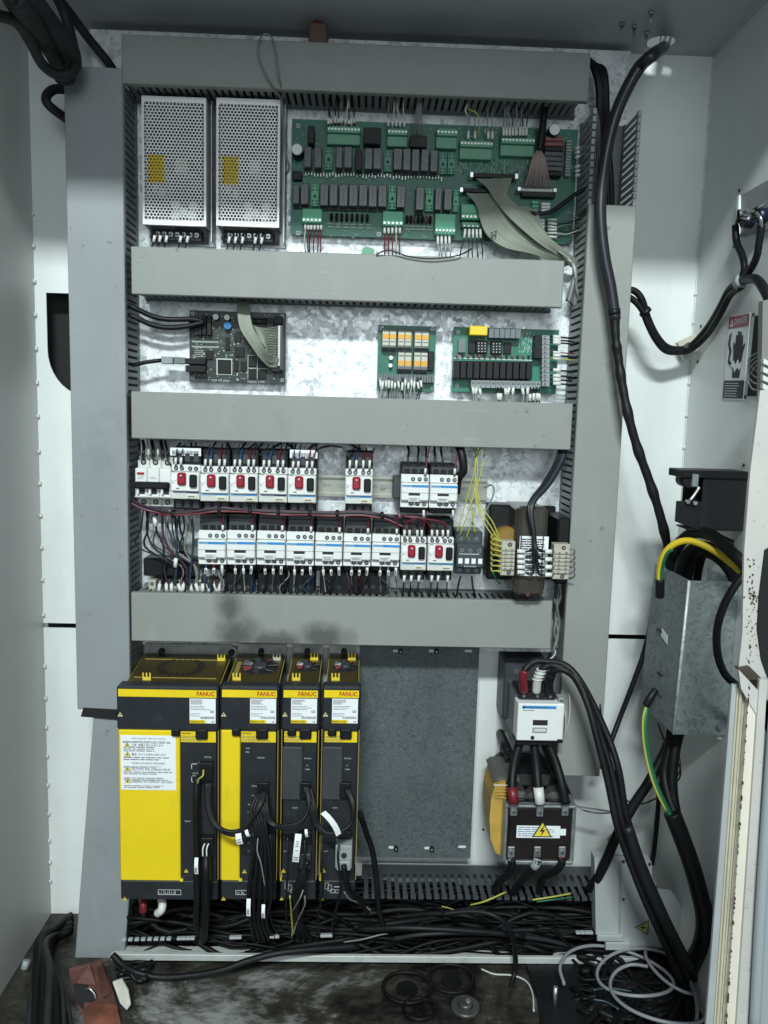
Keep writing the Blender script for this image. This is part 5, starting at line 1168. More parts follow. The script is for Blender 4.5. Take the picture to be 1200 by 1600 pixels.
        for (u, v, s, t) in ((0,.4,.4,1),(.3,.2,.7,.8),(.6,0,1,.35),(1.0,.6,1.5,.65),(1.1,.0,1.6,.3)):
            for zz_ in (v, t): b.box(p[0]+w_*u, p[0]+w_*s, yb_, yb_+.0003, p[2]+h_*zz_, p[2]+h_*zz_+.0005)
            for xx_ in (u, s): b.box(p[0]+w_*xx_, p[0]+w_*xx_+.0005, yb_-.0001, yb_+.0003, p[2]+h_*v, p[2]+h_*t)
        part('plug_diagram', b, INKW, T)
        if o < 30: pbox('plug', 470+o, 1335, 487+o, 1358, .022, DGREY)
        else:
            a_ = pbox('plug', 524, 1322, 550, 1357, .026, LGREY); r = R(532, 1332, 543, 1343, DF_+.024)
            part('plug_hole', MB().cyl(((r[0]+r[1])/2, yq-.0266, (r[2]+r[3])/2), .0045, .0006, n=14), INK, T)
            part('plug_step', MB().box(*(lambda r: (r[0], r[1], yq-.034, yq-.02, r[2], r[3]))(R(526, 1346, 548, 1360, DF_+.03)), .001), LGREY, T)
    return T
drive('widest yellow drive with the white caution sheet, leftmost of four', 184, 341, 'wide')
drive('yellow and charcoal drive, second from left, two-digit display', 343.5, 434, 'mid')
drive('narrow charcoal drive, third from left, behind the long white cable tag', 438, 497, 'slim')
drive('narrow charcoal drive on the far right, with the light grey plug', 500.5, 560, 'slim')
# cables on the drives
def dc(name, label, pts, r, m=BLKR, grp=None, n=8): return cable(name, label, 'cable', pts, r, m, grp, n)
FD = .165
for k in range(3):
    dc('signal_cable', 'black signal cable looping from the widest drive to the second drive', [(322+k*3,1222,FD),(324+k*2,1262,FD+.012),(334+k*2,1288,FD+.02),(356,1303-k*2,FD+.026),(378,1302-k*3,FD+.026),(394,1282-k*2,FD+.022),(404+k*2,1258,FD+.016),(412+k*2,1236,FD)], .0030, grp='signal cables looping from the widest drive')
for k in range(4):
    dc('signal_cable', 'black signal cable looping from the second drive to the third drive', [(405+k*4,1238,FD),(409+k*3,1264,FD+.015),(421+k*2,1286,FD+.02),(445,1296-k*2,FD+.026),(467,1291-k*2,FD+.026),(480,1270,FD+.02),(484-k,1248,FD+.012),(480-k*2,1228,FD)], .0026, grp='signal cables looping from the second drive')
for k in range(4):
    dc('signal_cable', 'black signal cable looping from the third drive to the far right drive', [(476+k*3,1230,FD),(484+k*3,1262,FD+.015),(492+k*2,1288,FD+.02),(512,1308-k*2,FD+.026),(534,1304-k*2,FD+.026),(549,1285,FD+.02),(553-k,1256,FD+.014),(545-k*2,1232,FD)], .0026, grp='signal cables looping from the third drive')
for k in range(5):
    dc('control_cable', 'black cable, %s from the left, running down from the second drive to the tangle' % NTH[k], [(402+k*4,1240,FD),(392+k*5,1268,FD+.014),(400+k*4,1300,FD+.022),(394+k*7,1350,FD+.024),(388+k*9,1400,FD+.01),(392+k*6,1440,FD-.02),(398+k*8,1470,.09)], .0031, grp='cables down the second drive')
for k in range(3):
    dc('control_cable', 'black cable hanging from the third drive to the floor tangle, %s of three' % ('leftmost', 'middle', 'rightmost')[k], [(478+k*2,1345,FD+.01),(474-k*3,1372,FD+.016),(468-k*4,1400,FD+.008),(462+k*4,1440,FD-.03),(470+k*9,1470,.09)], .0036, grp='cables down the third drive')
dc('feedback_cable', 'thick black cable hanging from the light grey plug of the far right drive', [(537,1352,FD+.02),(540,1372,FD+.02),(546,1390,FD+.01),(562,1406,.15),(574,1424,.12)], .0045)
dc('power_cable', 'thick black cable down the front of the widest drive from its lower connector', [(322,1336,FD),(322,1360,FD+.012),(322,1400,FD+.01),(320,1440,.14),(318,1468,.10)], .0068)
dc('power_cable', 'long black cable straight down the widest drive beside its yellow cover', [(308,1214,FD-.008),(306,1260,FD+.002),(307,1330,FD+.004),(308,1400,FD+.004),(307,1450,.13)], .0055)
cable('yellow_wire', 'short bare yellow wire at the upper socket of the widest drive', 'wire', [(318,1203,FD),(317,1212,FD+.006),(311,1217,FD+.004),(309,1224,FD)], .0012, WYEL)
for x in (319, 325):
    cable('white_conductor', 'short white conductor in the lower connector of the widest drive', 'wire', [(x+1,1318,FD+.008),(x-2,1326,FD+.012),(x-2,1338,FD+.012)], .0010, WHT, 'white conductors in the lower connector')
for k in range(6):
    dc('signal_cable', 'thin black wire hanging along the front of the narrow drives', [(395+k*27,1300+k*4,FD+.012),(398+k*26,1340,FD+.018),(392+k*28,1390,FD+.012),(400+k*24,1440,.13),(420+k*20,1465,.10)], .0018, WBLK, 'thin black wires on the narrow drives', 6)
for pts in ([(403,1310,FD+.03),(402,1330,FD+.034),(408,1350,FD+.034),(414,1385,FD+.02)], [(474,1390,FD+.016),(468,1405,FD+.02),(456,1425,.15)], [(476,1400,FD+.016),(476,1415,FD+.01),(464,1440,.14),(458,1460,.13)], [(538,1394,FD+.01),(548,1406,FD),(566,1412,.14),(580,1424,.13)]):
    cable('pale_wire', 'thin pale wire among the black cables under the drives', 'wire', pts, .0011, WGRY, 'thin pale wires under the drives', 6)
cable('yellow_wire', 'thin yellow wire hanging below the third drive', 'wire', [(453,1400,FD),(455,1425,.14),(457,1452,.12),(456,1463,.11)], .0013, WYEL)
def ctag(px, d, w, L_, rot, label, printed=True, bend=0):
    p = W(px[0], px[1], d); c, s = math.cos(rot), math.sin(rot)
    n = 5; vs = []; 
    for k in range(n+1):
        t = k/n; q = (t-.5)*L_; b_ = bend*(4*t*(1-t))
        for u in (-w/2, w/2): vs.append((p.x+(u+b_)*c-q*s, p.y-.003*math.sin(t*3.14), p.z+(u+b_)*s*1+q*c))
    m1 = len(vs); vs += [(a, b+.0004, cc) for a, b, cc in vs]
    fs = [(2*k, 2*k+1, 2*k+3, 2*k+2) for k in range(n)] + [(m1+2*k, m1+2*k+2, m1+2*k+3, m1+2*k+1) for k in range(n)] + [(2*k, 2*k+2, m1+2*k+2, m1+2*k) for k in range(n)] + [(2*k+1, m1+2*k+1, m1+2*k+3, 2*k+3) for k in range(n)]
    o = solo('cable_tag', MB().add(vs, fs), PAPER, label, 'cable tag', org=(p.x, p.y, p.z))
    if printed:
        b = MB(); 
        for k in range(int(L_/.0035)-2):
            q = -L_/2+.006+k*.0035; 
            if random.random() < .75:
                y = p.y-.0045; wl = w*random.uniform(.3, .8)
                P = [(-wl/2, q), (wl/2, q), (wl/2, q+.0009), (-wl/2, q+.0009)]
                b_ = bend*(4*(q/L_+.5)*(.5-q/L_))
                b.add([(p.x+(u+b_)*c-v*s, y, p.z+(u+b_)*s+v*c) for u, v in P], [(0, 1, 2, 3)])
        if b.v: part('tag_print', b, INKG, o)
    return o
ctag((517,1287), FD+.032, .0085, .042, math.radians(34), 'curved blank white cable tag slanting over the far right drive', False, .004)
ctag((464,1325), FD+.032, .0095, .044, math.radians(-5), 'long white printed cable tag hanging over the third drive')
ctag((374,1311), FD+.034, .0085, .017, math.radians(12), 'short white cable tag at the loop left of the second drive connectors')
ctag((387,1302), FD+.034, .005, .011, math.radians(25), 'tiny white cable tag on the loop across the second drive')
ctag((479,1302), FD+.034, .004, .012, math.radians(10), 'tiny white cable tag on the loop at the third drive')
for px_, L_, lb_, w_ in (((307,1353), .026, 'white lettered marker upright on the long cable of the widest drive', .0055), ((388.5,1418), .028, 'white lettered marker on the left cable below the second drive', .006), ((411.5,1424), .022, 'white lettered marker on the right cable below the second drive', .005)):
    o = ctag(px_, FD+.016, w_, L_, 0, lb_, False); p = W(px_[0], px_[1], FD+.016); tx = text('JYA2', p.x+.0018, p.y-.0045, p.z-.008, .0036, o, INK, rot=(0, math.radians(-90), 0), bold=True)
# lumps and ends below the widest drive
cable('white_cable_end', 'fat white taped cable end below the widest drive', 'cable', [(252,1405,.11),(254,1413,.12),(252,1422,.125),(246,1427,.12)], .0065, WHTT)
cable('red_cable_end', 'dark red taped cable end under the widest drive, left of the white one', 'cable', [(222,1405,.10),(224,1413,.11),(224,1424,.11)], .0060, REDT)

# ================================================================== main contactor
D = .125; x0, x1, z0, z1 = R(808.5, 1100, 881, 1158, D); w = x1-x0; h = z1-z0; X = lambda t: x0+w*t; Z = lambda t: z0+h*t
T = thing('main_contactor', 'large white-faced contactor with blue stripe and three thick cables, lower right', 'contactor', (x0+w/2, .03, z0))
part('base', MB().box(x0-.006, x1-.004, -.03, .029, z0-.004, W(840, 1034, .03).z, .003), DGREY, T)
part('body', MB().box(x0+.001, x1-.004, -.100, -.03, z0-.012, W(840, 1086, .10).z, .003), mat('contactor_grey_body', (.10,.105,.11), .45, 0, .1, 40), T)
part('terminal_block', MB().box(x0+.003, x1-.010, -.112, -.05, z1+.001, W(840, 1084, .112).z, .003), BLK, T)
part('front', MB().box(x0, x1, -D, -.095, z0, z1, .0015), WHT, T)
part('lower_terminal', MB().box(x0+.001, x1-.012, -.116, -.09, z0-.012, z0-.0005, .002), BLK, T)
part('brand_stripe', MB().box(X(.09), X(.82), -D-.0005, -D, Z(.875), Z(.945)), BLUE, T); text('Telemecanique', X(.16), -D-.0008, Z(.885), h*.045, T, NAVY, width=w*.5); part('brand_mark', MB().cyl((X(.12), -D-.0008, Z(.91)), .0022, .0004, n=10), NAVY, T)
part('indicator_window', MB().box(X(.33), X(.65), -D-.0006, -D, Z(.43), Z(.57)), INK, T)
tg = part('tag_holder', MB().box(X(.33), X(.64), -D-.0018, -D, Z(.235), Z(.37), .0004), LGREY, T); part('tag', MB().box(X(.36), X(.61), -D-.0022, -D-.0018, Z(.27), Z(.34)), OFFW, tg)
part('reset_spot', MB().cyl((X(.34), -D-.0006, Z(.09)), .0032, .0006, n=12), INK, T)
b = MB(); lines(b, X(.1), X(.4), Z(.80), Z(.85), -D-.0004, 1, .4, .2); part('small_print', b, INKG, T)
for t in (.15, .44, .72): hole(X(t), -.1123, z1+.008, .004, T)
a = R(871, 1088, 879, 1097, .11); part('coil_terminal', MB().box(a[0], a[1], -.118, -.10, a[2], a[3], .001), LGREY, T); screw((a[0]+a[1])/2, -.1182, (a[2]+a[3])/2, .003, T, METAL)
a = R(869, 1153, 878, 1159, .12); part('coil_terminal', MB().box(a[0], a[1], -.126, -.11, a[2], a[3], .001), BLK, T)
a = R(795, 1034, 880, 1046, .0); p = W(801, 1040, -.0); screw(p.x, -.031, p.z, .004, T, METAL)
for i, (q, col, lbl) in enumerate((([(819,1080,.112),(817,1062,.122),(820,1047,.125),(835,1034,.12),(856,1034,.125)], REDT, 'red-taped'), ([(838,1080,.112),(840,1062,.122),(846,1047,.128),(858,1040,.13),(872,1042,.135)], WHTT, 'white-taped'), ([(858,1082,.112),(858,1066,.122),(862,1053,.13),(870,1046,.135),(884,1048,.14)], BLKR, 'plain black'))):
    e = [[(884,1040,.135),(910,1070,.15),(945,1140,.17),(966,1200,.19),(978,1270,.20),(1000,1340,.21),(1030,1410,.215),(1062,1480,.20),(1088,1530,.17)],
         [(892,1050,.14),(916,1090,.16),(940,1155,.175),(958,1215,.19),(972,1285,.205),(996,1352,.215),(1024,1420,.22),(1056,1488,.205),(1080,1540,.17)],
         [(900,1062,.145),(918,1100,.165),(932,1150,.18),(950,1222,.195),(965,1292,.21),(990,1362,.22),(1016,1426,.225),(1050,1500,.20),(1070,1545,.17)]][i]
    T2 = thing('power_cable', 'thick %s cable arching from the large contactor top to the right floor' % lbl, 'cable', W(*q[0]))
    part('jacket', MB().tube([W(*p) for p in q+e], .0053, 12, True, 7), BLKR, T2)
    part('tape', MB().tube([W(*p) for p in q[:3]], .0068, 12, True, 6), col, T2)
    if i == 1:
        for k in range(4): pp = [W(*q[1]).lerp(W(*q[2]), k*.33)]; part('tape_fold', MB().cyl((pp[0].x, pp[0].y, pp[0].z), .0083, .0014, 'z', 12), WHTT, T2)
b = MB().tube([W(*p) for p in ((979,1290,.216),(1000,1352,.226),(1022,1404,.231),(1050,1462,.222),(1075,1510,.20))], .0090, 14, True, 7)
solo('cable_wrap', b, BLK, 'black taped wrap bundling the thick contactor cables at lower right', 'cable wrap')
for pts in ([(878,1100,.10),(884,1120,.10),(882,1150,.09),(872,1180,.06),(868,1200,.05),(880,1212,.03)], [(876,1030,.04),(882,1065,.06),(890,1090,.09),(888,1130,.09),(875,1165,.07)], [(868,1012,.04),(866,1024,.05),(852,1034,.06),(838,1036,.08)]):
    cable('grey_wire', 'thin pale grey wire curling round the large contactor', 'wire', pts, .0014, WWHT, 'pale wires round the large contactor', 6)

# ================================================================== line reactor
D = .125; x0, x1, z0, z1 = R(794, 1262, 893, 1345, D); w = x1-x0
T = thing('line_reactor', 'dark iron reactor with yellow-taped coil, white label and lightning triangle', 'reactor', (x0+w/2, .03, z0))
part('core', MB().box(x0, x1, -D, -.035, z0, z1, .003), mat('brown_black_laminations', (.013,.011,.010), .32, .1, .3, 20), T)
part('coil_top', MB().box(x0-.008, x1-.012, -.085, .01, z1-.004, z1+.030, .012), BLK, T)
for i in range(3):
    c = MB(); cx = x0+w*(.18+.30*i); c.box(cx-.015, cx+.015, -.110, .005, z1-.002, z1+.016, .006); part('winding', c, mat('grey_winding', (.06,.06,.058), .35, 0, .3, 30), T)
part('frame_bar', MB().box(x0-.003, x1+.004, -D-.002, -D+.010, z1, z1+.004, .001), MET2, T); part('frame_bar', MB().box(x0-.003, x1+.004, -D-.002, -D+.008, z0-.006, z0, .001), MET2, T)
part('frame_bar', MB().box(x0-.006, x0-.0005, -D+.004, -.035, z0-.004, z1+.002, .001), MET2, T); part('frame_bar', MB().box(x1+.0005, x1+.007, -D+.004, -.035, z0-.004, z1+.002, .001), MET2, T)
# bulging taped coil at the left
cb = MB(); zc0, zc1 = W(775, 1318, .06).z, W(775, 1205, .06).z; xl = W(761, 1260, .07).x
prof = [(x0-.002, zc0), (xl+.012, zc0+.006), (xl+.003, zc0+.03), (xl, (zc0+zc1)/2), (xl+.001, zc1-.03), (xl+.006, zc1-.008), (xl+.016, zc1), (x0-.002, zc1)]
cb.prism(prof, -.098, -.02); part('taped_coil', cb, GTAPE, T)
part('coil_end', MB().prism([(x, zc1-.001+(z-zc1)*.2) for x, z in [(x0+.02, zc1+.03), (xl+.012, zc1+.03), (xl+.004, zc1-.0), (x0+.02, zc1-.01)]], -.092, -.015), mat('grey_coil_end', (.10,.10,.092), .5, 0, .3, 30), T)
for k in range(5): part('paper_edge', MB().box(xl+.004+k*.0007, x0, -.099-.0006*k, -.0985-.0006*k, zc1-.006-k*.005, zc1-.004-k*.005), CREAM if k == 0 else GTAPE, T)
for i, (xu, yu) in enumerate(((803, 1266), (844, 1267), (883.5, 1266))):
    p = W(xu, yu, D+.006); o = part('terminal_tab', MB().box(p.x-.0055, p.x+.0055, -D-.006, -D-.003, p.z-.010, p.z+.010, .001), MET2, T); screw(p.x, -D-.0062, p.z-.003, .0040, o, METAL, slot=False)
    part('tab_foot', MB().box(p.x-.0055, p.x+.0055, -D-.003, -D+.002, p.z+.006, p.z+.010), MET2, T)
for i, (xu, yu) in enumerate(((799, 1332), (840, 1332), (878.5, 1332))):
    p = W(xu, yu, D+.006); o = part('terminal_tab', MB().box(p.x-.0055, p.x+.0055, -D-.006, -D-.003, p.z-.009, p.z+.009, .001), MET2, T); screw(p.x, -D-.0062, p.z, .0040, o, METAL, slot=False)
a = R(807, 1290, 875, 1309, D); yq = -D-.0003
o = part('rating_plate', MB().box(a[0], a[1], yq-.0004, yq, a[2], a[3]), PAPER, T)
b = MB(); lines(b, a[0]+.002, a[1]-.004, a[2]+.002, a[3]-.001, yq-.0007, 5, .35, .4); part('plate_print', b, mat('pale_blue_print', (.12,.20,.32), .5), o)
a = R(875, 1295, 884, 1305, D); part('small_plate', MB().box(a[0], a[1], yq-.0004, yq, a[2], a[3]), PAPER, T)
p = W(847, 1299, D); triangle_sign(p.x, p.z, .0315, yq-.0008, T)
for i, (q, m) in enumerate((([(812,1160,.10),(803,1195,.11),(800,1230,.125),(803,1256,.133)], REDT), ([(834,1160,.10),(838,1195,.11),(841,1230,.125),(844,1256,.133)], WHTT), ([(856,1160,.10),(868,1190,.11),(878,1225,.125),(884,1256,.133)], BLKR))):
    nm = ('red-sleeved', 'white-sleeved', 'all-black')[i]
    T2 = thing('power_cable', 'short thick %s cable between large contactor and reactor terminals' % nm, 'cable', W(*q[0]))
    part('jacket', MB().tube([W(*p_) for p_ in q], .0070, 10), BLKR, T2)
    if i < 2: part('sleeve', MB().tube([W(*p_) for p_ in (q[1:] if i == 0 else q[1:])][1:], .0080, 10, True, 6), m, T2)
cable('power_cable', 'black lead slanting right from the large contactor to behind the reactor', 'cable', [(850,1160,.09),(866,1200,.09),(884,1235,.08),(894,1262,.06)], .0065, BLKR)
for i, (q, m) in enumerate((([(799,1342,.132),(800,1352,.13),(792,1366,.12),(778,1380,.10),(772,1400,.07)], BLKR), ([(840,1342,.132),(838,1350,.135),(826,1362,.125),(808,1384,.10),(800,1400,.07)], BLKR), ([(879,1342,.132),(876,1352,.13),(866,1362,.12),(848,1372,.10),(842,1398,.07)], BLKR))):
    T2 = thing('power_cable', 'thick black cable from the %s lower reactor terminal into the open finger duct' % ('left', 'middle', 'right')[i], 'cable', W(*q[0]))
    part('jacket', MB().tube([W(*p_) for p_ in q], .0062, 10), BLKR, T2); a, b_ = W(*q[0]), W(*q[1]); part('lug', MB().tube([a, b_, b_.lerp(W(*q[2]), .35)], .0068 if i == 1 else .0055, 10, True, 3), [MET2, WHTT, REDT][i] if i != 1 else LGREY, T2)
p = W(794, 1174, .05); solo('stud_knob', MB().cyl((p.x, -.06, p.z), .0075, .085, n=18), BLK, 'round black knob on the back plate between large contactor and reactor', 'knob')
T2 = W(795, 1186, .02); solo('bracket', MB().box(T2.x-.006, T2.x+.012, -.03, .029, T2.z-.012, T2.z+.004, .002), BLK, 'small black bracket right under the round black knob', 'bracket')
for a, b_ in ((758, 1223), (755, 1296)): p = W(a, b_, -.03); solo('screw_hole', MB().cyl((p.x, .0292, p.z), .0022, .0008, n=10), INK, 'small dark hole in white sheet left of the reactor, %s one' % ('upper' if b_ < 1250 else 'lower'), 'hole')
# ================================================================== right side wall things
def on_right(px, py): v = WX(px, py, XR); return v
# galvanised cover box on the right wall
d1 = .20; dB = .07
x0 = W(1060, 1020, d1).x; z1 = W(1105, 908, d1).z; z0 = W(1090, 1148, d1).z
GT = thing('cable_cover', 'dented galvanised steel cover open at top, on the right wall', 'cover', (x0, -d1, z0))
xe = W(1143, 1020, d1).x
part('front_sheet', MB().slab([(x0+.002, -d1, z0), (xe, -d1, z0), (xe, -d1, z1), (x0+.008, -d1, z1)], (0, .0016, 0)), GALVC, GT)
part('side_sheet', MB().slab([(x0+.002, -d1, z0), (x0+.008, -d1, z1), (x0+.006, -dB, z1), (x0-.003, -dB, z0)], (.0016, .0004, 0)), GALVC, GT)
part('fold', MB().tube([(x0+.002, -d1+.0008, z0), (x0+.008, -d1+.0008, z1)], .0022, 8, True, 1), GALV, GT)
part('return_sheet', MB().box(xe, xe+.0016, -d1, -.10, z0, z1), GALVC, GT)
p = W(1123, 1135, d1); part('bolt', MB().cyl((p.x, -d1-.005, p.z), .0042, .005, n=6), MET2, GT)
for (u, v) in ((.3, .58), (.42, .30), (.45, .16)):
    zz = z0+(z1-z0)*v; yy = -dB-(d1-dB)*u; part('pressed_slot', MB().box(x0+.0005, x0+.0030, yy-.018, yy, zz-.001, zz+.001), INK, GT)
zz = z0+(z1-z0)*.56; part('small_label', MB().slab([(x0+.0035, -.125, zz+.010), (x0+.0035, -.150, zz+.004), (x0+.0030, -.150, zz-.008), (x0+.0030, -.125, zz-.002)], (-.0006, 0, 0)), PAPER, GT)
solo('white_bracket', MB().box(W(1131, 1030, .19).x, XR-.001, -.19, -.188, W(1140, 1155, .19).z, W(1140, 900, .19).z), WHT, 'white painted flange strip right behind the galvanised cover', 'bracket')
# grounding and power cables round the cover
def kc(label, pts, r, m=BLKR, name='power_cable', grp=None, cat='cable', n=12): return cable(name, label, cat, pts, r, m, grp, n, 7)
T2 = thing('earth_cable', 'yellow earth cable arching over the galvanised cover into a dark green boot', 'cable', W(1031, 905, .16))
part('jacket', MB().tube([W(*p) for p in ((1031,912,.165),(1031,890,.17),(1038,866,.18),(1054,850,.19),(1078,845,.20),(1108,856,.215),(1135,874,.23),(1160,896,.25),(1172,915,.25))], .0048, 10), mat('yellow_cable_jacket', (.72,.52,.02), .4), T2)
part('green_stripe', MB().tube([W(*p) for p in ((1033,908,.169),(1034,888,.174),(1041,867,.184),(1050,858,.19))], .0030, 8), WGRN, T2)
part('boot', MB().tube([W(*p) for p in ((1031,932,.16),(1031,918,.165),(1031,905,.168))], .0066, 10), BLK, T2)
T2 = thing('earth_cable', 'green and yellow earth cable leaving the bottom left corner of the galvanised cover', 'cable', W(1009, 1098, .15))
part('jacket', MB().tube([W(*p) for p in ((1012,1095,.15),(1008,1120,.16),(1008,1150,.165),(1014,1190,.17),(1026,1230,.18),(1044,1268,.19),(1056,1290,.19))], .0046, 10), WGRN, T2)
part('yellow_stripe', MB().tube([W(*p) for p in ((1009,1105,.164),(1005,1122,.168),(1005,1152,.172),(1011,1190,.177),(1023,1230,.187),(1041,1268,.197))], .0018, 6), WYEL, T2)
part('boot', MB().tube([W(*p) for p in ((1024,1078,.15),(1016,1090,.155),(1009,1102,.155))], .0058, 10), BLK, T2)
for i in range(3):
    kc('black cable looping into the open top of the galvanised cover, %s of three' % ('leftmost', 'middle', 'rightmost')[i], [(1058+i*15,925,.12),(1060+i*15,898,.14),(1068+i*15,872-i*2,.16),(1086+i*12,855+i*6,.18),(1112+i*8,856+i*12,.20),(1140,880+i*8,.20),(1150,920,.19)], .0070 if i < 2 else .0060, grp='black cables looping into the cover')
kc('thick black cable across the wall above the yellow earth cable', [(1046,905,.08),(1050,880,.10),(1062,850,.14),(1085,832,.18),(1115,838,.22),(1142,862,.25),(1165,885,.27),(1180,915,.27)], .0085)
kc('black cable running to the right behind the white post', [(1060,845,.10),(1085,828,.13),(1115,836,.16),(1145,850,.17),(1180,856,.17)], .0060)
kc('black cable bulging left beside the white post in front of the galvanised cover', [(1176,885,.28),(1156,905,.28),(1134,940,.28),(1121,980,.28),(1121,1020,.28),(1132,1052,.28),(1152,1072,.28),(1170,1088,.28)], .0052)
kc('black cable crossing diagonally from the cover down to the finger duct end', [(1052,1142,.10),(1036,1180,.11),(1012,1225,.12),(990,1258,.12),(964,1305,.12),(948,1342,.11),(930,1378,.09),(920,1392,.06)], .0078)
kc('thin straight black cable slanting down left from behind the cover', [(1018,972,.04),(1006,1020,.05),(990,1066,.05),(970,1118,.05),(952,1166,.06),(940,1200,.05)], .0042)
kc('black cable hanging below the galvanised cover, left one', [(1050,1140,.13),(1046,1170,.14),(1038,1210,.15),(1046,1250,.17),(1060,1285,.19)], .0082)
kc('black cable hanging below the galvanised cover, right one', [(1062,1140,.14),(1054,1175,.15),(1050,1215,.16),(1052,1250,.17),(1060,1290,.19)], .0082)
kc('very thick black conduit bending down along the right wall to the floor', [(1050,1270,.19),(1062,1300,.195),(1080,1350,.20),(1094,1400,.20),(1101,1440,.20),(1096,1475,.19),(1082,1505,.17),(1075,1530,.15)], .0130, BLK, 'conduit')
kc('thin black cable hanging behind the grey housing', [(1030,1225,.06),(1028,1265,.06),(1024,1310,.06),(1019,1350,.05)], .0040)
for pts in ([(1028,1130,.1),(1040,1160,.1),(1060,1180,.11),(1062,1205,.12),(1048,1228,.12)], [(1048,1180,.12),(1061,1195,.12),(1062,1215,.12),(1046,1232,.12)], [(974,1248,.10),(992,1256,.10),(1010,1254,.10),(1030,1245,.11)], [(886,1236,.05),(905,1262,.06),(930,1270,.07),(955,1270,.08)], [(840,1254,.13),(880,1256,.10),(915,1262,.08),(955,1268,.08)], [(938,1100,.09),(940,1140,.095),(934,1175,.09)]):
    cable('thin_wire', 'thin dark wire curling on the white wall between reactor and cover', 'wire', pts, .0013, WGRY if pts[0][0] < 900 else WBLK, 'thin wires on the lower right wall', 6)

# main incoming cable and friends
T2 = thing('incoming_cable', 'very thick black cable dropping through the bright ceiling hole over the right duct', 'cable', (hc.x, hc.y, ZC))
up = [Vector((hc.x+.010, hc.y+.006, ZC+.05)), Vector((hc.x+.008, hc.y+.004, ZC))]
part('jacket', MB().tube(up + [W(*p) for p in ((1022,84,.16),(1000,104,.15),(978,142,.14),(960,185,.13),(948,235,.125),(940,290,.12),(938,340,.12),(944,400,.12),(954,450,.12),(961,500,.12))], lambda t: .0086, 16, True, 8), mat('smooth_black_jacket', (.016,.018,.024), .34, 0, .2, 30), T2)
part('taped_section', MB().tube([W(*p) for p in ((960,490,.12),(962,530,.122),(966,560,.122),(972,600,.125),(982,650,.13),(996,700,.13),(1014,750,.13),(1030,800,.13),(1042,850,.12),(1048,900,.10))], lambda t: .0068+.0006*math.sin(t*47)+.0004*math.sin(t*91), 14, True, 8), BLK, T2)
part('tape_edge', MB().tube([W(959,483,.12), W(960,492,.12)], .0092, 14, True, 2), BLK, T2)
sky_hole = MB().box(hc.x-.08, hc.x+.08, hc.y-.08, hc.y+.08, ZC+.10, ZC+.101)
o = struct('workshop_daylight', sky_hole, mat('daylight_above_hole', (.8,.85,.9), .5, emit=(.85,.95,1, 1.6)))
for i, (x, w_) in enumerate(((929, .0045), (936, .0050), (943, .0042), (950, .0040), (957, .0046))):
    kc('black cable inside the open top of the right duct, %s from the left' % NTH[i], [(918+i*3,92+i*3,.03),(926+i*4,104+i,.05),(934+i*3.2,130,.055),(936+i*3,170,.05),(935+i*4,230,.05),(935+i*5,290,.05),(935+i*5,345,.05)], w_, grp='black cables inside the open right duct', n=8)
for k in range(5):
    cable('white_wire', 'thin pale wire among the black cables in the right duct top', 'wire', [(921+k*2,165,.05),(928+k*2,190,.06),(925+k*3,225,.065),(922+k*3,280,.06),(924+k*2,325,.05)], .0011, WGRY, 'thin pale wires in the right duct top', 6)
T2 = thing('control_cable', 'black two-core cable from the right duct sagging to the beige wall clip and rising right', 'cable', W(984, 455, .06))
SG1 = [(978,452,.05),(992,455,.05),(1003,468,.05),(1012,496,.045),(1024,522,.04),(1040,541,.03),(1060,546,.02),(1080,540,.02)]
def wallp(px, py, off): return WX(px, py, XR-off)
RGT = [wallp(1104,514,.010), wallp(1124,482,.012), wallp(1140,452,.013), wallp(1158,438,.014)]
part('jacket', MB().tube([W(*p) for p in SG1]+RGT, .0052, 10), BLKR, T2)
part('second_jacket', MB().tube([W(*p) for p in [(976,461,.05),(990,469,.05),(1003,484,.05),(1012,506,.048),(1024,530,.042),(1040,548,.034),(1060,550,.026),(1080,546,.024)]]+[p+Vector((0, -.004, -.009)) for p in RGT], .0048, 10), BLKR, T2)
for a in ((1008,487,.05),(1071,543,.022)): p = W(*a); part('tie', MB().tube([p+Vector((-.002, 0, .002)), p+Vector((.003, 0, -.003))], .0095, 10, True, 1), BLK, T2)
p = RGT[-1]; part('tie', MB().tube([p+Vector((.0, .006, -.004)), p+Vector((0, -.006, .0))], .010, 10, True, 1), LGREY, T2)
q = W(1072, 543, .0); solo('cable_clip', MB().slab([W(1055,536,-.015), W(1082,523,-.015), W(1092,548,-.015), W(1066,562,-.015)], (0, -.010, 0)), mat('aged_beige_clip', (.50,.50,.40), .5), 'beige square cable clip stuck in the corner under the sagging cable', 'cable clip')
b1_ = [wallp(1158,438,.014), wallp(1163,420,.015), wallp(1160,400,.015), wallp(1151,378,.016), wallp(1149,352,.018)]
b2_ = [wallp(1158,438,.014), wallp(1172,422,.016), wallp(1182,402,.018), wallp(1186,380,.020), wallp(1190,352,.022)]
b3_ = [wallp(1158,438,.014), wallp(1178,440,.018), wallp(1190,460,.02), wallp(1197,490,.02), wallp(1199,540,.02)]
b3_ = [wallp(1158,438,.014), wallp(1180,436,.018), wallp(1194,452,.02), wallp(1204,480,.02), wallp(1208,540,.02)]
for b_, s in ((b1_, 'left branch, to the left end of the wall switch'), (b2_, 'right branch, up to the middle of the wall switch'), (b3_, 'branch bending down past the danger sign')):
    cable('branch_cable', 'short black cable on right wall, ' + s, 'cable', b_, .0050 if b_ is not b3_ else .0065, BLKR, None, 10, 6, True)
a, c = wallp(1204, 484, .02), wallp(1206, 500, .02); solo('cable_collar', MB().tube([a, c], .0078, 10, True, 1), LGREY, 'grey collar on the cable beside the danger sign', 'collar')
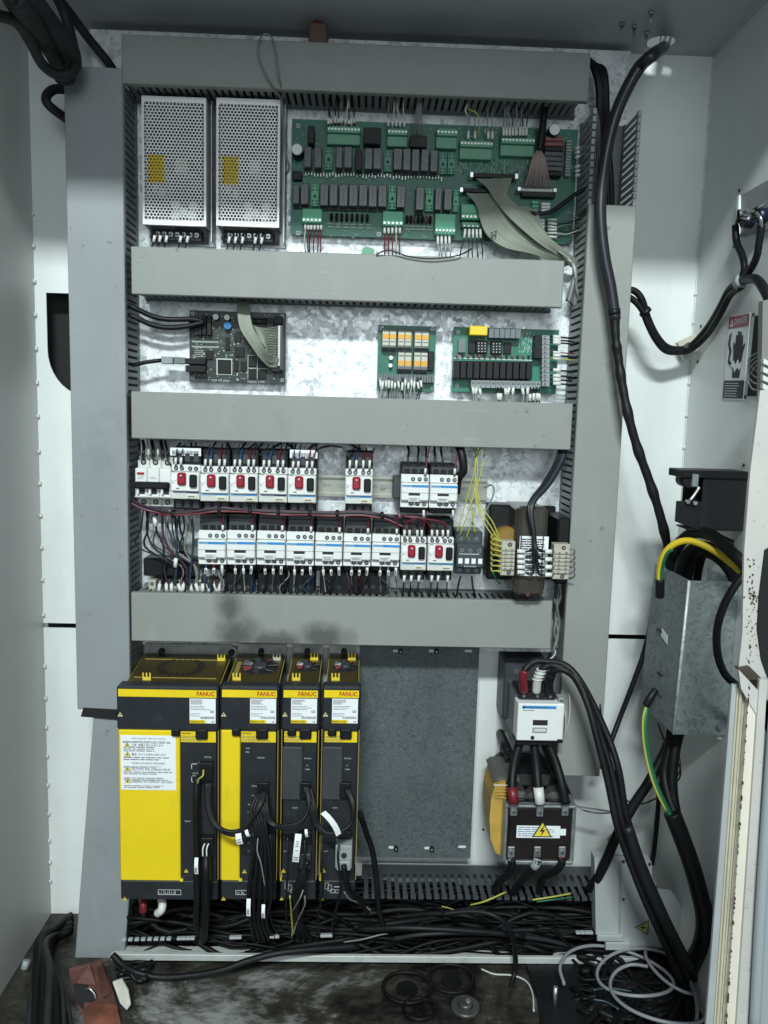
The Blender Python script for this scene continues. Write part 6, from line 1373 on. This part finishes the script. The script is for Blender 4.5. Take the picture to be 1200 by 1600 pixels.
# switch recess on the right wall
def wslab(name, pts, off, th, m, label=None, cat=None, parent=None, out=None):
    P = [Vector((XR-off, WX(x, y, XR).y, WX(x, y, XR).z)) for x, y in pts]; b = MB().slab(P, (-th, 0, 0))
    if parent: return part(name, b, m, parent, None)
    return solo(name, b, m, label, cat)
T2 = thing('wall_switch', 'grey plate with dark round switch blocks and metal clips on upper right wall', 'switch', wallp(1161, 350, 0))
PLT = mat('grey_switch_plate', (.25,.27,.26), .5)  # dull grey of the plate itself
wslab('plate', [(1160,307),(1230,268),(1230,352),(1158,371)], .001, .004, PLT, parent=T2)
wslab('plate_edge', [(1160,307),(1163,305),(1162,371),(1158,371)], .005, .003, PAPER, parent=T2)
for a, c in ((1176, 345), (1197, 337)):
    p = wallp(a, c, .005); part('switch_block', MB().cyl((p.x-.014, p.y, p.z), .010, .014, 'x', 16), mat('blue_black_plastic', (.012,.014,.035), .3), T2)
    part('switch_front', MB().box(p.x-.017, p.x-.012, p.y-.008, p.y+.008, p.z-.003, p.z+.010, .001), BLK, T2)
for a, c, a2, c2 in ((1154,329,1182,330),(1156,335,1176,338),(1158,341,1172,343),(1185,325,1205,312)):
    part('metal_clip', MB().tube([wallp(a, c, .020), wallp((a+a2)/2, (c+c2)/2-1, .024), wallp(a2, c2, .020)], .0019, 8), METAL, T2)
part('lead', MB().tube([wallp(1154,329,.03), wallp(1153,340,.026), wallp(1149,354,.018)], .002, 8), BLK, T2)
part('lead', MB().tube([wallp(1182,332,.03), wallp(1189,342,.028), wallp(1190,356,.022)], .002, 8), METAL, T2)
# danger sign
yA, yB = wallp(1141, 500, 0), wallp(1172, 500, 0)
T2 = thing('danger_sign', 'white danger sign with red header and pierced hand pictogram on right wall', 'sign', wallp(1150, 560, 0))
def onw(px, py, off): return wallp(px, py, off)
corner = [(1141.5,494),(1174,487.5),(1163,625),(1130.5,623.5)]
wslab('sign_plate', corner, .0006, .0010, PAPER, parent=T2)
def lerp4(u, v):   # u right, v up in sign space
    a, b, c, d = [WX(x, y, XR) for x, y in corner]; top = a.lerp(b, u); bot = d.lerp(c, u); return bot.lerp(top, v)
def sgn(name, pts, m, off=.0018, th=.0004): 
    P = [Vector((XR-off, lerp4(u, v).y, lerp4(u, v).z)) for u, v in pts]; return part(name, MB().slab(P, (-th, 0, 0)), m, T2)
sgn('red_header', [(.02,.845),(.98,.845),(.98,.985),(.02,.985)], mat('sign_red', (.30,.012,.05), .4))
sgn('warning_triangle', [(.08,.865),(.26,.865),(.17,.955)], INKW, .0022)
sgn('exclamation_mark', [(.16,.895),(.18,.895),(.18,.93),(.16,.93)], MATS['sign_red'], .0026)
def wtext(s, u, v, hgt, wid, m):
    p = lerp4(u, v); q = lerp4(u+wid, v); L_ = (Vector((0, q.y, q.z))-Vector((0, p.y, p.z))).length
    o = text(s, 0, 0, 0, 1, T2, m, width=1, bold=True)
    me, asp = TXT[(s, m.name)]; o.location = Vector((XR-.0026, p.y, p.z))-ORG[T2]; hh = abs(lerp4(u, v+hgt).z-p.z)
    o.rotation_euler = (0, 0, -math.pi/2); o.scale = (L_/asp, 1, hh)
wtext('DANGER', .32, .88, .07, .62, INKW)
hand = [(.42,.16),(.80,.16),(.84,.36),(.90,.52),(.97,.60),(.95,.63),(.85,.58),(.83,.74),(.77,.74),(.76,.60),(.73,.79),(.66,.79),(.66,.60),(.62,.80),(.55,.80),(.56,.60),(.52,.75),(.46,.75),(.46,.56),(.43,.62),(.37,.66),(.34,.63),(.40,.46)]
sgn('hand_pictogram', [(u*.9+.02, v*.85+.12) for u, v in hand], INK)
sgn('wire_pictogram', [(.10,.77),(.20,.80),(.16,.66),(.26,.58),(.20,.47),(.34,.42),(.32,.38),(.12,.44),(.17,.57),(.07,.66)], INK)
sgn('spark_pictogram', [(.28,.40),(.44,.46),(.50,.40),(.64,.47),(.68,.41),(.96,.48),(.72,.34),(.66,.38),(.50,.32),(.46,.37)], PAPER, .0024)
sgn('black_field', [(.02,.015),(.98,.015),(.98,.225),(.02,.225)], INK)
for k in range(6): sgn('small_print', [(.10,.195-k*.03),(.10+random.uniform(.5,.78),.195-k*.03),(.10+.62,.186-k*.03),(.10,.186-k*.03)], INKW, .0022)
T2 = thing('wall_opening', 'black rectangular wall slot with clipped wire ends, right of the danger sign', 'opening', wallp(1175, 560, 0))
wslab('dark_inside', [(1181,494),(1200,489),(1192,619),(1169,619)], .0006, .0012, DARK, parent=T2)
for k in range(4): part('wire_end', MB().tube([wallp(1199-k, 545+k*8, .012), wallp(1180+k*2, 553+k*5, .016), wallp(1170, 562+k*9, .012), wallp(1176, 575+k*11, .010), wallp(1198, 590+k*6, .012)], .0010, 6), WGRY, T2)
for a, c in ((1155,298),(1147,385),(1095,510),(1090,565),(1162,727),(1116,837),(1164,620),(1177,492)):
    p = wallp(a, c, .0006); solo('wall_hole', MB().cyl((XR-.0012, p.y, p.z), .0026, .0008, 'x', 10), INK, 'small dark screw hole in the white right wall', 'hole', 'screw holes in the right wall')
# black box on the right wall
T2 = thing('black_terminal_box', 'matt black steel box with cut-out and metal catch projecting from right wall', 'box', W(1065, 820, .20))
dA = .20; a = R(1064, 733, 1190, 745, dA); bq = R(1056, 784, 1190, 822, dA)
xl1, xl2 = W(1064, 740, dA).x, W(1056, 800, dA).x; xr_ = XR-.001
zt1, zt2, zm, zb_ = W(1100, 735, dA).z, W(1100, 747, dA).z, W(1070, 783, dA).z, W(1070, 824, dA).z
part('lid', MB().box(xl1, xr_, -dA-.004, -dA+.045, zt2, zt1, .001), BLK, T2)
xi = W(1098, 765, dA).x
part('front_sheet', MB().box(xi, xr_, -dA, -dA+.002, zb_-.004, zt2), DARK, T2)
part('lower_front', MB().prism([(xl2, zm), (xi, zm), (xi, zb_-.004), (xl2+.03, zb_-.002), (xl2, zb_+.008)], -dA, -dA+.002), BLK, T2)
part('bottom', MB().box(xl2+.02, xr_, -dA+.002, -dA+.045, zb_-.004, zb_-.002), BLK, T2)
part('rear_sheet', MB().box(xi-.01, xr_, -dA+.040, -dA+.045, zb_, zt2), DARK, T2)
p = W(1086, 752, dA+.005); part('catch_body', MB().cyl((p.x-.004, -dA, p.z), .010, .03, n=18), BLK, T2); part('catch_plate', MB().box(p.x-.004, p.x+.005, -dA-.006, -dA, p.z-.008, p.z+.010, .001), MET2, T2)
part('catch_arm', MB().tube([W(1093,761,dA+.012), W(1085,773,dA+.012), W(1078,782,dA+.012)], .0022, 8), METAL, T2)
for q in ((1075,784),(1086,786)): p = W(*q, dA+.004); part('catch_pin', MB().cyl((p.x, -dA-.006, p.z), .0028, .006, n=10), METAL, T2)
# grey cast housing
dH = .10
P = [(929,1340),(1018,1347),(1020,1399),(1056,1403),(1056,1410),(1064,1412),(1066,1470),(1052,1480),(984,1487),(984,1474),(944,1472),(944,1462),(931,1460)]
T2 = thing('grey_housing', 'light grey cast housing with lightning triangle, at lower right behind the cables', 'housing', W(990, 1485, dH))
part('body', MB().prism([(W(x, y, dH).x, W(x, y, dH).z) for x, y in reversed(P)], -dH, -dH+.022), CAST, T2)
a = R(975, 1365, 1012, 1470, .05); part('rear_body', MB().box(a[0], a[1], -dH+.0225, .028, a[2], a[3]), CAST, T2)
part('rib', MB().prism([(W(x, y, dH).x, W(x, y, dH).z) for x, y in ((969,1345),(969,1464),(966.5,1464),(966.5,1345))], -dH-.002, -dH), LGREY, T2)
part('cover_plate', MB().prism([(W(x, y, dH).x, W(x, y, dH).z) for x, y in ((970,1345),(970,1408),(1008,1414),(1018,1406),(1018,1349))], -dH-.0025, -dH), CAST, T2)
for q in ((974,1346),(974,1405),(1015,1350)): p = W(*q, dH+.003); screw(p.x, -dH-.0026, p.z, .003, T2, MET2)
part('neck', MB().prism([(W(x, y, dH).x, W(x, y, dH).z) for x, y in ((962,1340),(960,1332),(966,1324),(974,1326),(980,1334),(1004,1336),(1004,1344))], -.09, -.06), CAST, T2)
a = R(933, 1461, 974, 1470, dH+.004); part('ledge', MB().box(a[0], a[1], -dH-.006, -dH, a[2], a[3], .001), CAST, T2); a = R(946, 1472, 984, 1484, dH+.004); part('ledge', MB().box(a[0], a[1], -dH-.006, -dH, a[2], a[3], .001), CAST, T2)
p = W(1006, 1449, dH); triangle_sign(p.x, p.z, .026, -dH-.0004, T2, True, math.radians(90), mat('faded_yellow', (.50,.48,.12), .5))
p = W(1043, 1460, dH); part('yellow_disc', MB().cyl((p.x, -dH-.001, p.z), .0125, .001, n=24), YELP, T2); part('disc_print', MB().cyl((p.x, -dH-.0014, p.z), .004, .0004, n=8), INK, T2)

# ================================================================== front frame at the right edge
def vslab(name, px, d, th, m, T): 
    """upright strip through four picture corners at depth d"""
    return part(name, MB().slab([W(x, y, d) for x, y in px], (0, th, 0)), m, T)
T2 = thing('cabinet', 'front edge of the cabinet: cream rusty frame, yellowed seal and blue-grey door, lower right', 'cabinet', W(1150, 1590, .46))
vslab('inner_flange', [(1144,1070),(1156,1070),(1113,1640),(1100,1640)], .450, .004, MATS['grey_cast_housing'], T2)
for k in range(4): vslab('seal_strip', [(1152+k*4.6,1075),(1155.8+k*4.6,1075),(1116.2+k*4.4,1640),(1112.6+k*4.4,1640)], .452+.003*(k % 2), .012, SEAL, T2)
vslab('rusty_gap', [(1169,1062),(1172,1062),(1133,1640),(1130,1640)], .454, .010, mat('rust_line', (.40,.34,.24), .7, 0, 0, 1, dirt=1, dcol=(.04,.025,.015), dscale=60, dlo=.5), T2)
vslab('front_edge', [(1171.5,1062),(1187,1062),(1148,1640),(1132,1640)], .462, .02, FRAMEW, T2)
b = MB(); rr_ = random.Random(4)
for k in range(70):
    t = rr_.random(); y = 1066+t*534; x = 1171.5-(y-1062)*.0675; w_ = rr_.uniform(.5, 2.6); h_ = rr_.uniform(1, 7)
    b.slab([W(x-w_*.6, y, .4645), W(x+w_*.4, y+1, .4645), W(x+w_*.6, y+h_, .4645), W(x-w_*.5, y+h_-.6, .4645)], (0, .0008, 0))
part('rust_chips', b, mat('rust_brown', (.035,.022,.014), .8), T2)['kind'] = 'stuff'
vslab('speckled_face', [(1187,1062),(1199,1062),(1166,1640),(1148,1640)], .466, .006, RUST, T2)
vslab('speckled_face', [(1199,1062),(1204,1062),(1171,1640),(1166,1640)], .464, .02, DOORP, T2)
vslab('door', [(1203,1062),(1290,1062),(1270,1640),(1170,1640)], .458, .02, DOORP, T2)
b = MB().tube([W(1212,1090,.474), W(1190,1400,.474), W(1178,1630,.474)], .006, 10); part('door_bead', b, DOORP, T2)
T2 = thing('door_post', 'white post with rust specks and a diagonal steel stay, right edge', 'post', W(1165, 1040, .46))
vslab('post_face', [(1188,610),(1230,605),(1230,1100),(1178,1048),(1154,1046),(1160,990),(1163,860),(1172,740)], .455, .004, RUST, T2)
b = MB()
for k in range(90):
    y = rr_.uniform(870, 1035); x = rr_.gauss(1174, 5) if k > 30 else rr_.gauss(1176, 3); y = y if k > 30 else rr_.gauss(935, 7); w_ = rr_.uniform(.3, 1.3)
    if x < 1163: continue
    b.slab([W(x-w_, y, .4565), W(x+w_, y-.4, .4565), W(x+w_*.7, y+w_*1.6, .4565), W(x-w_*.8, y+w_*1.3, .4565)], (0, .0006, 0))
part('rust_specks', b, MATS['rust_brown'], T2)['kind'] = 'stuff'
vslab('post_opening', [(1196,860),(1230,840),(1230,1080),(1206,1075),(1190,1030),(1184,985),(1187,930)], .458, .003, DARK, T2)
vslab('stay_top', [(1154,1046),(1172,1042),(1228,1100),(1228,1126)], .462, .012, BROWN, T2)
vslab('stay_front', [(1154,1046),(1228,1126),(1228,1196),(1158,1076)], .464, .004, RUST, T2)
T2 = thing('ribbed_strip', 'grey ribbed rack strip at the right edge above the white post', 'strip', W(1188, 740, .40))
vslab('strip', [(1192,470),(1230,460),(1230,750),(1187,744)], .40, .01, mat('strip_grey', (.20,.20,.19), .5), T2)  # dark grey of the strip itself
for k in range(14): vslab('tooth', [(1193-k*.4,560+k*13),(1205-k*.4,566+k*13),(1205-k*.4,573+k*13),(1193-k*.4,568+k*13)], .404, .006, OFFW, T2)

# ================================================================== ceiling things
for x, y, y2 in ((972,36,56),(991.5,40,71),(1017.5,18,39),(1010.5,50,74)):
    t = WZ(x, y, ZC); b = MB(); Lh = (t.z - (CAM + ray(x, y2)*((t.y-CAM.y)/ray(x, y2).y)).z)
    b.cyl((t.x, t.y, ZC-.004), .0042, .004, 'z', 10); b.cyl((t.x, t.y, ZC-Lh), .0014, Lh-.004, 'z', 8, .0024)
    solo('ceiling_screw', b, MET2, 'dark pointed screw sticking down from the ceiling near the cable hole', 'screw', 'screws through the ceiling')
T2 = thing('small_gland', 'small dull red and brown gland behind the top duct', 'gland', W(497, 46, .03))
a = R(484, 38, 512, 60, .03); part('base', MB().box(a[0], a[1], -.05, .0, a[2]-.02, a[2]+(a[3]-a[2])*.7, .002), mat('brown_gland', (.12,.07,.05), .5), T2)
a = R(488, 36, 506, 46, .03); part('cap', MB().box(a[0], a[1], -.04, -.01, a[2], a[3], .003), REDT, T2)
# ================================================================== top-left cables
for i, (pts, r, s) in enumerate((([(20,-10,.30),(45,30,.24),(60,52,.20),(80,72,.15),(96,100,.12),(102,122,.10)], .0150, 'thick dusty black cable from the top left corner to the left duct end'),
        ([(40,-14,.28),(64,18,.22),(90,52,.18),(110,82,.14),(112,104,.12)], .0130, 'second thick black cable beside it in the top left corner'),
        ([(-20,20,.30),(25,34,.26),(48,66,.22),(66,100,.17),(88,116,.15),(108,116,.14),(118,100,.13),(112,60,.10),(100,20,.10),(84,-14,.12)], .0068, 'black cable loop hanging in front of the left duct top'),
        ([(82,-14,.12),(112,24,.07),(140,62,.04),(168,96,.02),(178,112,.01)], .0065, 'black cable slanting down right behind the left duct top'),
        ([(106,140,.04),(84,140,.05),(72,152,.06),(78,166,.06),(104,186,.04)], .0068, 'black cable hooking out left of the left duct near its top'),
        ([(10,-14,.32),(30,14,.28),(44,36,.25),(70,62,.2)], .0060, 'thin black cable at the very corner top left'))):
    cable('black_cable', s, 'cable', pts, r, SOOT, None, 12, 7)
# ================================================================== bottom: rail, tangle, left heap
z = W(600, 1497, .10).z; a, b_ = W(174, 1486, .10).x, W(1056, 1500, .10).x
solo('floor_rail', MB().box(a, b_, -.104, -.098, z-.0055, z+.0055, .001).box(a, b_, -.098, -.07, z-.0055, z-.0035), mat('pale_painted_rail', (.46,.49,.48), .42, 0, .15, 30, dirt=.6, dcol=(.1,.1,.09), dscale=18, dlo=.55), 'long pale steel rail across the floor below the cable tangle', 'rail')
zr = z
rnd = random.Random(11)
tm = MB(); zT = W(600, 1408, .05).z
xA, xB = W(190, 1440, .05).x, W(1060, 1440, .05).x
xA = W(208, 1440, .05).x
for k in range(230):
    lvl = rnd.random()**.8; z_ = .012+lvl*(zT-.030); y_ = -.088+rnd.random()*.10; xs = xA+rnd.random()*(xB-xA)*.7-.05; ln = rnd.uniform(.2, .8); P = []
    for j in range(6):
        t = j/5; P.append(Vector((min(max(xs+ln*t, xA), xB)+j*1e-4, min(.02, max(-.095, y_+rnd.uniform(-.018, .018))), min(zT+.005, max(.010, z_+rnd.uniform(-.026, .026))))))
    tm.tube(P, rnd.choice([.0022, .003, .0035, .0045, .0055, .0016]), 6, True, 4)
solo('cable_tangle', tm, mat('tangle_black_rubber', (.004,.0042,.005), .55, 0, .5, 18, .2, 120, spec=.22), 'dense black cable tangle on the floor behind the pale rail', 'cables', org=(0, -.05, .02))['kind'] = 'stuff'
solo('tangle_backing', MB().box(xA-.01, xB, .004, .0295, .001, zT-.004), DARK, 'near-black sheet standing in for the dark behind the floor cable tangle', 'panel')  # darkness behind the cables put in as a near-black backing
for k, (pts, m, r) in enumerate((([(735,1414,.09),(752,1410,.10),(768,1404,.10),(790,1394,.09)], WYEL, .0014), ([(690,1416,.1),(705,1420,.1),(716,1426,.09)], WYEL, .0008), ([(832,1406,.10),(865,1401,.10),(892,1396,.09)], WYEL, .0013), ([(838,1409,.10),(870,1405,.10),(895,1402,.09)], WGRN, .0012),
        ([(537,1472,.10),(565,1468,.11),(592,1461,.11),(606,1459,.10)], WGRY, .0012), ([(614,1467,.11),(660,1460,.12),(730,1457,.12),(790,1460,.11),(850,1468,.10),(900,1480,.09)], SOOT, .0035), ([(560,1452,.10),(640,1450,.12),(740,1455,.12),(820,1462,.11)], BLKR, .0048))):
    cable('loose_cable', ['green-yellow wire lying on the tangle under the finger duct', 'short thin yellow wire on the tangle', 'green-yellow wire at the right end of the tangle', 'green wire beside the green-yellow one at the tangle right end', 'thin pale wire on the tangle left of centre', 'long grey-black cable lying across the tangle middle', 'thick black cable lying across the tangle middle'][k], 'cable', pts, r, m, None, 8)
cable('hanging_cable', 'black cable looping over the tangle, across the pale rail and onto the floor', 'cable', [(690,1428,.13),(740,1424,.14),(775,1432,.15),(798,1455,.15),(805,1490,.13),(804,1520,.125),(792,1552,.15),(770,1580,.18),(745,1602,.21),(720,1620,.23)], .0040, BLKR, None, 10, 7)
cable('long_floor_cable', 'long black cable drooping in front of the pale rail at left', 'cable', [(176,1492,.12),(192,1508,.13),(215,1520,.14),(252,1527,.14),(300,1524,.14),(345,1516,.14),(385,1502,.135),(430,1490,.13),(480,1484,.12),(560,1478,.10)], .0052, BLKR, None, 10, 7)
cable('hanging_cable', 'thin black cable hanging down past the dark plate into the tangle', 'cable', [(562,1270,.14),(572,1300,.12),(582,1330,.11),(588,1370,.11),(592,1420,.11),(600,1450,.11)], .0046, BLKR, None, 8)
cable('pale_floor_wire', 'thin pale wire curving on the dark floor below the rail', 'wire', [tuple(p) for p in (WZ(752,1514,.004), WZ(772,1522,.004), WZ(800,1524,.004), WZ(822,1533,.004), WZ(832,1552,.004), WZ(834,1580,.004))], .0014, WWHT, None, 6, 6, True)
# comb tips of a hidden duct in the dark
hx_ = W(250, 1468, .10)
T2 = thing('duct_comb', 'row of pale duct finger tips in the dark under the widest drive', 'duct comb', (hx_.x, -.11, hx_.z))
me = MB().box(-.0035, .0035, -.003, .003, -.0018, .0018, .0006).mesh('finger_tip', LF, (0, 0, 0))
for x in list(range(194, 268, 10))+list(range(280, 306, 7))+[362, 368, 374, 425, 433, 504, 510, 516]:
    p = W(x, 1468-(x-194)*.02, .11); inst('finger_tip', me, p, T2)
for x in (903, 910, 917, 923): p = W(x, 1457, .11); inst('finger_tip', me, p, T2)
# floor bits
def fl(px, py): return WZ(px, py, 0)
c = fl(727, 1574); T2 = thing('floor_gland', 'round grey metal disc lying on the dark floor', 'disc', (c.x, c.y, 0))
part('rim', MB().cyl((c.x, c.y, 0), .0235, .004, 'z', 28, .021), mat('tarnished_disc', (.10,.10,.095), .4, .5, .4, 40), T2); part('boss', MB().cyl((c.x, c.y, .004), .012, .005, 'z', 20, .009), MATS['tarnished_disc'], T2); part('bolt', MB().cyl((c.x+.004, c.y, .009), .004, .003, 'z', 8), MET2, T2)
for (a, b_, r) in ((636, 1546, .038), (705, 1532, .036), (655, 1580, .024)):
    c = fl(a, b_); mb = MB(); 
    mb.tube([(c.x+r*math.cos(t), c.y+r*.9*math.sin(t), .004) for t in [2*math.pi*k/12 for k in range(13)]], .0032, 8, True, 3); mb.cyl((c.x, c.y, 0), r*.45, .002, 'z', 20)
    solo('rubber_grommet', mb, MATS['tangle_black_rubber'], 'black rubber floor grommet, ' + {636: 'left of the two under the rail', 705: 'right of the two under the rail', 655: 'the small one nearest the viewer'}[a], 'grommet')
P = [fl(822, 1514), fl(905, 1516), fl(918, 1600), fl(926, 1640), fl(850, 1640), fl(838, 1560)]
solo('black_floor_plate', MB().slab([(p.x, p.y, .010) for p in P], (0, 0, -.008)), BLK, 'flat black plate lying on the floor at the right of the grommets', 'plate')
c = fl(866, 1580); solo('floor_bolt', MB().cyl((c.x, c.y, .010), .0035, .030, 'z', 8), METAL, 'small bright bolt standing on the black floor plate', 'bolt')
tm = MB()
for k in range(60):
    if k % 3: P = [fl(rnd.uniform(890, 935), rnd.uniform(1508, 1640)), fl(rnd.uniform(950, 990), rnd.uniform(1508, 1620)), fl(rnd.uniform(1010, 1050), rnd.uniform(1505, 1600)), fl(rnd.uniform(1085, 1100), rnd.uniform(1490, 1560))]
    else: P = [fl(rnd.uniform(1060, 1092), rnd.uniform(1495, 1520)), fl(rnd.uniform(1000, 1080), rnd.uniform(1530, 1570)), fl(rnd.uniform(940, 1080), rnd.uniform(1590, 1630)), fl(rnd.uniform(900, 1090), 1680)]
    tm.tube([Vector((min(p.x, XR-.01), p.y, rnd.uniform(.004, .026))) for p in P], rnd.choice([.003, .004, .0025, .005]), 7, True, 5)
solo('cable_heap', tm, MATS['tangle_black_rubber'], 'heap of black cables on the floor in the right corner', 'cables', org=fl(1000, 1560))['kind'] = 'stuff'
GC = mat('grey_cable_jacket', (.22,.23,.25), .42)
for i, (cx_, cy_, rx_, ry_, t0, t1, s_) in enumerate(((1018, 1552, .062, .050, 20, 560, 'big double loop at the front'), (1052, 1540, .040, .050, -40, 420, 'smaller loop by the wall'), (1000, 1590, .055, .060, 60, 330, 'open loop nearest the viewer'))):
    c = fl(cx_, cy_); P = []
    for k in range(int((t1-t0)/30)+1):
        t = math.radians(t0+30*k); g_ = 1+.09*k/6; P.append((min(c.x+rx_*g_*math.cos(t)+.004*k*(i-1), XR-.012), c.y+ry_*g_*math.sin(t), .034+.006*math.sin(k*.9+i)+.003*i))
    e = fl(1092, 1515+i*9); P = [(min(e.x, XR-.014), e.y, .05)] + P if i < 2 else P
    cable('grey_cable', 'smooth grey cable coiled on the black heap, ' + s_, 'cable', P, .0027, GC, None, 8, 7, True)
P = [fl(1090, 1530), fl(1096, 1565), fl(1086, 1620), fl(1070, 1690)]
cable('grey_cable', 'smooth grey cable strand along the right wall beside the coil', 'cable', [(min(p.x, XR-.012), p.y, .04) for p in P], .0027, GC, None, 8, 7, True)
for i, (pts, m) in enumerate((([(925,1575),(950,1572),(985,1577)], WTEAL), ([(925,1590),(945,1594),(965,1606)], WTEAL))):
    cable('yellow_wire', 'bluish thin wire on the right floor heap, ' + ('upper' if i == 0 else 'lower'), 'wire', [(fl(x, y).x, fl(x, y).y, .03) for x, y in pts], .0016, m, None, 6, 6, True)
# left heap of cables
for k in range(16):
    j = rnd.uniform(-.006, .006); u = k/15
    P = [W(112, 1430+u*40, .0+.03*u), W(96-14*u, 1440+u*50, .02+.04*u)] + [fl(62+u*42-k%3*4, 1560+u*30), fl(46+u*70, 1640+k*3), fl(60+u*70, 1760)]
    P[2].z += .06-.03*u+j; P[3].z += .02*(1-u)+.012; P[4].z += .012
    P.insert(2, P[1].lerp(P[2], .45)+Vector((-.012, -.01, .012+j)))
    P = [Vector((max(p.x, XL+.010), p.y, max(p.z, .010))) for p in P]
    cable('black_cable', 'black cable, %s outward from the duct, in the bundle down the left corner' % NTH[15-k], 'cable', P, [.0060, .0050, .0068, .0042][k % 4], MATS['tangle_black_rubber'] if k % 3 else SOOT, 'black cables in the lower left corner', 10, 6, True)
a = W(42, 1500, .13); b_ = W(38, 1514, .135); a.x = max(a.x, XL+.004); b_.x = max(b_.x, XL+.004); solo('cable_label', MB().tube([a, b_], .0060, 8, True, 1), LGREY, 'grey marker label on a black cable in the lower left corner', 'label')
# copper-brown sheet piece
P = [(108,1514),(158,1500),(170,1530),(184,1575),(196,1640),(128,1640),(126,1590),(113,1545)]
Q = [(x, y) for x, y in P]
T2 = thing('copper_sheet', 'bent copper-brown sheet piece with a cut hole standing in the lower left corner', 'sheet', W(150, 1600, .20))
part('sheet', MB().slab([W(x, y, .14+(y-1500)*.0008) for x, y in Q], (0, .002, 0)), COPPER, T2)
for q in ([(112,1516),(140,1507),(150,1540),(120,1537)],[(150,1512),(160,1506),(174,1552),(160,1560)]): part('dent', MB().slab([W(x, y, .143+(y-1500)*.0008+.004*(i%2)) for i, (x, y) in enumerate(q)], (0, .001, 0)), COPPER, T2)
part('cut_hole', MB().slab([W(x, y, .1425+(y-1500)*.0008) for x, y in ((115,1538),(133,1534),(140,1548),(150,1558),(146,1566),(130,1566),(130,1578),(118,1566))], (0, .001, 0)), DARK, T2)
part('folded_lip', MB().slab([W(x, y, .19+(y-1560)*.0012) for x, y in ((130,1578),(146,1566),(182,1572),(196,1640),(132,1640))], (0, .002, 0)), mat('bright_copper', (.26,.09,.055), .38, .4, .7, 24, .6, 40), T2)
part('hole_edge', MB().tube([W(134,1546,.185), W(140,1545,.188), W(147,1552,.19), W(150,1560,.192)], .0016, 6), METAL, T2)
P = [(176,1535),(190,1530),(200,1548),(204,1570),(198,1578),(188,1568)]
solo('torn_white_piece', MB().slab([W(x, y, .185+(y-1530)*.0006) for x, y in P], (0, .003, 0)), mat('dirty_cream', (.50,.48,.42), .5, 0, .3, 40), 'small torn off-white piece leaning right of the copper sheet', 'scrap')
tm = MB()
for k in range(12):
    P = [fl(rnd.uniform(180, 205), rnd.uniform(1518, 1545)), fl(rnd.uniform(200, 230), rnd.uniform(1520, 1545)), fl(rnd.uniform(215, 250), rnd.uniform(1515, 1530))]
    tm.tube([Vector((p.x, p.y, rnd.uniform(.004, .02))) for p in P], .003, 6, True, 4)
solo('cable_scraps', tm, BLK, 'small pile of black cable scraps beside the torn white piece', 'cables', org=fl(205, 1530))['kind'] = 'stuff'

# ================================================================== labels of look-alikes: which one, counted along the row
NTH += 'seventeenth eighteenth nineteenth twentieth twenty-first twenty-second twenty-third twenty-fourth'.split()
bpy.context.view_layer.update()
same = {}
for o in list(SC.objects):
    if o.parent is None and 'label' in o and o.get('group'): same.setdefault((o['group'], o['label']), []).append(o)
for (g_, l_), os_ in same.items():
    if not 1 < len(os_) <= 24 or 'loom' in g_ and 'tie' not in g_: continue
    def spot(o):
        q = next((c for c in o.children if c.name.startswith('marker_sleeve')), o)
        bb = [q.matrix_world @ Vector(v) for v in q.bound_box] if q.type == 'MESH' else [q.matrix_world.translation]
        return sum((v for v in bb), Vector())/len(bb)
    S = [(spot(o), o) for o in os_]; ex = max(p.x for p, o in S)-min(p.x for p, o in S); ez = max(p.z for p, o in S)-min(p.z for p, o in S)
    S.sort(key=(lambda t: t[0].x) if ex >= ez else (lambda t: -t[0].z))
    for k, (p, o) in enumerate(S):
        t = l_+', '+NTH[k]+(' from left' if ex >= ez else ' from top')
        if len(t.split()) <= 16: o['label'] = t
